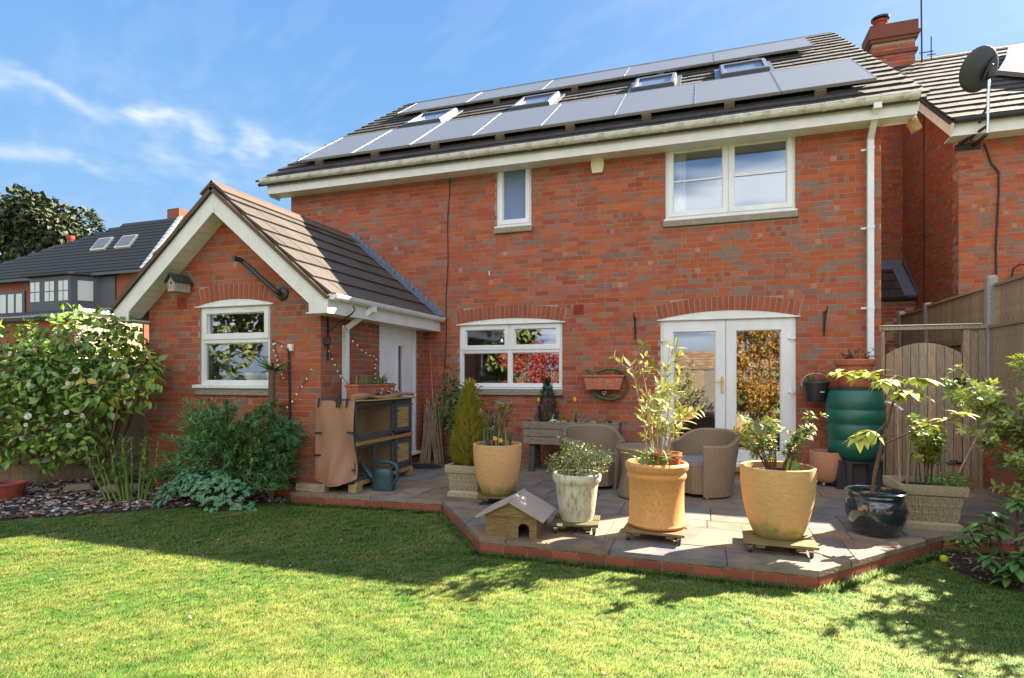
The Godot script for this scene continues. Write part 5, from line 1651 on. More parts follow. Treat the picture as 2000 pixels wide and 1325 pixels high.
func lattice_planter(t: Node3D, w: float, h: float) -> void:
	var top := w * 0.5; var bot := w * 0.40
	var b := MB.new()
	var lv := [[0.0, bot + 0.03], [0.05, bot + 0.03], [0.07, bot], [h - 0.10, top - 0.02], [h - 0.085, top + 0.005], [h, top + 0.012], [h, top - 0.035], [h - 0.05, top - 0.045]]
	for i in lv.size() - 1:
		for k in 4:
			var r := Basis(Vector3.UP, k * PI / 2)
			var p: Array = lv[i]; var q: Array = lv[i + 1]
			b.q(r * Vector3(-p[1], p[0], p[1]), r * Vector3(p[1], p[0], p[1]), r * Vector3(q[1], q[0], q[1]), r * Vector3(-q[1], q[0], q[1]), r * (Vector3(0, 0, 1) if i not in [5, 6] else (Vector3.UP if i == 5 else Vector3(0, 0, -1))))
	var bo := part(t, "planter", b, M.cast_stone)
	# raised interlaced rings on each side
	var n := 8
	for k in 4:
		var r := Basis(Vector3.UP, k * PI / 2)
		var m := MB.new()
		for row in 3:
			var yy := lerpf(0.085, h - 0.115, (row + 0.5) / 3.0)
			var half := lerpf(bot, top - 0.02, (yy - 0.07) / (h - 0.17)); var lean := (top - 0.02 - bot) / (h - 0.17)
			var rad := half / n * 1.12
			for i in n:
				var c := Vector3(lerpf(-half, half, (i + 0.5 + (0.0 if row % 2 == 0 else 0.5)) / n), yy, half + 0.004)
				if absf(c.x) > half - rad * 0.6: continue
				var pts := []
				for j in 11: pts.append(r * (c + Vector3(cos(TAU * j / 10.0) * rad * 0.62, sin(TAU * j / 10.0) * rad * 1.25, sin(TAU * j / 10.0) * rad * 1.25 * lean)))
				m.tube(pts, 0.008, 5, false)
		for i in 13:
			var xx := lerpf(-top, top, (i + 0.5) / 13.0)
			m.box(r * Vector3(xx, h - 0.043, top + 0.010), Vector3(0.014, 0.05, 0.008), r * Basis(Vector3.BACK, 0.6))
		part(bo, "lattice_relief", m, M.cast_stone)
	var s := MB.new()
	s.bb(Vector3(-top + 0.045, h - 0.06, -top + 0.045), Vector3(top - 0.045, h - 0.045, top - 0.045))
	part(bo, "soil", s, M.soil)

func build_patio_things() -> void:
	var mossy := Color(0.20, 0.16, 0.07)
	dolly("wheeled wooden stand under the tall terracotta pot nearest the pale conifer planter", Vector3(-2.21, 0, 2.72), 0.25, 0.42, mossy)
	dolly("wheeled mossy stand with white label under the whitewashed pot", Vector3(-1.12, 0, 3.58), 0.12, 0.42, Color(0.15, 0.14, 0.05))
	dolly("wheeled brown stand under the straight chimney-shaped terracotta pot", Vector3(-0.40, 0, 3.58), -0.05, 0.52, Color(0.26, 0.17, 0.08))
	dolly("wheeled stand under the large round terracotta pot in the sun", Vector3(0.58, 0, 3.60), -0.02, 0.54, Color(0.30, 0.24, 0.10))
	var lb := MB.new()
	lb.box(Vector3(-0.13, 0.088, 0.2006), Vector3(0.05, 0.024, 0.003))
	part(get_node("plant_dolly_001"), "paper_label", lb, M.white_paint)
	# hedgehog house
	var h := thing("hedgehog_house", "small wooden animal house with arched doorway at the patio edge", "animal house", Vector3(-1.62, 0, 3.82), 0.03)
	var wc := Color(0.30, 0.20, 0.09)
	var fr := MB.new()
	fr.col = wc
	var pl := PackedVector2Array([Vector2(-0.235, 0.0), Vector2(0.07, 0.0)])
	for i in 9:
		var a := PI - PI * i / 8.0
		pl.append(Vector2(0.12 + cos(a) * 0.05, 0.085 + sin(a) * 0.045))
	for p in [Vector2(0.17, 0.0), Vector2(0.235, 0.0), Vector2(0.235, 0.19), Vector2(-0.235, 0.19)]: pl.append(p)
	fr.prism(pl, 0.18, 0.20)
	part(h, "front_wall", fr, M.wood_x)
	var gb := MB.new()
	gb.col = wc * 1.1
	gb.prism(PackedVector2Array([Vector2(-0.255, 0.185), Vector2(0.255, 0.185), Vector2(0.0, 0.315)]), 0.195, 0.212)
	part(h, "gable", gb, M.wood_x)
	var sd := MB.new()
	sd.col = wc * 0.95
	sd.bb(Vector3(-0.235, 0, -0.18), Vector3(-0.217, 0.19, 0.18)); sd.bb(Vector3(0.217, 0, -0.18), Vector3(0.235, 0.19, 0.18)); sd.bb(Vector3(-0.235, 0, -0.20), Vector3(0.235, 0.20, -0.18))
	part(h, "side_wall", sd, M.wood_y)
	for s: float in [-1.0, 1.0]:
		var rb := MB.new()
		rb.box(Vector3(s * 0.158, 0.246, 0.0), Vector3(0.345, 0.022, 0.50), Basis(Vector3.BACK, -s * 0.47))
		part(h, "roof_board", rb, mat("roof_felt", lin(0.50, 0.40, 0.33), 0.8, T.sand, Vector3.ONE * 3.0))
	var rg := MB.new()
	rg.tube([Vector3(0, 0.330, -0.25), Vector3(0, 0.330, 0.25)], 0.016, 8)
	part(h, "ridge_roll", rg, M.roof_felt)
	# water butt
	var wb := thing("water_butt", "dark green plastic water butt with ribs on a black stand by the gate", "water butt", Vector3(1.84, 0, 0.42))
	var prof := [Vector2(0.0, 0.36), Vector2(0.24, 0.36), Vector2(0.275, 0.40)]
	var seq := [[0.47, 0.315], [0.58, 0.328], [0.60, 0.318], [0.625, 0.318], [0.645, 0.332], [0.78, 0.338], [0.80, 0.326], [0.83, 0.326], [0.85, 0.340], [0.97, 0.338], [0.985, 0.327], [1.01, 0.327], [1.03, 0.338], [1.12, 0.325], [1.22, 0.300], [1.245, 0.29]]
	for s in seq: prof.append(Vector2(s[1], s[0]))
	prof.append(Vector2(0.0, 1.245))
	var bm := MB.new()
	bm.lathe(prof, 48)
	part(wb, "barrel", bm, M.green_plastic)
	var lid := MB.new()
	lid.lathe([Vector2(0.0, 1.246), Vector2(0.298, 1.246), Vector2(0.298, 1.272), Vector2(0.27, 1.282), Vector2(0.0, 1.285)], 40)
	part(wb, "lid", lid, M.black_plastic)
	var stn := MB.new()
	for k in 4:
		var a := k * PI / 2
		var p := Vector3(cos(a + PI / 4), 0, sin(a + PI / 4))
		stn.q(p * 0.36, p.rotated(Vector3.UP, -PI / 2) * 0.36, p.rotated(Vector3.UP, -PI / 2) * 0.31 + Vector3(0, 0.36, 0), p * 0.31 + Vector3(0, 0.36, 0), p + p.rotated(Vector3.UP, -PI / 2))
	stn.lathe([Vector2(0.0, 0.358), Vector2(0.30, 0.358), Vector2(0.30, 0.33)], 20)
	for k in 8: stn.box(Vector3(cos(k * PI / 4 + 0.4) * 0.29, 0.17, sin(k * PI / 4 + 0.4) * 0.29), Vector3(0.03, 0.33, 0.06), Basis(Vector3.UP, -k * PI / 4 - 0.4))
	part(wb, "stand", stn, M.black_plastic)
	var hs := MB.new()
	hs.tube([Vector3(0.31, 1.10, 0.1), Vector3(0.40, 1.07, 0.14), Vector3(0.48, 1.0, 0.16)], 0.017, 8)
	part(wb, "overflow_pipe", hs, M.white_plastic)
	# wall planter with a hose
	var wp := thing("wall_planter", "terracotta coloured wall trough with a green hose looped round it", "planter", Vector3(-1.44, 1.22, 0.0))
	var tb := MB.new()
	tb.prism(PackedVector2Array([Vector2(-0.25, 0.0), Vector2(0.25, 0.0), Vector2(0.30, 0.20), Vector2(-0.30, 0.20)]), 0.01, 0.19)
	tb.cbox(Vector3(0, 0.20, 0.10), Vector3(0.635, 0.035, 0.21), 0.008)
	part(wp, "trough", tb, M.plastic_terracotta)
	var hp := []
	for i in 26:
		var a := TAU * i / 25.0
		hp.append(Vector3(0.07 + cos(a) * 0.29, 0.07 + sin(a) * 0.24 * (1.0 if sin(a) < 0 else 0.95), 0.06 + 0.03 * sin(a * 2.0)))
	var hb := MB.new()
	hb.tube(hp, 0.012, 7)
	var hp2 := []
	for i in 20: hp2.append(hp[i + 2] + Vector3(0.02, 0.015, 0.024))
	hb.tube(hp2, 0.012, 7)
	part(wp, "hose", hb, M.hose)
	var tp := MB.new()
	tp.cbox(Vector3(0.0, -0.05, 0.05), Vector3(0.08, 0.06, 0.06), 0.01); tp.tube([Vector3(0, -0.04, 0.0), Vector3(0, -0.04, 0.1), Vector3(0, -0.08, 0.11)], 0.014, 8)
	part(wp, "tap", tp, M.chrome)
	# hanging bucket
	var bk := thing("bucket_planter", "black bucket hanging on the wall above the small terracotta pot", "bucket", Vector3(1.43, 1.08, 0.20))
	pot_shape("bucket", bk, [Vector2(0.125, 0.0), Vector2(0.135, 0.03), Vector2(0.158, 0.235), Vector2(0.168, 0.24), Vector2(0.17, 0.262)], 0.012, 0.04, M.black_plastic)
	var hn := MB.new()
	var hpts := []
	for i in 13: hpts.append(Vector3(cos(PI * i / 12.0) * 0.17, 0.25 + sin(PI * i / 12.0) * 0.13, -0.02))
	hn.tube(hpts, 0.005, 6); hn.cbox(Vector3(-0.172, 0.24, -0.02), Vector3(0.02, 0.07, 0.03), 0.004)
	part(bk, "handle", hn, M.chrome)
	var bl := MB.new()
	bl.box(Vector3(0.05, 0.13, 0.142), Vector3(0.055, 0.012, 0.004), Basis(Vector3.UP, 0.3))
	part(bk, "printed_mark", bl, M.white_paint)
	var wk := MB.new()
	wk.tube([Vector3(0, 0.38, -0.2), Vector3(0, 0.38, -0.02), Vector3(0, 0.42, 0.0)], 0.006, 6)
	part(bk, "wall_hook", wk, M.black_iron)
	# rattan set
	chair("rattan tub chair with its back to the planter bench", Vector3(-1.36, 0, 1.42), 0.45)
	chair("rattan tub chair nearest the french doors", Vector3(-0.02, 0, 1.50), -0.65)
	var tb2 := thing("rattan_table", "round rattan side table between the two tub chairs", "table", Vector3(-0.70, 0, 1.92))
	var tm := MB.new()
	tm.lathe([Vector2(0.0, 0.02), Vector2(0.27, 0.02), Vector2(0.275, 0.06), Vector2(0.235, 0.22), Vector2(0.22, 0.34), Vector2(0.24, 0.46), Vector2(0.285, 0.55), Vector2(0.295, 0.58), Vector2(0.285, 0.60)], 36)
	part(tb2, "base", tm, M.rattan)
	var tt := MB.new()
	tt.lathe([Vector2(0.287, 0.598), Vector2(0.28, 0.606), Vector2(0.0, 0.606)], 36)
	part(tb2, "table_top", tt, M.rattan)
	# bench planter
	var bp := thing("planter_bench", "weathered grey timber trough planter on trestle legs below the kitchen window", "planter", Vector3(-1.86, 0, 0.42))
	for i in 3:
		for z in [-0.17, 0.17]:
			var b := MB.new()
			var t := rf(0.9, 1.1)
			b.col = Color(0.33 * t, 0.275 * t, 0.22 * t)
			b.cbox(Vector3(0, 0.46 + i * 0.115, z), Vector3(1.42, 0.108, 0.022), 0.004)
			part(bp, "plank", b, M.wood_x)
	for x in [-0.70, 0.70]:
		var b := MB.new()
		b.col = Color(0.18, 0.15, 0.13)
		b.cbox(Vector3(x, 0.575, 0), Vector3(0.022, 0.34, 0.318), 0.004)
		part(bp, "end_board", b, M.wood_y)
	for x in [-0.58, 0.58]:
		for z: float in [-1.0, 1.0]:
			var b := MB.new()
			b.col = Color(0.10, 0.09, 0.09)
			b.cbox(Vector3(x, 0.205, z * 0.14), Vector3(0.09, 0.43, 0.06), 0.005, Basis(Vector3.RIGHT, -z * 0.14))
			part(bp, "leg", b, M.wood_y)
	var bs := MB.new()
	bs.bb(Vector3(-0.69, 0.66, -0.158), Vector3(0.69, 0.69, 0.158)); bs.bb(Vector3(-0.69, 0.405, -0.158), Vector3(0.69, 0.42, 0.158))
	part(bp, "soil", bs, M.soil)
	# little things
	var ba := MB.new()
	ba.lathe([Vector2(0.0, -0.033), Vector2(0.015, -0.029), Vector2(0.027, -0.019), Vector2(0.033, 0.0), Vector2(0.027, 0.019), Vector2(0.015, 0.029), Vector2(0.0, 0.033)], 20)
	var bo := part(self, "tennis_ball", ba, M.ball, Vector3(1.90, GROUND + 0.045, 3.12))
	tag(bo, "yellow tennis ball on the lawn beside the patio corner", "ball")
	var st := MB.new()
	st.tube([Vector3(2.10, GROUND + 0.02, 4.0), Vector3(2.35, GROUND + 0.03, 4.06), Vector3(2.72, GROUND + 0.025, 4.2)], 0.006, 6)
	tag(part(self, "garden_cane", st, M.straw), "thin pale cane lying on the lawn near the dark-leaved shrub", "cane")
	var ta := thing("bird_ornament", "small white and orange ornament on the planter bench beside the blue conifer", "ornament", Vector3(-2.12, 0.69, 0.50))
	var ob := MB.new()
	ob.tube([Vector3(-0.10, 0.02, 0), Vector3(-0.04, 0.07, 0), Vector3(0.03, 0.06, 0.01), Vector3(0.10, 0.04, 0)], [0.012, 0.03, 0.022, 0.006], 8)
	ob.tube([Vector3(-0.03, 0.07, 0), Vector3(0.0, 0.16, 0.01)], [0.014, 0.008], 6)
	part(ta, "body", ob, M.white_plastic)
	var oo := MB.new()
	oo.col = Color(0.7, 0.25, 0.02)
	oo.cbox(Vector3(0.15, 0.05, 0), Vector3(0.09, 0.05, 0.05), 0.01)
	part(ta, "tail", oo, M.plain)

func chair(label: String, at: Vector3, turn: float) -> void:
	var t := thing("rattan_chair", label, "chair", at, turn, "rattan tub chairs on the patio")
	# a tub: the wall runs round the back, falling to the arms; the front is +z
	var n := 26
	var b := MB.new()
	var rows := []
	for i in n + 1:
		var a := lerpf(-2.45, 2.45, float(i) / n)
		var back := cos(a)                     # 1 at the back
		var top := lerpf(0.60, 0.74, smoothstep(-0.2, 0.9, back))
		var r := 0.375
		var dirv := Vector3(sin(a), 0, -cos(a))
		var flare := 0.03 + 0.05 * smoothstep(0.0, 1.0, back)
		var o0 := dirv * (r - 0.03) + Vector3(0, 0.02, 0); var o1 := dirv * (r + 0.005) + Vector3(0, 0.35, 0); var o2 := dirv * (r + flare) + Vector3(0, top, 0)
		var i2 := dirv * (r + flare - 0.055) + Vector3(0, top, 0); var i1 := dirv * (r - 0.065) + Vector3(0, 0.36, 0)
		var m := (o2 + i2) * 0.5 + Vector3(0, 0.022, 0)
		rows.append([o0, o1, o2, m, i2, i1, dirv])
	for i in n:
		var p: Array = rows[i]; var q: Array = rows[i + 1]
		for k in 5:
			var sgn := 1.0 if k < 2 else -1.0
			var np: Vector3 = p[6] * sgn; var nq: Vector3 = q[6] * sgn
			if k == 2: np = (p[6] + Vector3.UP).normalized(); nq = (q[6] + Vector3.UP).normalized()
			if k == 3: np = (Vector3.UP - p[6]).normalized(); nq = (Vector3.UP - q[6]).normalized()
			b.t3(p[k], q[k], q[k + 1], np, nq, nq); b.t3(p[k], q[k + 1], p[k + 1], np, nq, np)
	for e in [0, n]:
		var p: Array = rows[e]
		var out: Vector3 = Vector3(0, 0, 1)
		b.q(p[0], p[1], p[5], p[5] * Vector3(1, 0, 1) + Vector3(0, 0.02, 0), out); b.q(p[1], p[2], p[4], p[5], out); b.tri(p[2], p[3], p[4], out)
	part(t, "tub_shell", b, M.rattan)
	var f := MB.new()
	var poly := PackedVector2Array()
	for i in n + 1: poly.append(Vector2(rows[i][5].x, rows[i][5].z) * 1.02)
	poly.append(Vector2(0.10, 0.32)); poly.append(Vector2(-0.10, 0.32))
	f.slab(poly, 0.05, 0.37)
	part(t, "seat_base", f, M.rattan)
	var c := MB.new()
	var cp := PackedVector2Array()
	for i in n + 1: cp.append(Vector2(rows[i][5].x, rows[i][5].z) * 0.95)
	cp.append(Vector2(0.10, 0.31)); cp.append(Vector2(-0.10, 0.31))
	c.slab(cp, 0.371, 0.42)
	part(t, "seat_cushion", c, M.cushion)
	for p in [[-0.22, 0.2], [0.22, 0.2], [-0.2, -0.22], [0.2, -0.22]]:
		var g := MB.new()
		g.lathe([Vector2(0.0, 0.0), Vector2(0.018, 0.0), Vector2(0.022, 0.05), Vector2(0.0, 0.05)], 8, Vector3(p[0], 0, p[1]))
		part(t, "foot", g, M.wood_y)

# ---------- hutch, watering can, canes, string lights ----------
func build_hutch_corner() -> void:
	var h := thing("rabbit_hutch", "two-storey wooden rabbit hutch with a brown canvas cover beside the porch door", "hutch", Vector3(-4.02, 0, 2.09), -PI / 2)
	# local x runs along its front (towards the house), +z is the front; turned so that the front faces +x
	h.rotation.y = PI / 2
	var W := 1.42; var D := 0.44; var H := 0.98; var y0 := 0.12
	var grey: Material = M.hutch_grey
	# frame posts and rails
	var fr := MB.new()
	for x in [-W / 2 + 0.02, W / 2 - 0.02]:
		for z in [-0.02, -D + 0.02]: fr.cbox(Vector3(x, y0 + H * 0.5, z), Vector3(0.045, H, 0.045), 0.003)
	fr.cbox(Vector3(0.20, y0 + H * 0.5, -0.02), Vector3(0.05, H, 0.04), 0.003)
	for y in [0.03, H * 0.44, H * 0.50 + 0.05, H - 0.03]:
		fr.cbox(Vector3(0, y0 + y, -0.018), Vector3(W - 0.05, 0.05, 0.036), 0.003)
	part(h, "frame", fr, grey)
	var mid := MB.new()
	mid.col = Color(0.55, 0.30, 0.10)
	mid.cbox(Vector3(0, y0 + H * 0.475, 0.006), Vector3(W, 0.045, 0.025), 0.003)
	part(h, "middle_rail", mid, M.wood_x)
	var bot := MB.new()
	bot.col = Color(0.55, 0.32, 0.12)
	bot.cbox(Vector3(0, y0 - 0.02, 0.004), Vector3(W, 0.05, 0.025), 0.003)
	part(h, "bottom_rail", bot, M.wood_x)
	var inn := MB.new()
	inn.bb(Vector3(-W / 2 + 0.03, y0, -D), Vector3(W / 2 - 0.03, y0 + H, -D + 0.015)); inn.bb(Vector3(-W / 2 + 0.03, y0, -D), Vector3(W / 2 - 0.03, y0 + 0.015, -0.04)); inn.bb(Vector3(-W / 2 + 0.03, y0 + H * 0.47, -D), Vector3(W / 2 - 0.03, y0 + H * 0.485, -0.04)); inn.bb(Vector3(W / 2 - 0.03, y0, -D), Vector3(W / 2 - 0.015, y0 + H, -0.04)); inn.bb(Vector3(0.19, y0, -D), Vector3(0.20, y0 + H, -0.04)); inn.bb(Vector3(-W / 2 + 0.01, y0, -D), Vector3(-W / 2 + 0.025, y0 + H, -0.04))
	part(h, "inner_box", inn, M.hutch_inner)
	for lv in 2:
		var ya := y0 + (0.06 if lv == 0 else H * 0.55); var yb := y0 + (H * 0.42 if lv == 0 else H - 0.06)
		# planked door on the right
		var door := MB.new()
		holed(door, [0.235, ya, W / 2 - 0.045, yb], [[0.285, ya + 0.045, W / 2 - 0.09, yb - 0.045]], -0.02, 0.012)
		var dn := part(h, "door", door, grey)
		for i in 5:
			var b := MB.new()
			var t := rf(0.85, 1.12)
			b.col = Color(0.66 * t, 0.40 * t, 0.14 * t)
			var pa := lerpf(ya + 0.045, yb - 0.045, i / 5.0); var pb := lerpf(ya + 0.045, yb - 0.045, (i + 1) / 5.0)
			b.cbox(Vector3((0.285 + W / 2 - 0.09) * 0.5, (pa + pb) * 0.5, -0.004), Vector3(W / 2 - 0.09 - 0.285, pb - pa - 0.003, 0.012), 0.002)
			part(dn, "plank", b, M.wood_x)
		var lt := MB.new()
		lt.cbox(Vector3(0.30, yb - 0.10, 0.012), Vector3(0.05, 0.022, 0.014), 0.003)
		part(dn, "latch", lt, M.black_iron)
		# wire front
		var wm := MB.new()
		var nx := 30
		for i in nx: wm.tube([Vector3(lerpf(-W / 2 + 0.06, 0.17, i / (nx - 1.0)), ya, -0.015), Vector3(lerpf(-W / 2 + 0.06, 0.17, i / (nx - 1.0)), yb, -0.015)], 0.0017, 4, false)
		for i in 4: wm.tube([Vector3(-W / 2 + 0.05, lerpf(ya, yb, (i + 0.5) / 4.0), -0.013), Vector3(0.18, lerpf(ya, yb, (i + 0.5) / 4.0), -0.013)], 0.0017, 4, false)
		part(h, "wire_mesh", wm, M.wire)
		var hy := MB.new()
		for i in 90:
			var p := Vector3(rf(-0.45, 0.15), ya - 0.03 + rf(0.0, 0.07), rf(-D + 0.05, -0.08))
			hy.tube([p, p + Vector3(rf(-0.07, 0.07), rf(-0.01, 0.06), rf(-0.06, 0.06))], 0.002, 3, false)
		part(h, "hay", hy, M.straw)
	var dv := MB.new()
	dv.cbox(Vector3(-0.25, y0 + H * 0.23, -0.018), Vector3(0.05, H * 0.42, 0.03), 0.003)
	part(h, "divider_post", dv, grey)
	var rp := MB.new()
	rp.col = Color(0.36, 0.13, 0.06)
	rp.box(Vector3(-0.38, y0 + 0.15, -0.2), Vector3(0.4, 0.015, 0.2), Basis(Vector3.BACK, -0.6))
	part(h, "ramp", rp, M.wood_x)
	# roof sheet with rolled-up cover
	var rf2 := MB.new()
	rf2.bb(Vector3(-W / 2 - 0.03, y0 + H, -D - 0.01), Vector3(W / 2 + 0.03, y0 + H + 0.02, 0.04))
	part(h, "roof_board", rf2, M.hutch_grey)
	var pip := MB.new()
	pip.tube([Vector3(-W / 2 - 0.03, y0 + H + 0.022, 0.045), Vector3(-0.3, y0 + H + 0.012, 0.05), Vector3(0.2, y0 + H + 0.014, 0.05), Vector3(W / 2 + 0.03, y0 + H + 0.02, 0.045)], 0.007, 6)
	part(h, "cover_piping", pip, mat("piping", lin(0.55, 0.45, 0.05), 0.6))
	var roll := MB.new()
	var rp2 := []; var rr := []
	for i in 15:
		var t := i / 14.0
		rp2.append(Vector3(lerpf(-W / 2 - 0.02, W / 2 + 0.02, t), y0 + H + 0.05 + 0.02 * sin(t * 9.0), -0.02 + 0.03 * sin(t * 14.0))); rr.append(0.035 + 0.014 * sin(t * 11.0 + 1.0))
	roll.tube(rp2, rr, 10)
	part(h, "rolled_cover", roll, M.canvas)
	# canvas side cover over the left end
	var cv := MB.new()
	var nx2 := 24; var ny := 30
	var pt := func(i: int, j: int) -> Vector3:
		var u := float(i) / nx2; var v := float(j) / ny
		var z := lerpf(0.03, -D - 0.10, u)
		var y := lerpf(y0 + H + 0.02, 0.17 - 0.09 * sin(PI * clampf(u * 0.9, 0, 1)), v)
		var bulge := 0.05 + 0.045 * sin(v * 6.0 + u * 4.0) * v + 0.022 * sin(u * 9.0 + v * 5.0) + 0.018 * sin(u * 17.0 - v * 9.0) * v + 0.04 * v * sin(u * PI)
		return Vector3(-W / 2 - bulge, y, z - 0.03 * v * sin(v * 6.0) * (u - 0.3))
	for i in nx2:
		for j in ny:
			var a: Vector3 = pt.call(i, j); var b: Vector3 = pt.call(i + 1, j); var c: Vector3 = pt.call(i + 1, j + 1); var d: Vector3 = pt.call(i, j + 1)
			cv.q(a, b, c, d, Vector3.LEFT)
	part(h, "canvas_cover", cv, M.canvas)
	for k in [[0.12, 0.02], [0.52, 0.02], [0.62, 0.02], [0.80, 0.02]]:
		var b := MB.new()
		var p: Vector3 = pt.call(int((1.0 - k[0]) * nx2), 1)
		b.tube([p + Vector3(-0.01, 0.06, 0.01), p + Vector3(-0.03, 0.02, 0.02), p + Vector3(-0.02, -0.05, 0)], [0.01, 0.012, 0.008], 6)
		part(h, "strap", b, M.dark_trim)
	for k in [[0, 12], [21, 12], [21, 20], [2, 26]]:
		var b := MB.new()
		var p: Vector3 = pt.call(k[0], k[1])
		b.cbox(p + Vector3(-0.008, 0, -0.03), Vector3(0.012, 0.022, 0.11), 0.003)
		part(h, "strap", b, M.dark_trim)
	for k in [[-W / 2 + 0.05, 0.0, 0.14], [W / 2 - 0.05, 0.0, 0.10], [W / 2 - 0.05, -D + 0.05, 0.1]]:
		var b := MB.new()
		b.col = Color(0.55, 0.38, 0.18)
		b.cbox(Vector3(k[0], 0.05, k[1] - 0.03), Vector3(k[2], 0.10, 0.12), 0.004)
		part(h, "support_block", b, M.wood_y)
	var tbm := MB.new()
	tbm.col = Color(0.48, 0.39, 0.25)
	tbm.cbox(Vector3(0, 0.045, 0), Vector3(0.42, 0.09, 0.10), 0.005)
	var tm := part(self, "timber_offcut", tbm, M.wood_x, Vector3(-4.58, 0.002, 2.88), Basis(Vector3.UP, 0.0))
	tag(tm, "pale timber offcut lying in front of the covered hutch end", "timber")
	# watering can
	var w := thing("watering_can", "dark teal plastic watering can standing in front of the hutch", "watering can", Vector3(-3.80, 0, 2.52), 0.0)
	var b := MB.new()
	var lv := [[0.0, 0.155], [0.02, 0.16], [0.06, 0.158], [0.065, 0.15], [0.18, 0.142], [0.24, 0.136], [0.27, 0.11], [0.275, 0.0]]
	var pr := [Vector2(0, 0.0)]
	for l in lv: pr.append(Vector2(l[1], l[0]))
	var lm := MB.new()
	lm.lathe(pr, 32)
	for i in lm.v.size():
		b.v.append(lm.v[i] * Vector3(1, 1, 0.62)); b.n.append((lm.n[i] * Vector3(1, 1, 1.6)).normalized()); b.c.append(Color.WHITE)
	part(w, "body", b, M.can_plastic)
	var sp := MB.new()
	sp.tube([Vector3(-0.10, 0.12, 0), Vector3(-0.19, 0.17, 0), Vector3(-0.27, 0.26, 0), Vector3(-0.31, 0.325, 0)], [0.055, 0.032, 0.022, 0.020], 12)
	part(w, "spout", sp, M.can_plastic)
	var hn := MB.new()
	hn.tube([Vector3(-0.12, 0.25, 0), Vector3(-0.10, 0.31, 0), Vector3(-0.04, 0.345, 0), Vector3(0.10, 0.35, 0), Vector3(0.18, 0.32, 0), Vector3(0.205, 0.26, 0), Vector3(0.20, 0.16, 0), Vector3(0.15, 0.09, 0)], [0.022, 0.021, 0.02, 0.02, 0.02, 0.02, 0.02, 0.024], 12)
	part(w, "handle", hn, M.can_plastic)
	var rib := MB.new()
	rib.tube([Vector3(-0.11, 0.14, 0.064), Vector3(-0.02, 0.115, 0.092), Vector3(0.06, 0.085, 0.088), Vector3(0.13, 0.08, 0.05)], 0.006, 6); rib.tube([Vector3(-0.12, 0.19, 0.052), Vector3(0.0, 0.195, 0.088), Vector3(0.12, 0.19, 0.05)], 0.005, 6)
	part(w, "moulded_rib", rib, M.can_plastic)
	# bundle of canes against the wall
	var cb := thing("cane_bundle", "bundle of bamboo canes leaning in the corner beside the porch door", "canes", Vector3(-4.25, 0, 0.35))
	for i in 34:
		var c := MB.new()
		var u := rf(-0.20, 0.28); var top := Vector3(rf(-0.20, 0.02) + u * 0.15, rf(0.85, 1.05), rf(-0.30, -0.18))
		if i == 0: top = Vector3(-0.16, 1.95, -0.33)
		var basep := Vector3(u, 0.005, rf(-0.08, 0.1))
		c.tube([basep, basep.lerp(top, 0.5) + rv() * 0.008, top], [rf(0.007, 0.011), 0.008, 0.006], 6)
		part(cb, "cane", c, M.cane)
	var mt2 := MB.new()
	mt2.lathe([Vector2(0.0, 0.015), Vector2(0.28, 0.014), Vector2(0.30, 0.0)], 28)
	tag(part(self, "door_mat", mt2, M.dark_trim, Vector3(-4.15, 0.003, 0.75), Basis.from_scale(Vector3(1, 1, 0.7))), "dark oval mat on the paving outside the porch door", "mat")
	# plant trough on the hutch
	var tr := thing("window_box", "terracotta trough of bulbs standing on top of the rabbit hutch", "planter", Vector3(-4.20, 1.13, 2.15), PI / 2)
	var tb := MB.new()
	tb.prism(PackedVector2Array([Vector2(-0.42, 0.0), Vector2(0.42, 0.0), Vector2(0.46, 0.17), Vector2(-0.46, 0.17)]), -0.09, 0.09)
	tb.cbox(Vector3(0, 0.17, 0), Vector3(0.94, 0.03, 0.21), 0.006)
	part(tr, "trough", tb, M.plastic_terracotta)
	var ts := MB.new()
	ts.bb(Vector3(-0.44, 0.186, -0.08), Vector3(0.44, 0.192, 0.08))
	part(tr, "soil", ts, M.soil)
	strap_leaves(tr, Vector3(0, 0.18, 0), 0.40, 0.06, 70, 0.10, 0.24, [Color(0.14, 0.25, 0.06), Color(0.20, 0.30, 0.08), Color(0.30, 0.34, 0.10), Color(0.10, 0.18, 0.06)])
	var k2 := 0
	for x in [-0.02, 0.14, 0.24, 0.40]:
		var lt := MB.new()
		lt.lathe([Vector2(0.0, -0.03), Vector2(0.03, -0.03), Vector2(0.034, 0.02), Vector2(0.0, 0.03)], 12)
		lt.box(Vector3(0, 0.045, -0.02), Vector3(0.05, 0.03, 0.02))
		k2 += 1
		part(tr, "clip_light", lt, M.chrome, Vector3(x, 0.045 + 0.03 * (k2 % 2), 0.125), Basis(Vector3.RIGHT, 1.2))
	# string lights with their wall bracket
	var sl := thing("string_lights", "string of small white bulbs draped from a black bracket on the porch corner", "string lights", Vector3(-4.5, 1.0, 2.75))
	var o := Vector3(-4.5, 1.0, 2.75)
	var br := MB.new()
	var bx := -4.515; var bz := 2.66
	br.bb(Vector3(bx, 1.62, bz - 0.012), Vector3(bx + 0.012, 2.28, bz + 0.012))
	br.tube([Vector3(bx + 0.01, 1.98, bz), Vector3(bx + 0.18, 2.10, bz), Vector3(bx + 0.36, 2.20, bz), Vector3(bx + 0.40, 2.25, bz), Vector3(bx + 0.37, 2.29, bz)], 0.010, 6)
	part(sl, "bracket", br.mesh(o), M.black_iron)
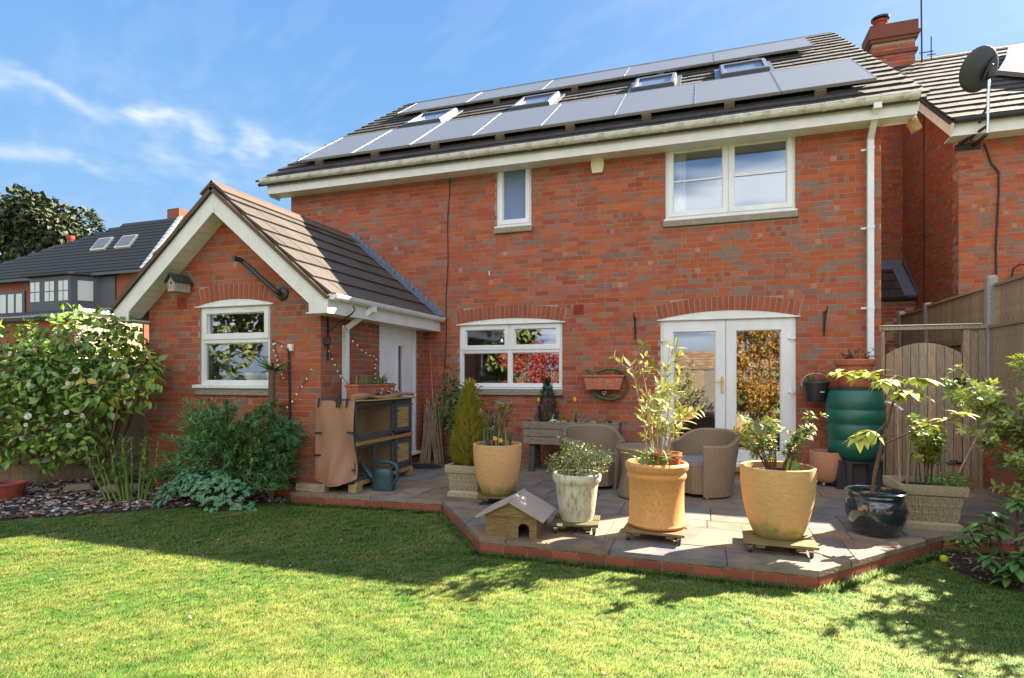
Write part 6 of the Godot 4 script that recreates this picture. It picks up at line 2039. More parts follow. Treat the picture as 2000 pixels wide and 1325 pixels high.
	var runs := [[Vector3(-5.25, 1.88, 2.80), Vector3(bx, 2.0, bz + 0.05), 0.12], [Vector3(-5.0, 1.0, 2.86), Vector3(bx, 1.80, bz + 0.06), 0.04], [Vector3(bx + 0.2, 2.12, bz), Vector3(-4.50, 1.72, 1.55), 0.10], [Vector3(-4.50, 1.72, 1.55), Vector3(-4.48, 1.22, 1.62), 0.02], [Vector3(bx, 1.80, bz), Vector3(-4.42, 1.25, 2.3), 0.05], [Vector3(-5.25, 1.88, 2.80), Vector3(-5.05, 1.40, 2.82), 0.03]]
	for r in runs:
		var w2 := MB.new()
		var pts := []
		for i in 17:
			var t := i / 16.0
			pts.append(r[0].lerp(r[1], t) + Vector3(0, -r[2] * 4.0 * t * (1.0 - t), 0))
		w2.tube(pts, 0.0035, 4, false)
		part(sl, "wire", w2.mesh(o), M.cable)
		for i in range(1, 16, 2):
			var bl := MB.new()
			bl.lathe([Vector2(0.0, -0.014), Vector2(0.009, -0.010), Vector2(0.012, 0.0), Vector2(0.008, 0.009), Vector2(0.0, 0.012)], 8)
			part(sl, "bulb", bl, M.bulb, pts[i] - o + Vector3(0, rf(-0.03, -0.012), rf(0.0, 0.02)))
	var pk := MB.new()
	pk.cbox(Vector3(bx + 0.03, 1.86, bz + 0.05), Vector3(0.07, 0.10, 0.06), 0.01)
	part(sl, "power_box", pk.mesh(o), M.black_plastic)
	# bird box on the gable
	var bb := thing("bird_box", "small weathered bird box with slate roof on the porch gable", "bird box", Vector3(-6.68, 2.55, 2.80), 0.0)
	var bm := MB.new()
	bm.col = Color(0.50, 0.47, 0.39)
	bm.prism(PackedVector2Array([Vector2(-0.075, 0.0), Vector2(0.075, 0.0), Vector2(0.075, 0.13), Vector2(0.0, 0.21), Vector2(-0.075, 0.13)]), 0.0, 0.22)
	part(bb, "box", bm, M.wood_y, Vector3(0, 0, 0.0), Basis(Vector3.UP, -0.15))
	for s: float in [-1.0, 1.0]:
		var r2 := MB.new()
		r2.box(Vector3(s * 0.055, 0.175, 0.12), Vector3(0.155, 0.012, 0.27), Basis(Vector3.BACK, -s * 0.82))
		part(bb, "roof_board", r2, M.slate, Vector3.ZERO, Basis(Vector3.UP, -0.15))
	var ho := MB.new()
	ho.tube([Vector3(0, 0.11, 0.218), Vector3(0, 0.11, 0.2235)], 0.017, 14)
	part(bb, "entrance_hole", ho, M.black_iron, Vector3.ZERO, Basis(Vector3.UP, -0.15))

# ---------- plants ----------
func strap_leaves(parent: Node3D, at: Vector3, rx: float, rz: float, n: int, l0: float, l1: float, cols: Array, w := 0.014, lean := 0.55, called := "leaf") -> void:
	for i in n:
		var b := MB.new()
		var c: Color = cols[rng.randi_range(0, cols.size() - 1)]
		var t := rf(0.8, 1.2)
		b.col = Color(c.r * t, c.g * t, c.b * t)
		var p := at + Vector3(rf(-rx, rx), 0, rf(-rz, rz))
		var a := rf(0, TAU); var l := rf(l0, l1)
		var side := Vector3(cos(a), 0, sin(a))
		var k := rf(0.15, lean)
		var wd := side.cross(Vector3.UP) * w * rf(0.6, 1.2) * 0.5
		var prev := p
		var m := 5
		for j in m:
			var u := (j + 1.0) / m
			var q := p + Vector3.UP * l * (u - 0.45 * k * u * u * 1.6) + side * l * k * u * u * 1.1
			var wa := wd * (1.0 - pow(float(j) / m, 3.0)); var wb := wd * (1.0 - pow(u, 3.0))
			var nn := (q - prev).cross(wd).normalized()
			if j < m - 1: b.q(prev - wa, prev + wa, q + wb, q - wb, nn)
			else: b.tri(prev - wa, prev + wa, q, nn)
			prev = q
		part(parent, called, b, M.leaf_soft)

func variants(l: float, w: float, fold: float, curl: float, cols: Array, seg := 3) -> Array:
	var v := []
	for c in cols:
		for k in 2:
			var t := rf(0.82, 1.18)
			v.append(leaf_mesh(l * rf(0.9, 1.1), w, fold, curl * rf(0.5, 1.5), Color(c.r * t, c.g * t, c.b * t), seg))
	return v

# stems from the base, with side twigs; returns the twig ends and points along them as [point, direction]
func stems(parent: Node3D, base: Vector3, n: int, high: float, wide: float, r: float, mt: Material, sub := 4, rbase := 0.05, min_h := 0.5) -> Array:
	var out := []
	for i in n:
		var a := TAU * i / n + rf(-0.5, 0.5)
		var h := high * rf(min_h, 1.0); var w := wide * rf(0.25, 1.0) * (1.25 - 0.5 * h / high)
		var p0 := base + Vector3(cos(a), 0, sin(a)) * rbase * rf(0.2, 1.0)
		var tip := base + Vector3(cos(a) * w, h, sin(a) * w)
		var mid := p0.lerp(tip, 0.5) + Vector3(-cos(a) * w * 0.12, h * 0.06, -sin(a) * w * 0.12) + rv() * high * 0.02
		var b := MB.new()
		var pts := [p0, p0.lerp(mid, 0.5) + rv() * high * 0.01, mid, mid.lerp(tip, 0.5) + rv() * high * 0.015, tip]
		b.tube(pts, [r, r * 0.85, r * 0.65, r * 0.45, r * 0.25], 6)
		out.append([tip, (tip - mid).normalized()])
		out.append([pts[3], (tip - mid).normalized()])
		for k in sub:
			var t := rf(0.35, 0.95)
			var s: Vector3 = mid.lerp(tip, (t - 0.5) * 2.0) if t > 0.5 else p0.lerp(mid, t * 2.0)
			var d := ((tip - p0).normalized() * 0.7 + rv() * 0.8 + Vector3.UP * 0.35).normalized()
			var e := s + d * high * rf(0.08, 0.2)
			b.tube([s, s.lerp(e, 0.5) + rv() * 0.008, e], [r * 0.4, r * 0.3, r * 0.18], 5)
			out.append([e, d]); out.append([s.lerp(e, 0.6), d])
		part(parent, "stem", b, mt)
	return out

# a rosette of leaves round each twig end
func whorls(ends: Array, per: int, s0: float, s1: float, spread := 0.9) -> Array:
	var x := []
	for e in ends:
		for k in per:
			var a := TAU * k / per + rf(-0.5, 0.5)
			var d: Vector3 = e[1]
			var sx := d.cross(Vector3(0.2, 0.3, 0.9)).normalized(); var sz := d.cross(sx)
			var dd := (d * rf(0.35, 0.9) + (sx * cos(a) + sz * sin(a)) * spread).normalized()
			x.append(Transform3D(lbasis(dd, d + Vector3.UP * 0.5, rf(s0, s1)), e[0] - d * rf(0.0, 0.03)))
	return x

func tones(n: int, cols: Array) -> Array:
	var o := []
	for i in n:
		var c: Color = cols[rng.randi_range(0, cols.size() - 1)]; var t := rf(0.8, 1.2)
		o.append(Color(c.r * t, c.g * t, c.b * t))
	return o

func spray_mesh(l: float, w: float, n: int, col := Color.WHITE) -> ArrayMesh:   # a feathery conifer twig
	var b := MB.new()
	b.col = col
	for i in n:
		var t := float(i) / n
		for s: float in [-1.0, 1.0]:
			var p := Vector3(0, l * t, 0); var e := p + Vector3(s * w * (1.0 - t * 0.75), l * 0.22, rf(-0.3, 0.3) * w)
			var k := Vector3(0, l * 0.05, w * 0.10)
			var nn := Vector3(s * 0.2, 0.1, 1).normalized()
			b.t3(p - k, p + k, e, nn, nn, nn)
	b.t3(Vector3(-w * 0.08, 0, 0), Vector3(w * 0.08, 0, 0), Vector3(0, l * 1.15, 0), Vector3.BACK, Vector3.BACK, Vector3.BACK)
	return b.mesh()

func cone_conifer(t: Node3D, y0: float, high: float, rad: float, n: int, m: Mesh, cols: Array, s0: float, s1: float) -> void:
	var xfs := []
	for i in n:
		var u := pow(rng.randf(), 1.25)
		var r := rad * (1.0 - u) * (0.75 + 0.4 * sin(u * 2.2)) * minf(1.0, 0.55 + u * 6.0)
		var a := rf(0, TAU)
		r *= rf(0.62, 1.05) * (1.0 + 0.10 * sin(a * 5.0 + u * 9.0))
		var d := Vector3(cos(a), rf(0.6, 1.6), sin(a)).normalized()
		xfs.append(Transform3D(lbasis(d, Vector3(cos(a), 0.1, sin(a)), rf(s0, s1)), Vector3(cos(a) * r, y0 + u * high, sin(a) * r)))
	copies(t, "foliage", m, M.needle, xfs, tones(n, cols))
	var b := MB.new()
	b.tube([Vector3(0, y0 - 0.08, 0), Vector3(0, y0 + high * 0.9, 0)], [0.025, 0.004], 6)
	part(t, "trunk", b, M.bark)

func build_plants() -> void:
	pots_with_plants()
	bed_plants()
	wall_plants()

func pots_with_plants() -> void:
	var egg := func(r: float, h: float) -> Array:
		var o := []
		for i in 25:
			var v := i / 24.0
			o.append(Vector2(r * (0.58 + 0.42 * sin(pow(v, 0.72) * PI * 0.5)), h * v))
		return o
	# golden conifer in a pale lattice planter
	var t := thing("potted_conifer", "golden cone-shaped conifer in a pale lattice-patterned stone planter", "potted plant", Vector3(-2.68, 0, 2.42), 0.0)
	lattice_planter(t, 0.42, 0.37)
	cone_conifer(t, 0.34, 0.98, 0.255, 2600, spray_mesh(0.085, 0.022, 7), [Color(0.68, 0.58, 0.05), Color(0.55, 0.50, 0.05), Color(0.36, 0.38, 0.05), Color(0.75, 0.62, 0.08)], 0.7, 1.25)
	# tall egg-shaped pot with bulbs and a small maple
	t = thing("potted_bulbs", "tall egg-shaped terracotta pot with green-stained foot, bulbs and young maple", "potted plant", Vector3(-2.21, 0.097, 2.72))
	pot_shape("pot", t, egg.call(0.275, 0.56), 0.025, 0.05, M.terracotta, 0.0, 0.006, 0.13)
	strap_leaves(t, Vector3(0, 0.51, 0), 0.17, 0.15, 46, 0.22, 0.42, [Color(0.08, 0.17, 0.06), Color(0.12, 0.22, 0.07), Color(0.16, 0.27, 0.08)], 0.014, 0.5)
	var ends := stems(t, Vector3(0.02, 0.5, 0), 5, 0.62, 0.34, 0.008, M.bark, 5, 0.05, 0.6)
	var xf := whorls(ends, 4, 0.7, 1.2, 1.1)
	var mc := [Color(0.26, 0.28, 0.04), Color(0.34, 0.24, 0.05), Color(0.18, 0.26, 0.05), Color(0.40, 0.20, 0.05)]
	leaves_out(t, "leaves", xf, tones(xf.size(), mc), leaf_mesh(0.055, 0.022, 0.2, 0.3, Color.WHITE), M.leaf_soft, variants(0.055, 0.022, 0.2, 0.3, mc), 90)
	pansies(t, [[0.04, 0.64, 0.18, Color(0.75, 0.33, 0.02)], [0.10, 0.62, 0.17, Color(0.70, 0.30, 0.02)], [-0.05, 0.60, 0.19, Color(0.06, 0.03, 0.07)], [0.0, 0.66, 0.16, Color(0.07, 0.04, 0.09)]])
	# whitewashed pot with a variegated shrub
	t = thing("potted_shrub", "stained whitewashed pot holding a small variegated shrub", "potted plant", Vector3(-1.12, 0.097, 3.56))
	pot_shape("pot", t, [Vector2(0.145, 0.0), Vector2(0.15, 0.03), Vector2(0.162, 0.05), Vector2(0.192, 0.30), Vector2(0.20, 0.335), Vector2(0.208, 0.345), Vector2(0.221, 0.36), Vector2(0.225, 0.405), Vector2(0.221, 0.425)], 0.022, 0.035, M.white_pot)
	var balls := []
	for p in [[-0.16, 0.50, 0.02, 0.12], [-0.05, 0.55, 0.05, 0.13], [0.08, 0.54, 0.06, 0.13], [0.02, 0.60, -0.05, 0.11], [0.22, 0.54, 0.0, 0.10], [0.17, 0.60, -0.02, 0.08], [-0.10, 0.66, -0.03, 0.07], [-0.12, 0.74, -0.02, 0.045], [-0.22, 0.52, 0.0, 0.07], [0.27, 0.58, 0.02, 0.06], [0.05, 0.49, 0.12, 0.10]]: balls.append([Vector3(p[0], p[1], p[2]), p[3]])
	stems(t, Vector3(0, 0.38, 0), 8, 0.30, 0.24, 0.006, M.bark, 2)
	var vc := [Color(0.55, 0.56, 0.24), Color(0.48, 0.47, 0.24), Color(0.16, 0.22, 0.06), Color(0.12, 0.17, 0.05), Color(0.24, 0.29, 0.09)]
	scatter(t, "foliage", balls, 1700, leaf_mesh(0.032, 0.015, 0.2, 0.2, Color.WHITE, 2), M.leaf_soft, vc, 0.7, 1.3, 0.0, [], 0, 0.25)
	# straight chimney pot with a tall shrub
	t = thing("potted_shrub", "straight chimney-shaped terracotta pot with a tall open yellow-green shrub", "potted plant", Vector3(-0.40, 0.097, 3.56))
	pot_shape("pot", t, [Vector2(0.225, 0.0), Vector2(0.245, 0.012), Vector2(0.252, 0.03), Vector2(0.238, 0.05), Vector2(0.235, 0.25), Vector2(0.238, 0.415), Vector2(0.252, 0.43), Vector2(0.257, 0.455), Vector2(0.248, 0.475), Vector2(0.258, 0.495), Vector2(0.272, 0.51), Vector2(0.275, 0.545), Vector2(0.262, 0.56)], 0.025, 0.05, M.terracotta_orange)
	ends = stems(t, Vector3(0.0, 0.5, 0), 10, 1.16, 0.50, 0.008, M.cane, 6, 0.08, 0.40)
	xf = whorls(ends, 3, 0.8, 1.3, 0.75)
	var tc := [Color(0.46, 0.47, 0.10), Color(0.56, 0.53, 0.16), Color(0.36, 0.40, 0.08), Color(0.62, 0.56, 0.22)]
	leaves_out(t, "leaves", xf, tones(xf.size(), tc), leaf_mesh(0.085, 0.028, 0.25, 0.15, Color.WHITE), M.leaf_soft, variants(0.085, 0.028, 0.25, 0.15, tc), 300)
	strap_leaves(t, Vector3(0.0, 0.52, 0.08), 0.15, 0.10, 26, 0.18, 0.34, [Color(0.20, 0.36, 0.07), Color(0.30, 0.42, 0.10), Color(0.14, 0.28, 0.06)], 0.028, 1.0)
	var ip := MB.new()
	ip.lathe([Vector2(0.10, 0.50), Vector2(0.12, 0.62), Vector2(0.128, 0.62), Vector2(0.128, 0.645), Vector2(0.112, 0.645), Vector2(0.10, 0.56)], 24, Vector3(0.09, 0, -0.02))
	part(t, "inner_pot", ip, M.plastic_terracotta)
	# large sunlit pot
	t = thing("potted_shrub", "large round terracotta pot with mossy foot and a leafy low shrub in the sun", "potted plant", Vector3(0.58, 0.097, 3.58))
	pot_shape("pot", t, egg.call(0.29, 0.575), 0.028, 0.05, M.terracotta, 0.0, 0.006, 0.14)
	ends = stems(t, Vector3(0.0, 0.5, 0), 13, 0.54, 0.46, 0.008, M.bark, 7, 0.10, 0.40)
	xf = whorls(ends, 5, 0.7, 1.25, 1.0)
	var bc := [Color(0.40, 0.46, 0.12), Color(0.30, 0.38, 0.09), Color(0.50, 0.50, 0.18), Color(0.18, 0.27, 0.06), Color(0.50, 0.30, 0.08)]
	leaves_out(t, "leaves", xf, tones(xf.size(), bc), leaf_mesh(0.05, 0.026, 0.25, 0.25, Color.WHITE), M.leaf_soft, variants(0.05, 0.026, 0.25, 0.25, bc), 300)
	strap_leaves(t, Vector3(0.1, 0.53, 0.12), 0.05, 0.04, 5, 0.10, 0.2, [Color(0.2, 0.34, 0.07)], 0.05, 0.6)
	# dark glazed pot with a young tree
	t = thing("potted_tree", "glossy dark glazed pot with a slender young tree in bright yellow-green leaf", "potted plant", Vector3(1.47, 0.0, 2.86))
	pot_shape("pot", t, [Vector2(0.15, 0.0), Vector2(0.165, 0.01), Vector2(0.215, 0.09), Vector2(0.242, 0.18), Vector2(0.245, 0.24), Vector2(0.228, 0.305), Vector2(0.212, 0.325), Vector2(0.215, 0.34), Vector2(0.228, 0.35), Vector2(0.222, 0.362), Vector2(0.236, 0.372), Vector2(0.245, 0.388)], 0.022, 0.06, M.glaze, 0.0, 0.0)
	var b := MB.new()
	var trunk := [Vector3(-0.03, 0.32, 0), Vector3(-0.01, 0.55, 0), Vector3(0.04, 0.80, 0.0), Vector3(0.10, 1.02, 0.0), Vector3(0.14, 1.22, 0), Vector3(0.17, 1.34, 0.0), Vector3(0.16, 1.42, 0)]
	b.tube(trunk, [0.017, 0.015, 0.013, 0.011, 0.009, 0.007, 0.004], 9)
	part(t, "trunk", b, M.bark)
	var tips := []
	var limbs := [[2, Vector3(0.62, 1.08, 0.05), 0.05], [3, Vector3(-0.15, 0.86, 0.06), -0.02], [5, Vector3(-0.32, 1.44, 0.06), 0.03], [6, Vector3(0.02, 1.36, 0.14), 0.03], [6, Vector3(0.36, 1.38, 0.06), 0.02], [5, Vector3(0.22, 1.27, 0.18), 0.0], [4, Vector3(0.14, 1.26, 0.20), 0.0], [6, Vector3(-0.10, 1.45, -0.1), 0.02]]
	for l in limbs:
		var lb := MB.new()
		var s: Vector3 = trunk[l[0]]; var e: Vector3 = l[1]
		lb.tube([s, s.lerp(e, 0.5) + Vector3(0, l[2] - 0.03, 0), e], [0.009, 0.006, 0.004], 6)
		part(t, "branch", lb, M.bark)
		for u in [0.62, 0.82, 1.0]: tips.append([s.lerp(e, u) + Vector3(0, 0.01, 0), ((e - s).normalized() * 0.8 + Vector3.UP * 0.2).normalized()])
	xf = []
	for e in tips:
		for k in 8:
			var a := TAU * k / 8.0 + rf(-0.4, 0.4)
			var d := Vector3(cos(a), rf(-0.45, 0.15), sin(a)).normalized()
			xf.append(Transform3D(lbasis((d + e[1] * 0.5).normalized(), Vector3.UP, rf(0.8, 1.35)), e[0]))
	var yc := [Color(0.62, 0.66, 0.12), Color(0.54, 0.60, 0.09), Color(0.68, 0.66, 0.18)]
	leaves_out(t, "leaves", xf, tones(xf.size(), yc), leaf_mesh(0.125, 0.058, 0.2, 0.3, Color.WHITE, 4), M.leaf_soft, variants(0.125, 0.058, 0.2, 0.3, yc, 4), 300)
	# lattice planter on the right with canes and shoots
	t = thing("potted_hydrangea", "pale lattice-patterned stone planter with budding shoots tied to bamboo canes", "potted plant", Vector3(2.0, 0, 2.32), 0.0)
	lattice_planter(t, 0.52, 0.41)
	for c in [[-0.22, 0.1, -0.24, 1.25], [0.10, -0.1, 0.08, 1.30], [0.22, 0.0, 0.42, 0.78], [-0.08, -0.15, -0.10, 0.95], [-0.15, 0.05, -0.12, 0.75]]:
		var cb := MB.new()
		cb.tube([Vector3(c[0], 0.35, c[1]), Vector3(c[2], c[3] + 0.05, c[1] * 0.7)], 0.008, 6)
		part(t, "cane", cb, M.cane)
	ends = stems(t, Vector3(0.02, 0.36, 0), 11, 0.66, 0.30, 0.006, M.bark, 6, 0.14, 0.4)
	xf = whorls(ends, 5, 0.7, 1.25, 0.9)
	var hc := [Color(0.36, 0.44, 0.07), Color(0.44, 0.50, 0.10), Color(0.30, 0.42, 0.07)]
	leaves_out(t, "leaves", xf, tones(xf.size(), hc), leaf_mesh(0.055, 0.032, 0.2, 0.2, Color.WHITE), M.leaf_soft, variants(0.055, 0.032, 0.2, 0.2, hc), 180)
	var gb := []
	for i in 9: gb.append([Vector3(rf(0.02, 0.24), 0.42 + rf(0, 0.06), rf(0.0, 0.22)), 0.06])
	scatter(t, "ground_cover", gb, 420, leaf_mesh(0.03, 0.012, 0.2, 0.2, Color.WHITE, 2), M.leaf_soft, [Color(0.14, 0.30, 0.05), Color(0.2, 0.38, 0.07)], 0.7, 1.3, 0.0, [], 0, 0.2)
	# small pink pot near the butt
	t = thing("potted_bamboo", "small pinkish terracotta pot on castors beside the water butt", "potted plant", Vector3(1.53, 0.055, 0.42))
	pot_shape("pot", t, egg.call(0.215, 0.385), 0.02, 0.04, M.terracotta_pink, 0.0, 0.006, 0.06)
	for a in [0.5, 2.1, 3.7, 5.2]:
		var cb := MB.new()
		cb.lathe([Vector2(0.0, -0.028), Vector2(0.024, -0.02), Vector2(0.028, 0.0), Vector2(0.024, 0.02), Vector2(0.0, 0.028)], 12, Vector3(cos(a) * 0.13, -0.027, sin(a) * 0.13))
		part(t, "castor", cb, M.chrome)
	ends = stems(t, Vector3(0.03, 0.36, 0), 6, 0.62, 0.14, 0.004, M.bark, 5, 0.05, 0.6)
	xf = whorls(ends, 3, 0.7, 1.2, 0.9)
	var nc := [Color(0.10, 0.17, 0.03), Color(0.16, 0.20, 0.04), Color(0.22, 0.18, 0.04)]
	leaves_out(t, "leaves", xf, tones(xf.size(), nc), leaf_mesh(0.05, 0.012, 0.2, 0.2, Color.WHITE), M.leaf_soft, variants(0.05, 0.012, 0.2, 0.2, nc), 60)
	# orange pot on the butt
	t = thing("potted_heather", "orange flowerpot of sprawling dry stems standing on the water butt lid", "potted plant", Vector3(1.84, 1.286, 0.42))
	pot_shape("pot", t, [Vector2(0.17, 0.0), Vector2(0.178, 0.02), Vector2(0.212, 0.27), Vector2(0.235, 0.275), Vector2(0.245, 0.335), Vector2(0.238, 0.345)], 0.02, 0.03, M.plastic_terracotta)
	ends = stems(t, Vector3(0, 0.30, 0), 16, 0.20, 0.30, 0.004, M.bark, 4, 0.10, 0.3)
	xf = whorls(ends, 3, 0.6, 1.1, 0.9)
	var dc := [Color(0.08, 0.10, 0.05), Color(0.14, 0.10, 0.06), Color(0.10, 0.07, 0.05)]
	leaves_out(t, "leaves", xf, tones(xf.size(), dc), leaf_mesh(0.03, 0.012, 0.2, 0.2, Color.WHITE, 2), M.leaf_soft, [], 0)
	# plants in bucket, wall trough and bench
	var bk: Node3D = get_node("bucket_planter")
	scatter(bk, "foliage", [[Vector3(-0.06, 0.27, 0.02), 0.06], [Vector3(0.1, 0.28, 0.0), 0.05], [Vector3(-0.07, 0.31, 0.0), 0.035]], 150, leaf_mesh(0.035, 0.02, 0.2, 0.2, Color.WHITE, 2), M.leaf_soft, [Color(0.10, 0.2, 0.05), Color(0.15, 0.22, 0.06)], 0.7, 1.2, 0.0, [], 0, 0.2)
	var wp: Node3D = get_node("wall_planter")
	scatter(wp, "foliage", [[Vector3(-0.26, 0.25, 0.12), 0.05], [Vector3(-0.20, 0.27, 0.10), 0.06], [Vector3(-0.14, 0.25, 0.12), 0.04]], 170, leaf_mesh(0.035, 0.02, 0.2, 0.2, Color.WHITE, 2), M.leaf_soft, [Color(0.14, 0.25, 0.10), Color(0.5, 0.55, 0.35), Color(0.10, 0.2, 0.06)], 0.7, 1.2, 0.0, [], 0, 0.2)
	scatter(wp, "purple_foliage", [[Vector3(0.22, 0.25, 0.12), 0.05], [Vector3(0.28, 0.24, 0.12), 0.04]], 120, leaf_mesh(0.025, 0.014, 0.2, 0.2, Color.WHITE, 2), M.leaf_soft, [Color(0.14, 0.04, 0.06), Color(0.20, 0.05, 0.07)], 0.7, 1.2, 0.0, [], 0, 0.2)
	var bp: Node3D = get_node("planter_bench")
	strap_leaves(bp, Vector3(0.05, 0.68, 0.10), 0.62, 0.06, 44, 0.10, 0.28, [Color(0.08, 0.20, 0.06), Color(0.12, 0.26, 0.08), Color(0.06, 0.14, 0.05)], 0.035, 0.9)
	for p in [[0.05, 0.62], [-0.50, 0.60]]:
		var tl := MB.new()
		tl.tube([Vector3(p[0] - 0.02, 0.68, 0.1), Vector3(p[0], 0.9, 0.11), Vector3(p[0] + 0.01, 0.68 + p[1] * 0.58, 0.1)], 0.005, 6)
		var sp := part(bp, "flower_stem", tl, M.green_stem)
		for k in 6:
			var a := TAU * k / 6.0
			part(sp, "petal", leaf_mesh(0.075, 0.05, 0.6, -0.12, Color(0.85, 0.62, 0.02)), M.petal, Vector3(p[0] + 0.01, 0.68 + p[1] * 0.58, 0.1), lbasis(Vector3(cos(a) * 0.35, 1, sin(a) * 0.35), Vector3(-cos(a), 0.2, -sin(a)), 1.0))
	pansies(bp, [[-0.24, 0.74, 0.14, Color(0.75, 0.33, 0.02)], [-0.20, 0.75, 0.15, Color(0.7, 0.3, 0.03)], [0.36, 0.74, 0.15, Color(0.7, 0.35, 0.05)]])
	# blue dwarf conifer in a pot on the bench
	t = thing("potted_conifer", "small blue-green dwarf conifer standing in the trough below the kitchen window", "potted plant", Vector3(-2.24, 0.69, 0.42))
	cone_conifer(t, 0.02, 0.66, 0.20, 1500, spray_mesh(0.06, 0.018, 6), [Color(0.06, 0.13, 0.10), Color(0.09, 0.17, 0.13), Color(0.05, 0.10, 0.08)], 0.7, 1.2)
	# evergreen against the wall behind the golden conifer
	t = thing("wall_shrub", "glossy evergreen shrub against the wall behind the golden conifer", "shrub", Vector3(-3.62, 0, 0.55))
	var pp := pot_shape("pot", t, [Vector2(0.18, 0.0), Vector2(0.22, 0.30), Vector2(0.235, 0.32)], 0.02, 0.03, mat("purple_pot", lin(0.06, 0.035, 0.06), 0.5))
	stems(t, Vector3(0, 0.28, 0), 8, 1.0, 0.36, 0.01, M.bark, 4)
	balls = []
	for i in 20: balls.append([Vector3(rf(-0.42, 0.42), rf(0.55, 1.25), rf(-0.2, 0.25)), rf(0.12, 0.2)])
	balls.append([Vector3(-0.15, 1.48, 0), 0.10])
	var gc := [Color(0.035, 0.09, 0.02), Color(0.06, 0.13, 0.025), Color(0.10, 0.18, 0.04)]
	scatter(t, "leaves", balls, 1100, leaf_mesh(0.09, 0.032, 0.2, 0.2, Color.WHITE), M.leaf_gloss, gc, 0.7, 1.2, 0.1, variants(0.09, 0.032, 0.2, 0.2, gc), 120, 0.35)

func pansies(parent: Node3D, list: Array) -> void:
	for p in list:
		for k in 5:
			var a := TAU * k / 5.0
			part(parent, "petal", leaf_mesh(0.03, 0.032, 0.1, 0.1, p[3]), M.petal, Vector3(p[0], p[1], p[2]), lbasis(Vector3(cos(a), sin(a), 0.1), Vector3(0, 0.3, 1), 1.0))

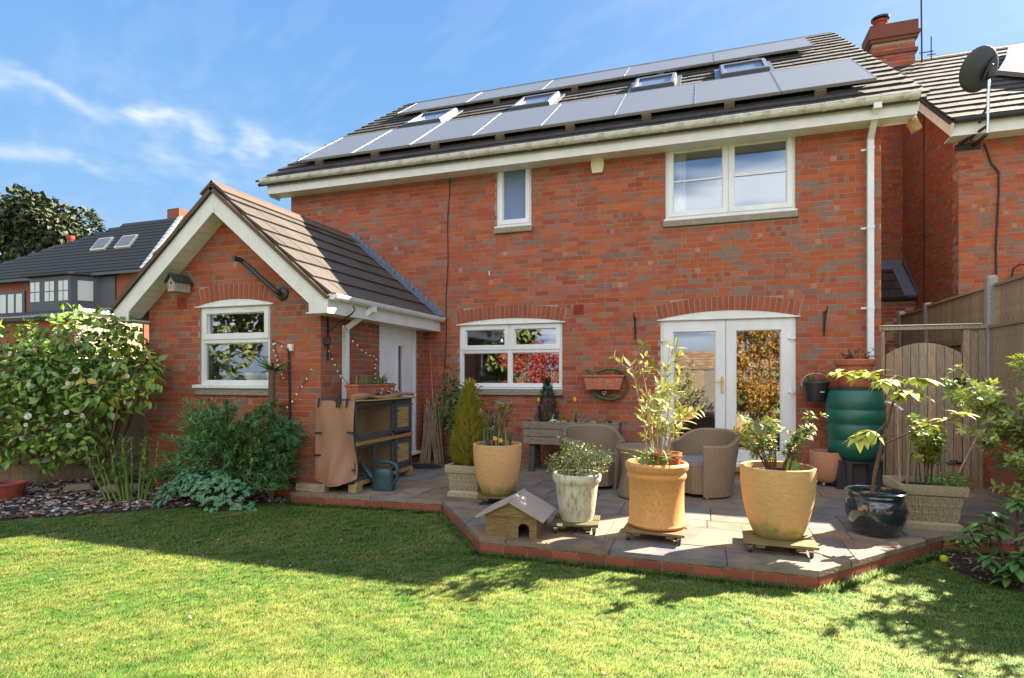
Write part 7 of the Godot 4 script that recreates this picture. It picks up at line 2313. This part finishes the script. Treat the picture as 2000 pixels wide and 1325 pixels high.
func bed_plants() -> void:
	# chips and stones on the left bed
	var cm := MB.new()
	cm.cbox(Vector3.ZERO, Vector3(0.05, 0.012, 0.028), 0.004)
	var cx := []; var cc := []
	for i in 5200:
		var x := rf(-9.5, -4.8); var z := rf(2.7, 5.4)
		if not Geometry2D.is_point_in_polygon(Vector2(x, z), bed_left): continue
		cx.append(Transform3D(Basis.from_euler(Vector3(rf(-0.4, 0.4), rf(0, TAU), rf(-0.4, 0.4))).scaled(Vector3.ONE * rf(0.5, 1.4)), Vector3(x, GROUND + 0.03 + rf(0, 0.012), z)))
		var k := rng.randf()
		var c := Color(0.10, 0.065, 0.06) if k < 0.45 else (Color(0.42, 0.37, 0.35) if k < 0.66 else (Color(0.32, 0.15, 0.07) if k < 0.90 else Color(0.72, 0.68, 0.64)))
		cc.append(c * rf(0.7, 1.2))
	tag(copies(self, "bark_chippings", cm.mesh(), M.chip, cx, cc), "loose bark and slate chippings on the left flower bed", "chippings")
	# camellia
	var t := thing("camellia_bush", "large glossy camellia bush with white blooms at the left edge", "shrub", Vector3(-7.75, GROUND, 3.1))
	var balls := []
	for p in [[-0.9, 1.75, 0.2, 0.50], [-0.4, 2.05, 0.0, 0.48], [0.1, 1.98, 0.0, 0.42], [0.5, 1.75, 0.1, 0.40], [0.85, 1.62, 0.25, 0.34], [-1.3, 1.6, 0.3, 0.5], [-0.5, 1.5, 0.35, 0.5], [0.15, 1.55, 0.35, 0.45], [-1.6, 1.95, 0.2, 0.45], [-1.0, 2.1, 0.1, 0.4], [0.0, 1.05, 0.35, 0.38], [-0.5, 0.95, 0.5, 0.36], [-1.05, 0.95, 0.55, 0.30], [-0.95, 0.62, 0.65, 0.26], [-1.6, 1.2, 0.4, 0.35], [0.45, 1.15, 0.4, 0.30], [-0.2, 0.7, 0.5, 0.22], [1.0, 1.35, 0.3, 0.22], [-2.0, 1.6, 0.4, 0.4], [-1.35, 0.75, 0.65, 0.2], [-0.1, 2.30, 0.0, 0.20], [0.30, 2.20, 0.0, 0.16], [-0.7, 2.36, 0.0, 0.22], [1.18, 1.55, 0.3, 0.14], [-0.75, 0.72, 0.6, 0.26], [-0.3, 0.52, 0.55, 0.24], [0.2, 0.72, 0.45, 0.26], [-1.75, 0.85, 0.6, 0.26], [-1.2, 1.25, 0.5, 0.36], [0.35, 1.35, 0.35, 0.34], [0.7, 1.72, 0.1, 0.26]]:
		balls.append([Vector3(p[0], p[1], p[2]), p[3] * 0.86])
	var b := MB.new()
	for i in 6:
		var a := rf(-0.5, 0.5)
		b.tube([Vector3(rf(-0.12, 0.12), 0, rf(-0.1, 0.1)), Vector3(a * 0.5, 0.6, 0.05), Vector3(a * 1.6, 1.3, rf(-0.1, 0.2)), Vector3(a * 2.6, 2.0, rf(-0.1, 0.2))], [0.035, 0.028, 0.018, 0.006], 7)
	for p in balls: b.tube([Vector3(p[0].x * 0.35, p[0].y * 0.55, 0.05), (p[0] * Vector3(0.75, 0.85, 0.8)), p[0]], [0.014, 0.009, 0.004], 5, false)
	b.tube([Vector3(0.72, 0.75, 0.5), Vector3(0.85, 0.95, 0.55), Vector3(0.88, 1.35, 0.5), Vector3(0.85, 1.6, 0.4)], [0.012, 0.011, 0.009, 0.006], 6)
	part(t, "branch", b, M.bark)
	var gc := [Color(0.13, 0.25, 0.03), Color(0.17, 0.31, 0.04), Color(0.24, 0.38, 0.05), Color(0.33, 0.43, 0.08), Color(0.09, 0.18, 0.03)]
	scatter(t, "leaves", balls, 4300, leaf_mesh(0.088, 0.052, 0.22, 0.25, Color.WHITE), M.leaf_gloss, gc, 0.6, 1.6, 0.25, variants(0.088, 0.052, 0.22, 0.25, gc + [Color(0.30, 0.40, 0.06), Color(0.55, 0.38, 0.06)]), 300, 0.5)
	for i in 26:
		var bl: Array = balls[rng.randi_range(0, 19)]
		var o := Vector3(rf(-0.5, 0.8), rf(-0.7, 0.5), 1.0).normalized()
		flower(t, bl[0] + o * bl[1] * 1.04, o, rf(0.6, 1.1))
	# sprawling yew-like shrub in front of the porch
	t = thing("spreading_conifer", "dark green spreading conifer shrub in front of the porch window", "shrub", Vector3(-5.65, GROUND, 3.2))
	var xfs := []; var tips := []
	var bb := MB.new()
	for i in 230:
		var a := rf(-0.4, PI + 0.4)
		var lay := rng.randf()
		var high := lerpf(0.40, 1.45, lay); var wide := lerpf(1.45, 0.75, lay) * rf(0.55, 1.0)
		var tip := Vector3(cos(a) * wide, high * rf(0.75, 1.0) - 0.12 * absf(cos(a)), sin(a) * wide * 0.42 - 0.15)
		if tip.x > 0.95: tip.x = rf(0.75, 0.95)
		var s := Vector3(tip.x * 0.25, tip.y * 0.55, tip.z * 0.3 - 0.05)
		var m := s.lerp(tip, 0.55) + Vector3(0, 0.10, 0)
		bb.tube([s, m, tip], [0.009, 0.006, 0.003], 4, false)
		for k in 34:
			var u := 0.15 + 0.85 * k / 33.0
			var p := s.lerp(m, u * 2.0) if u < 0.5 else m.lerp(tip, (u - 0.5) * 2.0)
			var d := (tip - s).normalized()
			var dd := (d * 0.7 + rv() * 0.6 + Vector3(0, -0.30, 0)).normalized()
			xfs.append(Transform3D(lbasis(dd, Vector3.UP + rv() * 0.3, rf(0.7, 1.25)), p + rv() * 0.012))
	for i in 5: bb.tube([Vector3(rf(-0.1, 0.1), 0, -0.05), Vector3(rf(-0.4, 0.4), 0.5, -0.05), Vector3(rf(-0.6, 0.6), 1.0, -0.1)], [0.03, 0.02, 0.008], 6)
	part(t, "branch", bb, M.bark)
	copies(t, "foliage", spray_mesh(0.078, 0.017, 9), M.needle, xfs, tones(xfs.size(), [Color(0.10, 0.28, 0.07), Color(0.15, 0.37, 0.09), Color(0.24, 0.48, 0.13), Color(0.07, 0.20, 0.06)]))
	# upright sprig beside the socket
	t = thing("cycad_plant", "palm-like evergreen with stiff arching fronds against the porch wall", "plant", Vector3(-5.1, GROUND, 3.0))
	b = MB.new()
	b.tube([Vector3.ZERO, Vector3(0.0, 1.0, 0), Vector3(0.02, 1.66, 0)], [0.04, 0.04, 0.045], 8)
	part(t, "trunk", b, M.bark)
	xfs = []
	for i in 18:
		var a := rf(0, TAU)
		xfs.append(Transform3D(lbasis(Vector3(cos(a), rf(-0.1, 0.9), sin(a)), Vector3.UP, rf(0.8, 1.15)), Vector3(0.02, 1.64, 0)))
	copies(t, "frond", spray_mesh(0.26, 0.045, 15), M.needle, xfs, tones(xfs.size(), [Color(0.09, 0.19, 0.04), Color(0.13, 0.26, 0.05)]))
	balls = []
	for i in 16: balls.append([Vector3(rf(-0.15, 0.42), rf(0.35, 1.22), rf(-0.05, 0.18)), rf(0.10, 0.17)])
	scatter(t, "climber", balls, 1500, spray_mesh(0.08, 0.03, 5), M.needle, [Color(0.05, 0.16, 0.05), Color(0.08, 0.22, 0.07), Color(0.12, 0.29, 0.08)], 0.7, 1.2, 0.3, [], 0, 0.3)
	# geranium mound
	t = thing("geranium_mound", "low blue-green leafy mound at the lawn edge", "plant", Vector3(-5.72, GROUND, 3.40))
	xfs = []
	for i in 820:
		var a := rf(0, TAU); var r := sqrt(rng.randf()) * (1.0 + 0.14 * sin(a * 3.0 + 0.5) + 0.08 * sin(a * 7.0))
		var p := Vector3(cos(a) * r * 0.72, (0.36 + 0.05 * sin(a * 4.0) + 0.04 * sin(r * 9.0 + a * 2.0)) * sqrt(maxf(0.0, 1.0 - r * r)) + 0.03 + rf(-0.05, 0.045), sin(a) * r * 0.34)
		var up := Vector3(p.x * 0.6, 0.55, p.z * 1.8 + 0.15).normalized()
		for k in 5:
			var g := TAU * k / 5.0 + a
			var sx := up.cross(Vector3(0.1, 0.2, 1)).normalized(); var sz := up.cross(sx)
			xfs.append(Transform3D(lbasis(sx * cos(g) + sz * sin(g) + up * 0.18, up + rv() * 0.35, rf(0.6, 1.25)), p))
	var bc := [Color(0.08, 0.24, 0.10), Color(0.12, 0.30, 0.13), Color(0.18, 0.36, 0.18)]
	leaves_out(t, "leaves", xfs, tones(xfs.size(), bc), leaf_mesh(0.042, 0.028, 0.15, 0.15, Color.WHITE, 2), M.leaf_soft, variants(0.042, 0.028, 0.15, 0.15, bc, 2), 200)
	b = MB.new()
	for i in 26: b.tube([Vector3(rf(-0.2, 0.2), 0, rf(-0.1, 0.1)), Vector3(rf(-0.55, 0.55), 0.25, rf(-0.2, 0.2))], 0.004, 4, false)
	part(t, "stem", b, M.green_stem)
	# euphorbia stems
	t = thing("euphorbia_clump", "clump of upright lime-green stems in front of the camellia", "plant", Vector3(-6.75, GROUND, 3.55))
	xfs = []
	for i in 24:
		var p := Vector3(rf(-0.30, 0.26), 0, rf(-0.12, 0.14)); var tip := p * 1.7 + Vector3(rf(-0.08, 0.08), rf(0.42, 0.80), rf(-0.05, 0.08))
		b = MB.new()
		b.col = Color.WHITE
		b.tube([p, p.lerp(tip, 0.5) + rv() * 0.015, tip], [0.011, 0.010, 0.006], 6)
		part(t, "stem", b, M.green_stem)
		for k in 30:
			var u := rf(0.5, 1.05)
			var o := rv()
			xfs.append(Transform3D(lbasis((o + Vector3(0, 0.2, 0)), Vector3.UP, rf(0.7, 1.2)), p.lerp(tip, u)))
	var ec := [Color(0.18, 0.27, 0.05), Color(0.28, 0.33, 0.07), Color(0.10, 0.19, 0.05)]
	leaves_out(t, "leaves", xfs, tones(xfs.size(), ec), leaf_mesh(0.09, 0.022, 0.2, 0.2, Color.WHITE), M.leaf_soft, variants(0.09, 0.022, 0.2, 0.2, ec), 150)
	# small red pot and stones at the left edge
	t = thing("flower_pot", "empty pinkish red plastic flowerpot on the left bed", "flowerpot", Vector3(-8.30, GROUND + 0.02, 3.95))
	pot_shape("pot", t, [Vector2(0.12, 0.0), Vector2(0.125, 0.01), Vector2(0.158, 0.17), Vector2(0.172, 0.175), Vector2(0.178, 0.205)], 0.014, 0.04, mat("pink_plastic", lin(0.42, 0.09, 0.06), 0.5, T.mott, Vector3.ONE))
	for s in [[-7.4, 3.15, 0.5, "flat mossy edging stone behind the lime-green stems"], [-8.0, 3.3, 0.34, "flat mossy edging stone beside the red flowerpot"]]:
		var sb := MB.new()
		sb.cbox(Vector3.ZERO, Vector3(s[2], 0.11, 0.22), 0.035)
		tag(part(self, numbered("edging_stone"), sb, M.sill_stone, Vector3(s[0], GROUND + 0.06, s[1]), Basis(Vector3.UP, 0.6)), s[3], "stone", "edging stones of the left bed")
	# plant label by the mound
	var pl := MB.new()
	pl.cbox(Vector3.ZERO, Vector3(0.10, 0.05, 0.03), 0.004)
	tag(part(self, "plant_label", pl, M.white_paint, Vector3(-5.22, GROUND + 0.045, 3.42), Basis(Vector3.UP, 0.4)), "small white plant label beside the blue-green mound", "label")
	# rhododendron bottom right
	t = thing("rhododendron", "dark glossy broad-leaved shrub at the lower right of the lawn", "shrub", Vector3(2.22, GROUND, 3.40))
	xfs = []
	var tops := [Vector3(-0.28, 0.38, 0.1), Vector3(-0.08, 0.52, 0.0), Vector3(0.10, 0.42, 0.12), Vector3(0.22, 0.55, 0.0), Vector3(0.36, 0.40, 0.1), Vector3(0.0, 0.28, 0.24), Vector3(0.22, 0.26, 0.26), Vector3(0.42, 0.30, 0.2), Vector3(-0.20, 0.24, 0.22), Vector3(0.10, 0.62, -0.08), Vector3(0.48, 0.5, 0.05), Vector3(-0.12, 0.40, -0.15)]
	for p in tops.duplicate(): tops.append(p * Vector3(0.9, 0.72, 1.0) + Vector3(rf(-0.12, 0.12), rf(-0.02, 0.06), rf(-0.08, 0.12)))
	for p in tops:
		b = MB.new()
		b.tube([Vector3(p.x * 0.3 + 0.05, 0, p.z * 0.3), Vector3(p.x * 0.7, p.y * 0.5, p.z * 0.6), p], [0.012, 0.009, 0.006], 6)
		part(t, "stem", b, M.bark)
		for k in 12:
			var a := TAU * k / 12.0 * 1.8 + rf(-0.3, 0.3)
			xfs.append(Transform3D(lbasis(Vector3(cos(a), rf(-0.35, 0.35), sin(a)), Vector3.UP, rf(0.75, 1.15)), p + Vector3(0, -rf(0, 0.08), 0)))
	var rc := [Color(0.08, 0.19, 0.05), Color(0.11, 0.25, 0.06), Color(0.17, 0.31, 0.08)]
	leaves_out(t, "leaves", xfs, tones(xfs.size(), rc), leaf_mesh(0.12, 0.058, 0.2, 0.25, Color.WHITE, 4), M.leaf_gloss, variants(0.12, 0.058, 0.2, 0.25, rc, 4), 300)

func flower(t: Node3D, p: Vector3, o: Vector3, s: float) -> void:
	var b := MB.new()
	b.col = Color(0.80, 0.76, 0.70)
	var sx := o.cross(Vector3(0.1, 1, 0.2)).normalized(); var sy := o.cross(sx)
	for r in [[0.048, 0.012, 7], [0.034, 0.024, 6], [0.018, 0.032, 4]]:
		for k in r[2]:
			var a: float = TAU * k / r[2] + r[0] * 40.0; var e: float = a + TAU / r[2] * 0.62; var f: float = a - TAU / r[2] * 0.62
			var tip: Vector3 = (sx * cos(a) + sy * sin(a)) * r[0] * s + o * r[1] * s
			var l: Vector3 = (sx * cos(f) + sy * sin(f)) * r[0] * 0.75 * s + o * (r[1] * 0.6) * s; var rr: Vector3 = (sx * cos(e) + sy * sin(e)) * r[0] * 0.75 * s + o * (r[1] * 0.6) * s
			b.q(p, p + l, p + tip, p + rr, o)
	part(t, "flower", b, M.petal)

func wall_plants() -> void:
	# shrub leaning over from the right
	var t := thing("overhanging_shrub", "loose shrub with bright new leaves leaning in from the right edge", "shrub", Vector3(3.05, GROUND, 2.0))
	var ends := []
	var b := MB.new()
	var o := Vector3(0.15, 0.2, 0.05)
	var tipsl := [[-0.62, 1.68, -0.1], [-0.20, 1.72, 0.0], [0.05, 1.85, 0.1], [-0.45, 1.42, 0.05], [-0.60, 1.28, 0.1], [-0.25, 1.40, 0.2], [0.0, 1.55, 0.15], [-0.10, 1.22, 0.25], [-0.35, 1.18, 0.25], [-0.52, 0.95, 0.2], [-0.30, 0.78, 0.3], [-0.48, 0.55, 0.3], [0.15, 1.95, 0.0], [0.20, 1.65, 0.2], [0.1, 1.35, 0.3], [-0.12, 1.05, 0.2], [0.25, 1.2, 0.2], [-0.75, 1.50, -0.15]]
	for p in tipsl:
		var e := Vector3(p[0], p[1], p[2])
		b = MB.new()
		var m := o.lerp(e, 0.5) + Vector3(0.12, 0.02, 0)
		b.tube([o + rv() * 0.03, m, e], [0.011, 0.007, 0.003], 6)
		for k in 6:
			var u := rf(0.45, 0.98)
			var s := m.lerp(e, (u - 0.5) * 2.0) if u > 0.5 else o.lerp(m, u * 2.0)
			var q := s + ((e - o).normalized() * 0.5 + rv() * 0.7 + Vector3(0, 0.1, 0)) * rf(0.10, 0.22)
			b.tube([s, q], [0.004, 0.002], 5)
			for w in 4: ends.append([s.lerp(q, 0.25 + 0.25 * w), (q - s).normalized()])
		for w in 4: ends.append([m.lerp(e, 0.4 + 0.2 * w), (e - m).normalized()])
		part(t, "stem", b, M.cane)
	for e in ends.duplicate(): ends.append([e[0] + rv() * 0.07, (e[1] + rv() * 0.6).normalized()])
	var xf := whorls(ends, 6, 0.8, 1.5, 1.0)
	var c := [Color(0.48, 0.56, 0.14), Color(0.38, 0.48, 0.11), Color(0.54, 0.56, 0.22), Color(0.24, 0.38, 0.08)]
	leaves_out(t, "leaves", xf, tones(xf.size(), c), leaf_mesh(0.058, 0.027, 0.2, 0.25, Color.WHITE, 2), M.leaf_soft, variants(0.058, 0.027, 0.2, 0.25, c, 2), 300)
	# houseplants on the porch window sill
	for i in 3:
		var p := thing("houseplant", ["white pot of arching fern, leftmost inside the porch window", "white pot of fern, middle one inside the porch window", "pale pot of leafy plant, rightmost inside the porch window"][i], "houseplant", Vector3(-6.22 + i * 0.36, 1.33, 2.50), 0.0, "houseplants inside the porch window")
		pot_shape("pot", p, [Vector2(0.065, 0.0), Vector2(0.09, 0.11), Vector2(0.095, 0.13)], 0.01, 0.02, M.white_paint)
		strap_leaves(p, Vector3(0, 0.11, 0), 0.03, 0.03, 26, 0.15, 0.34, [Color(0.08, 0.17, 0.05), Color(0.14, 0.22, 0.07)], 0.02, 1.2)
	# the shrub whose dappled shade lies on the lower right of the lawn
	t = thing("boundary_shrub", "tall leafy shrub just past the right edge, shading the lawn corner", "shrub", Vector3(3.1, GROUND, 3.0))
	ends = stems(t, Vector3.ZERO, 9, 2.5, 0.55, 0.014, M.cane, 9, 0.12, 0.55)
	for e in ends.duplicate(): ends.append([e[0] + rv() * 0.12, (e[1] + rv() * 0.5).normalized()])
	xf = whorls(ends, 6, 1.0, 1.7, 1.0)
	copies(t, "leaves", leaf_mesh(0.07, 0.034, 0.2, 0.25, Color.WHITE, 2), M.leaf_soft, xf, tones(xf.size(), c))
	# fallen petals and bits on the lawn
	var px := []; var pc := []
	for i in 150:
		var x := rf(-7.0, 2.0); var z := rf(3.2, 7.6)
		if Geometry2D.is_point_in_polygon(Vector2(x, z), patio): continue
		px.append(Transform3D(Basis.from_euler(Vector3(rf(-1.2, -0.6), rf(0, TAU), rf(-0.3, 0.3))).scaled(Vector3.ONE * rf(0.5, 1.1)), Vector3(x, GROUND + 0.025, z)))
		pc.append([Color(0.8, 0.76, 0.74), Color(0.45, 0.28, 0.12), Color(0.32, 0.2, 0.1), Color(0.75, 0.6, 0.6)][rng.randi_range(0, 3)])
	tag(copies(self, "fallen_petals", leaf_mesh(0.024, 0.016, 0.2, 0.3, Color.WHITE, 2), M.petal, px, pc), "scattered fallen petals and dry leaves on the lawn", "petals")
	# litter on the right bed
	px = []; pc = []
	for i in 700:
		var x := rf(1.9, 3.3); var z := rf(2.7, 4.6)
		if not Geometry2D.is_point_in_polygon(Vector2(x, z), bed_right): continue
		px.append(Transform3D(Basis.from_euler(Vector3(rf(-1.8, -1.2), rf(0, TAU), rf(-0.4, 0.4))).scaled(Vector3.ONE * rf(0.6, 1.5)), Vector3(x, GROUND + 0.03, z)))
		pc.append([Color(0.30, 0.18, 0.09), Color(0.16, 0.24, 0.06), Color(0.22, 0.13, 0.08), Color(0.42, 0.32, 0.2)][rng.randi_range(0, 3)])
	tag(copies(self, "leaf_litter", leaf_mesh(0.04, 0.02, 0.2, 0.4, Color.WHITE, 2), M.petal, px, pc), "dry leaf litter and seedlings on the right flower bed", "leaf litter")
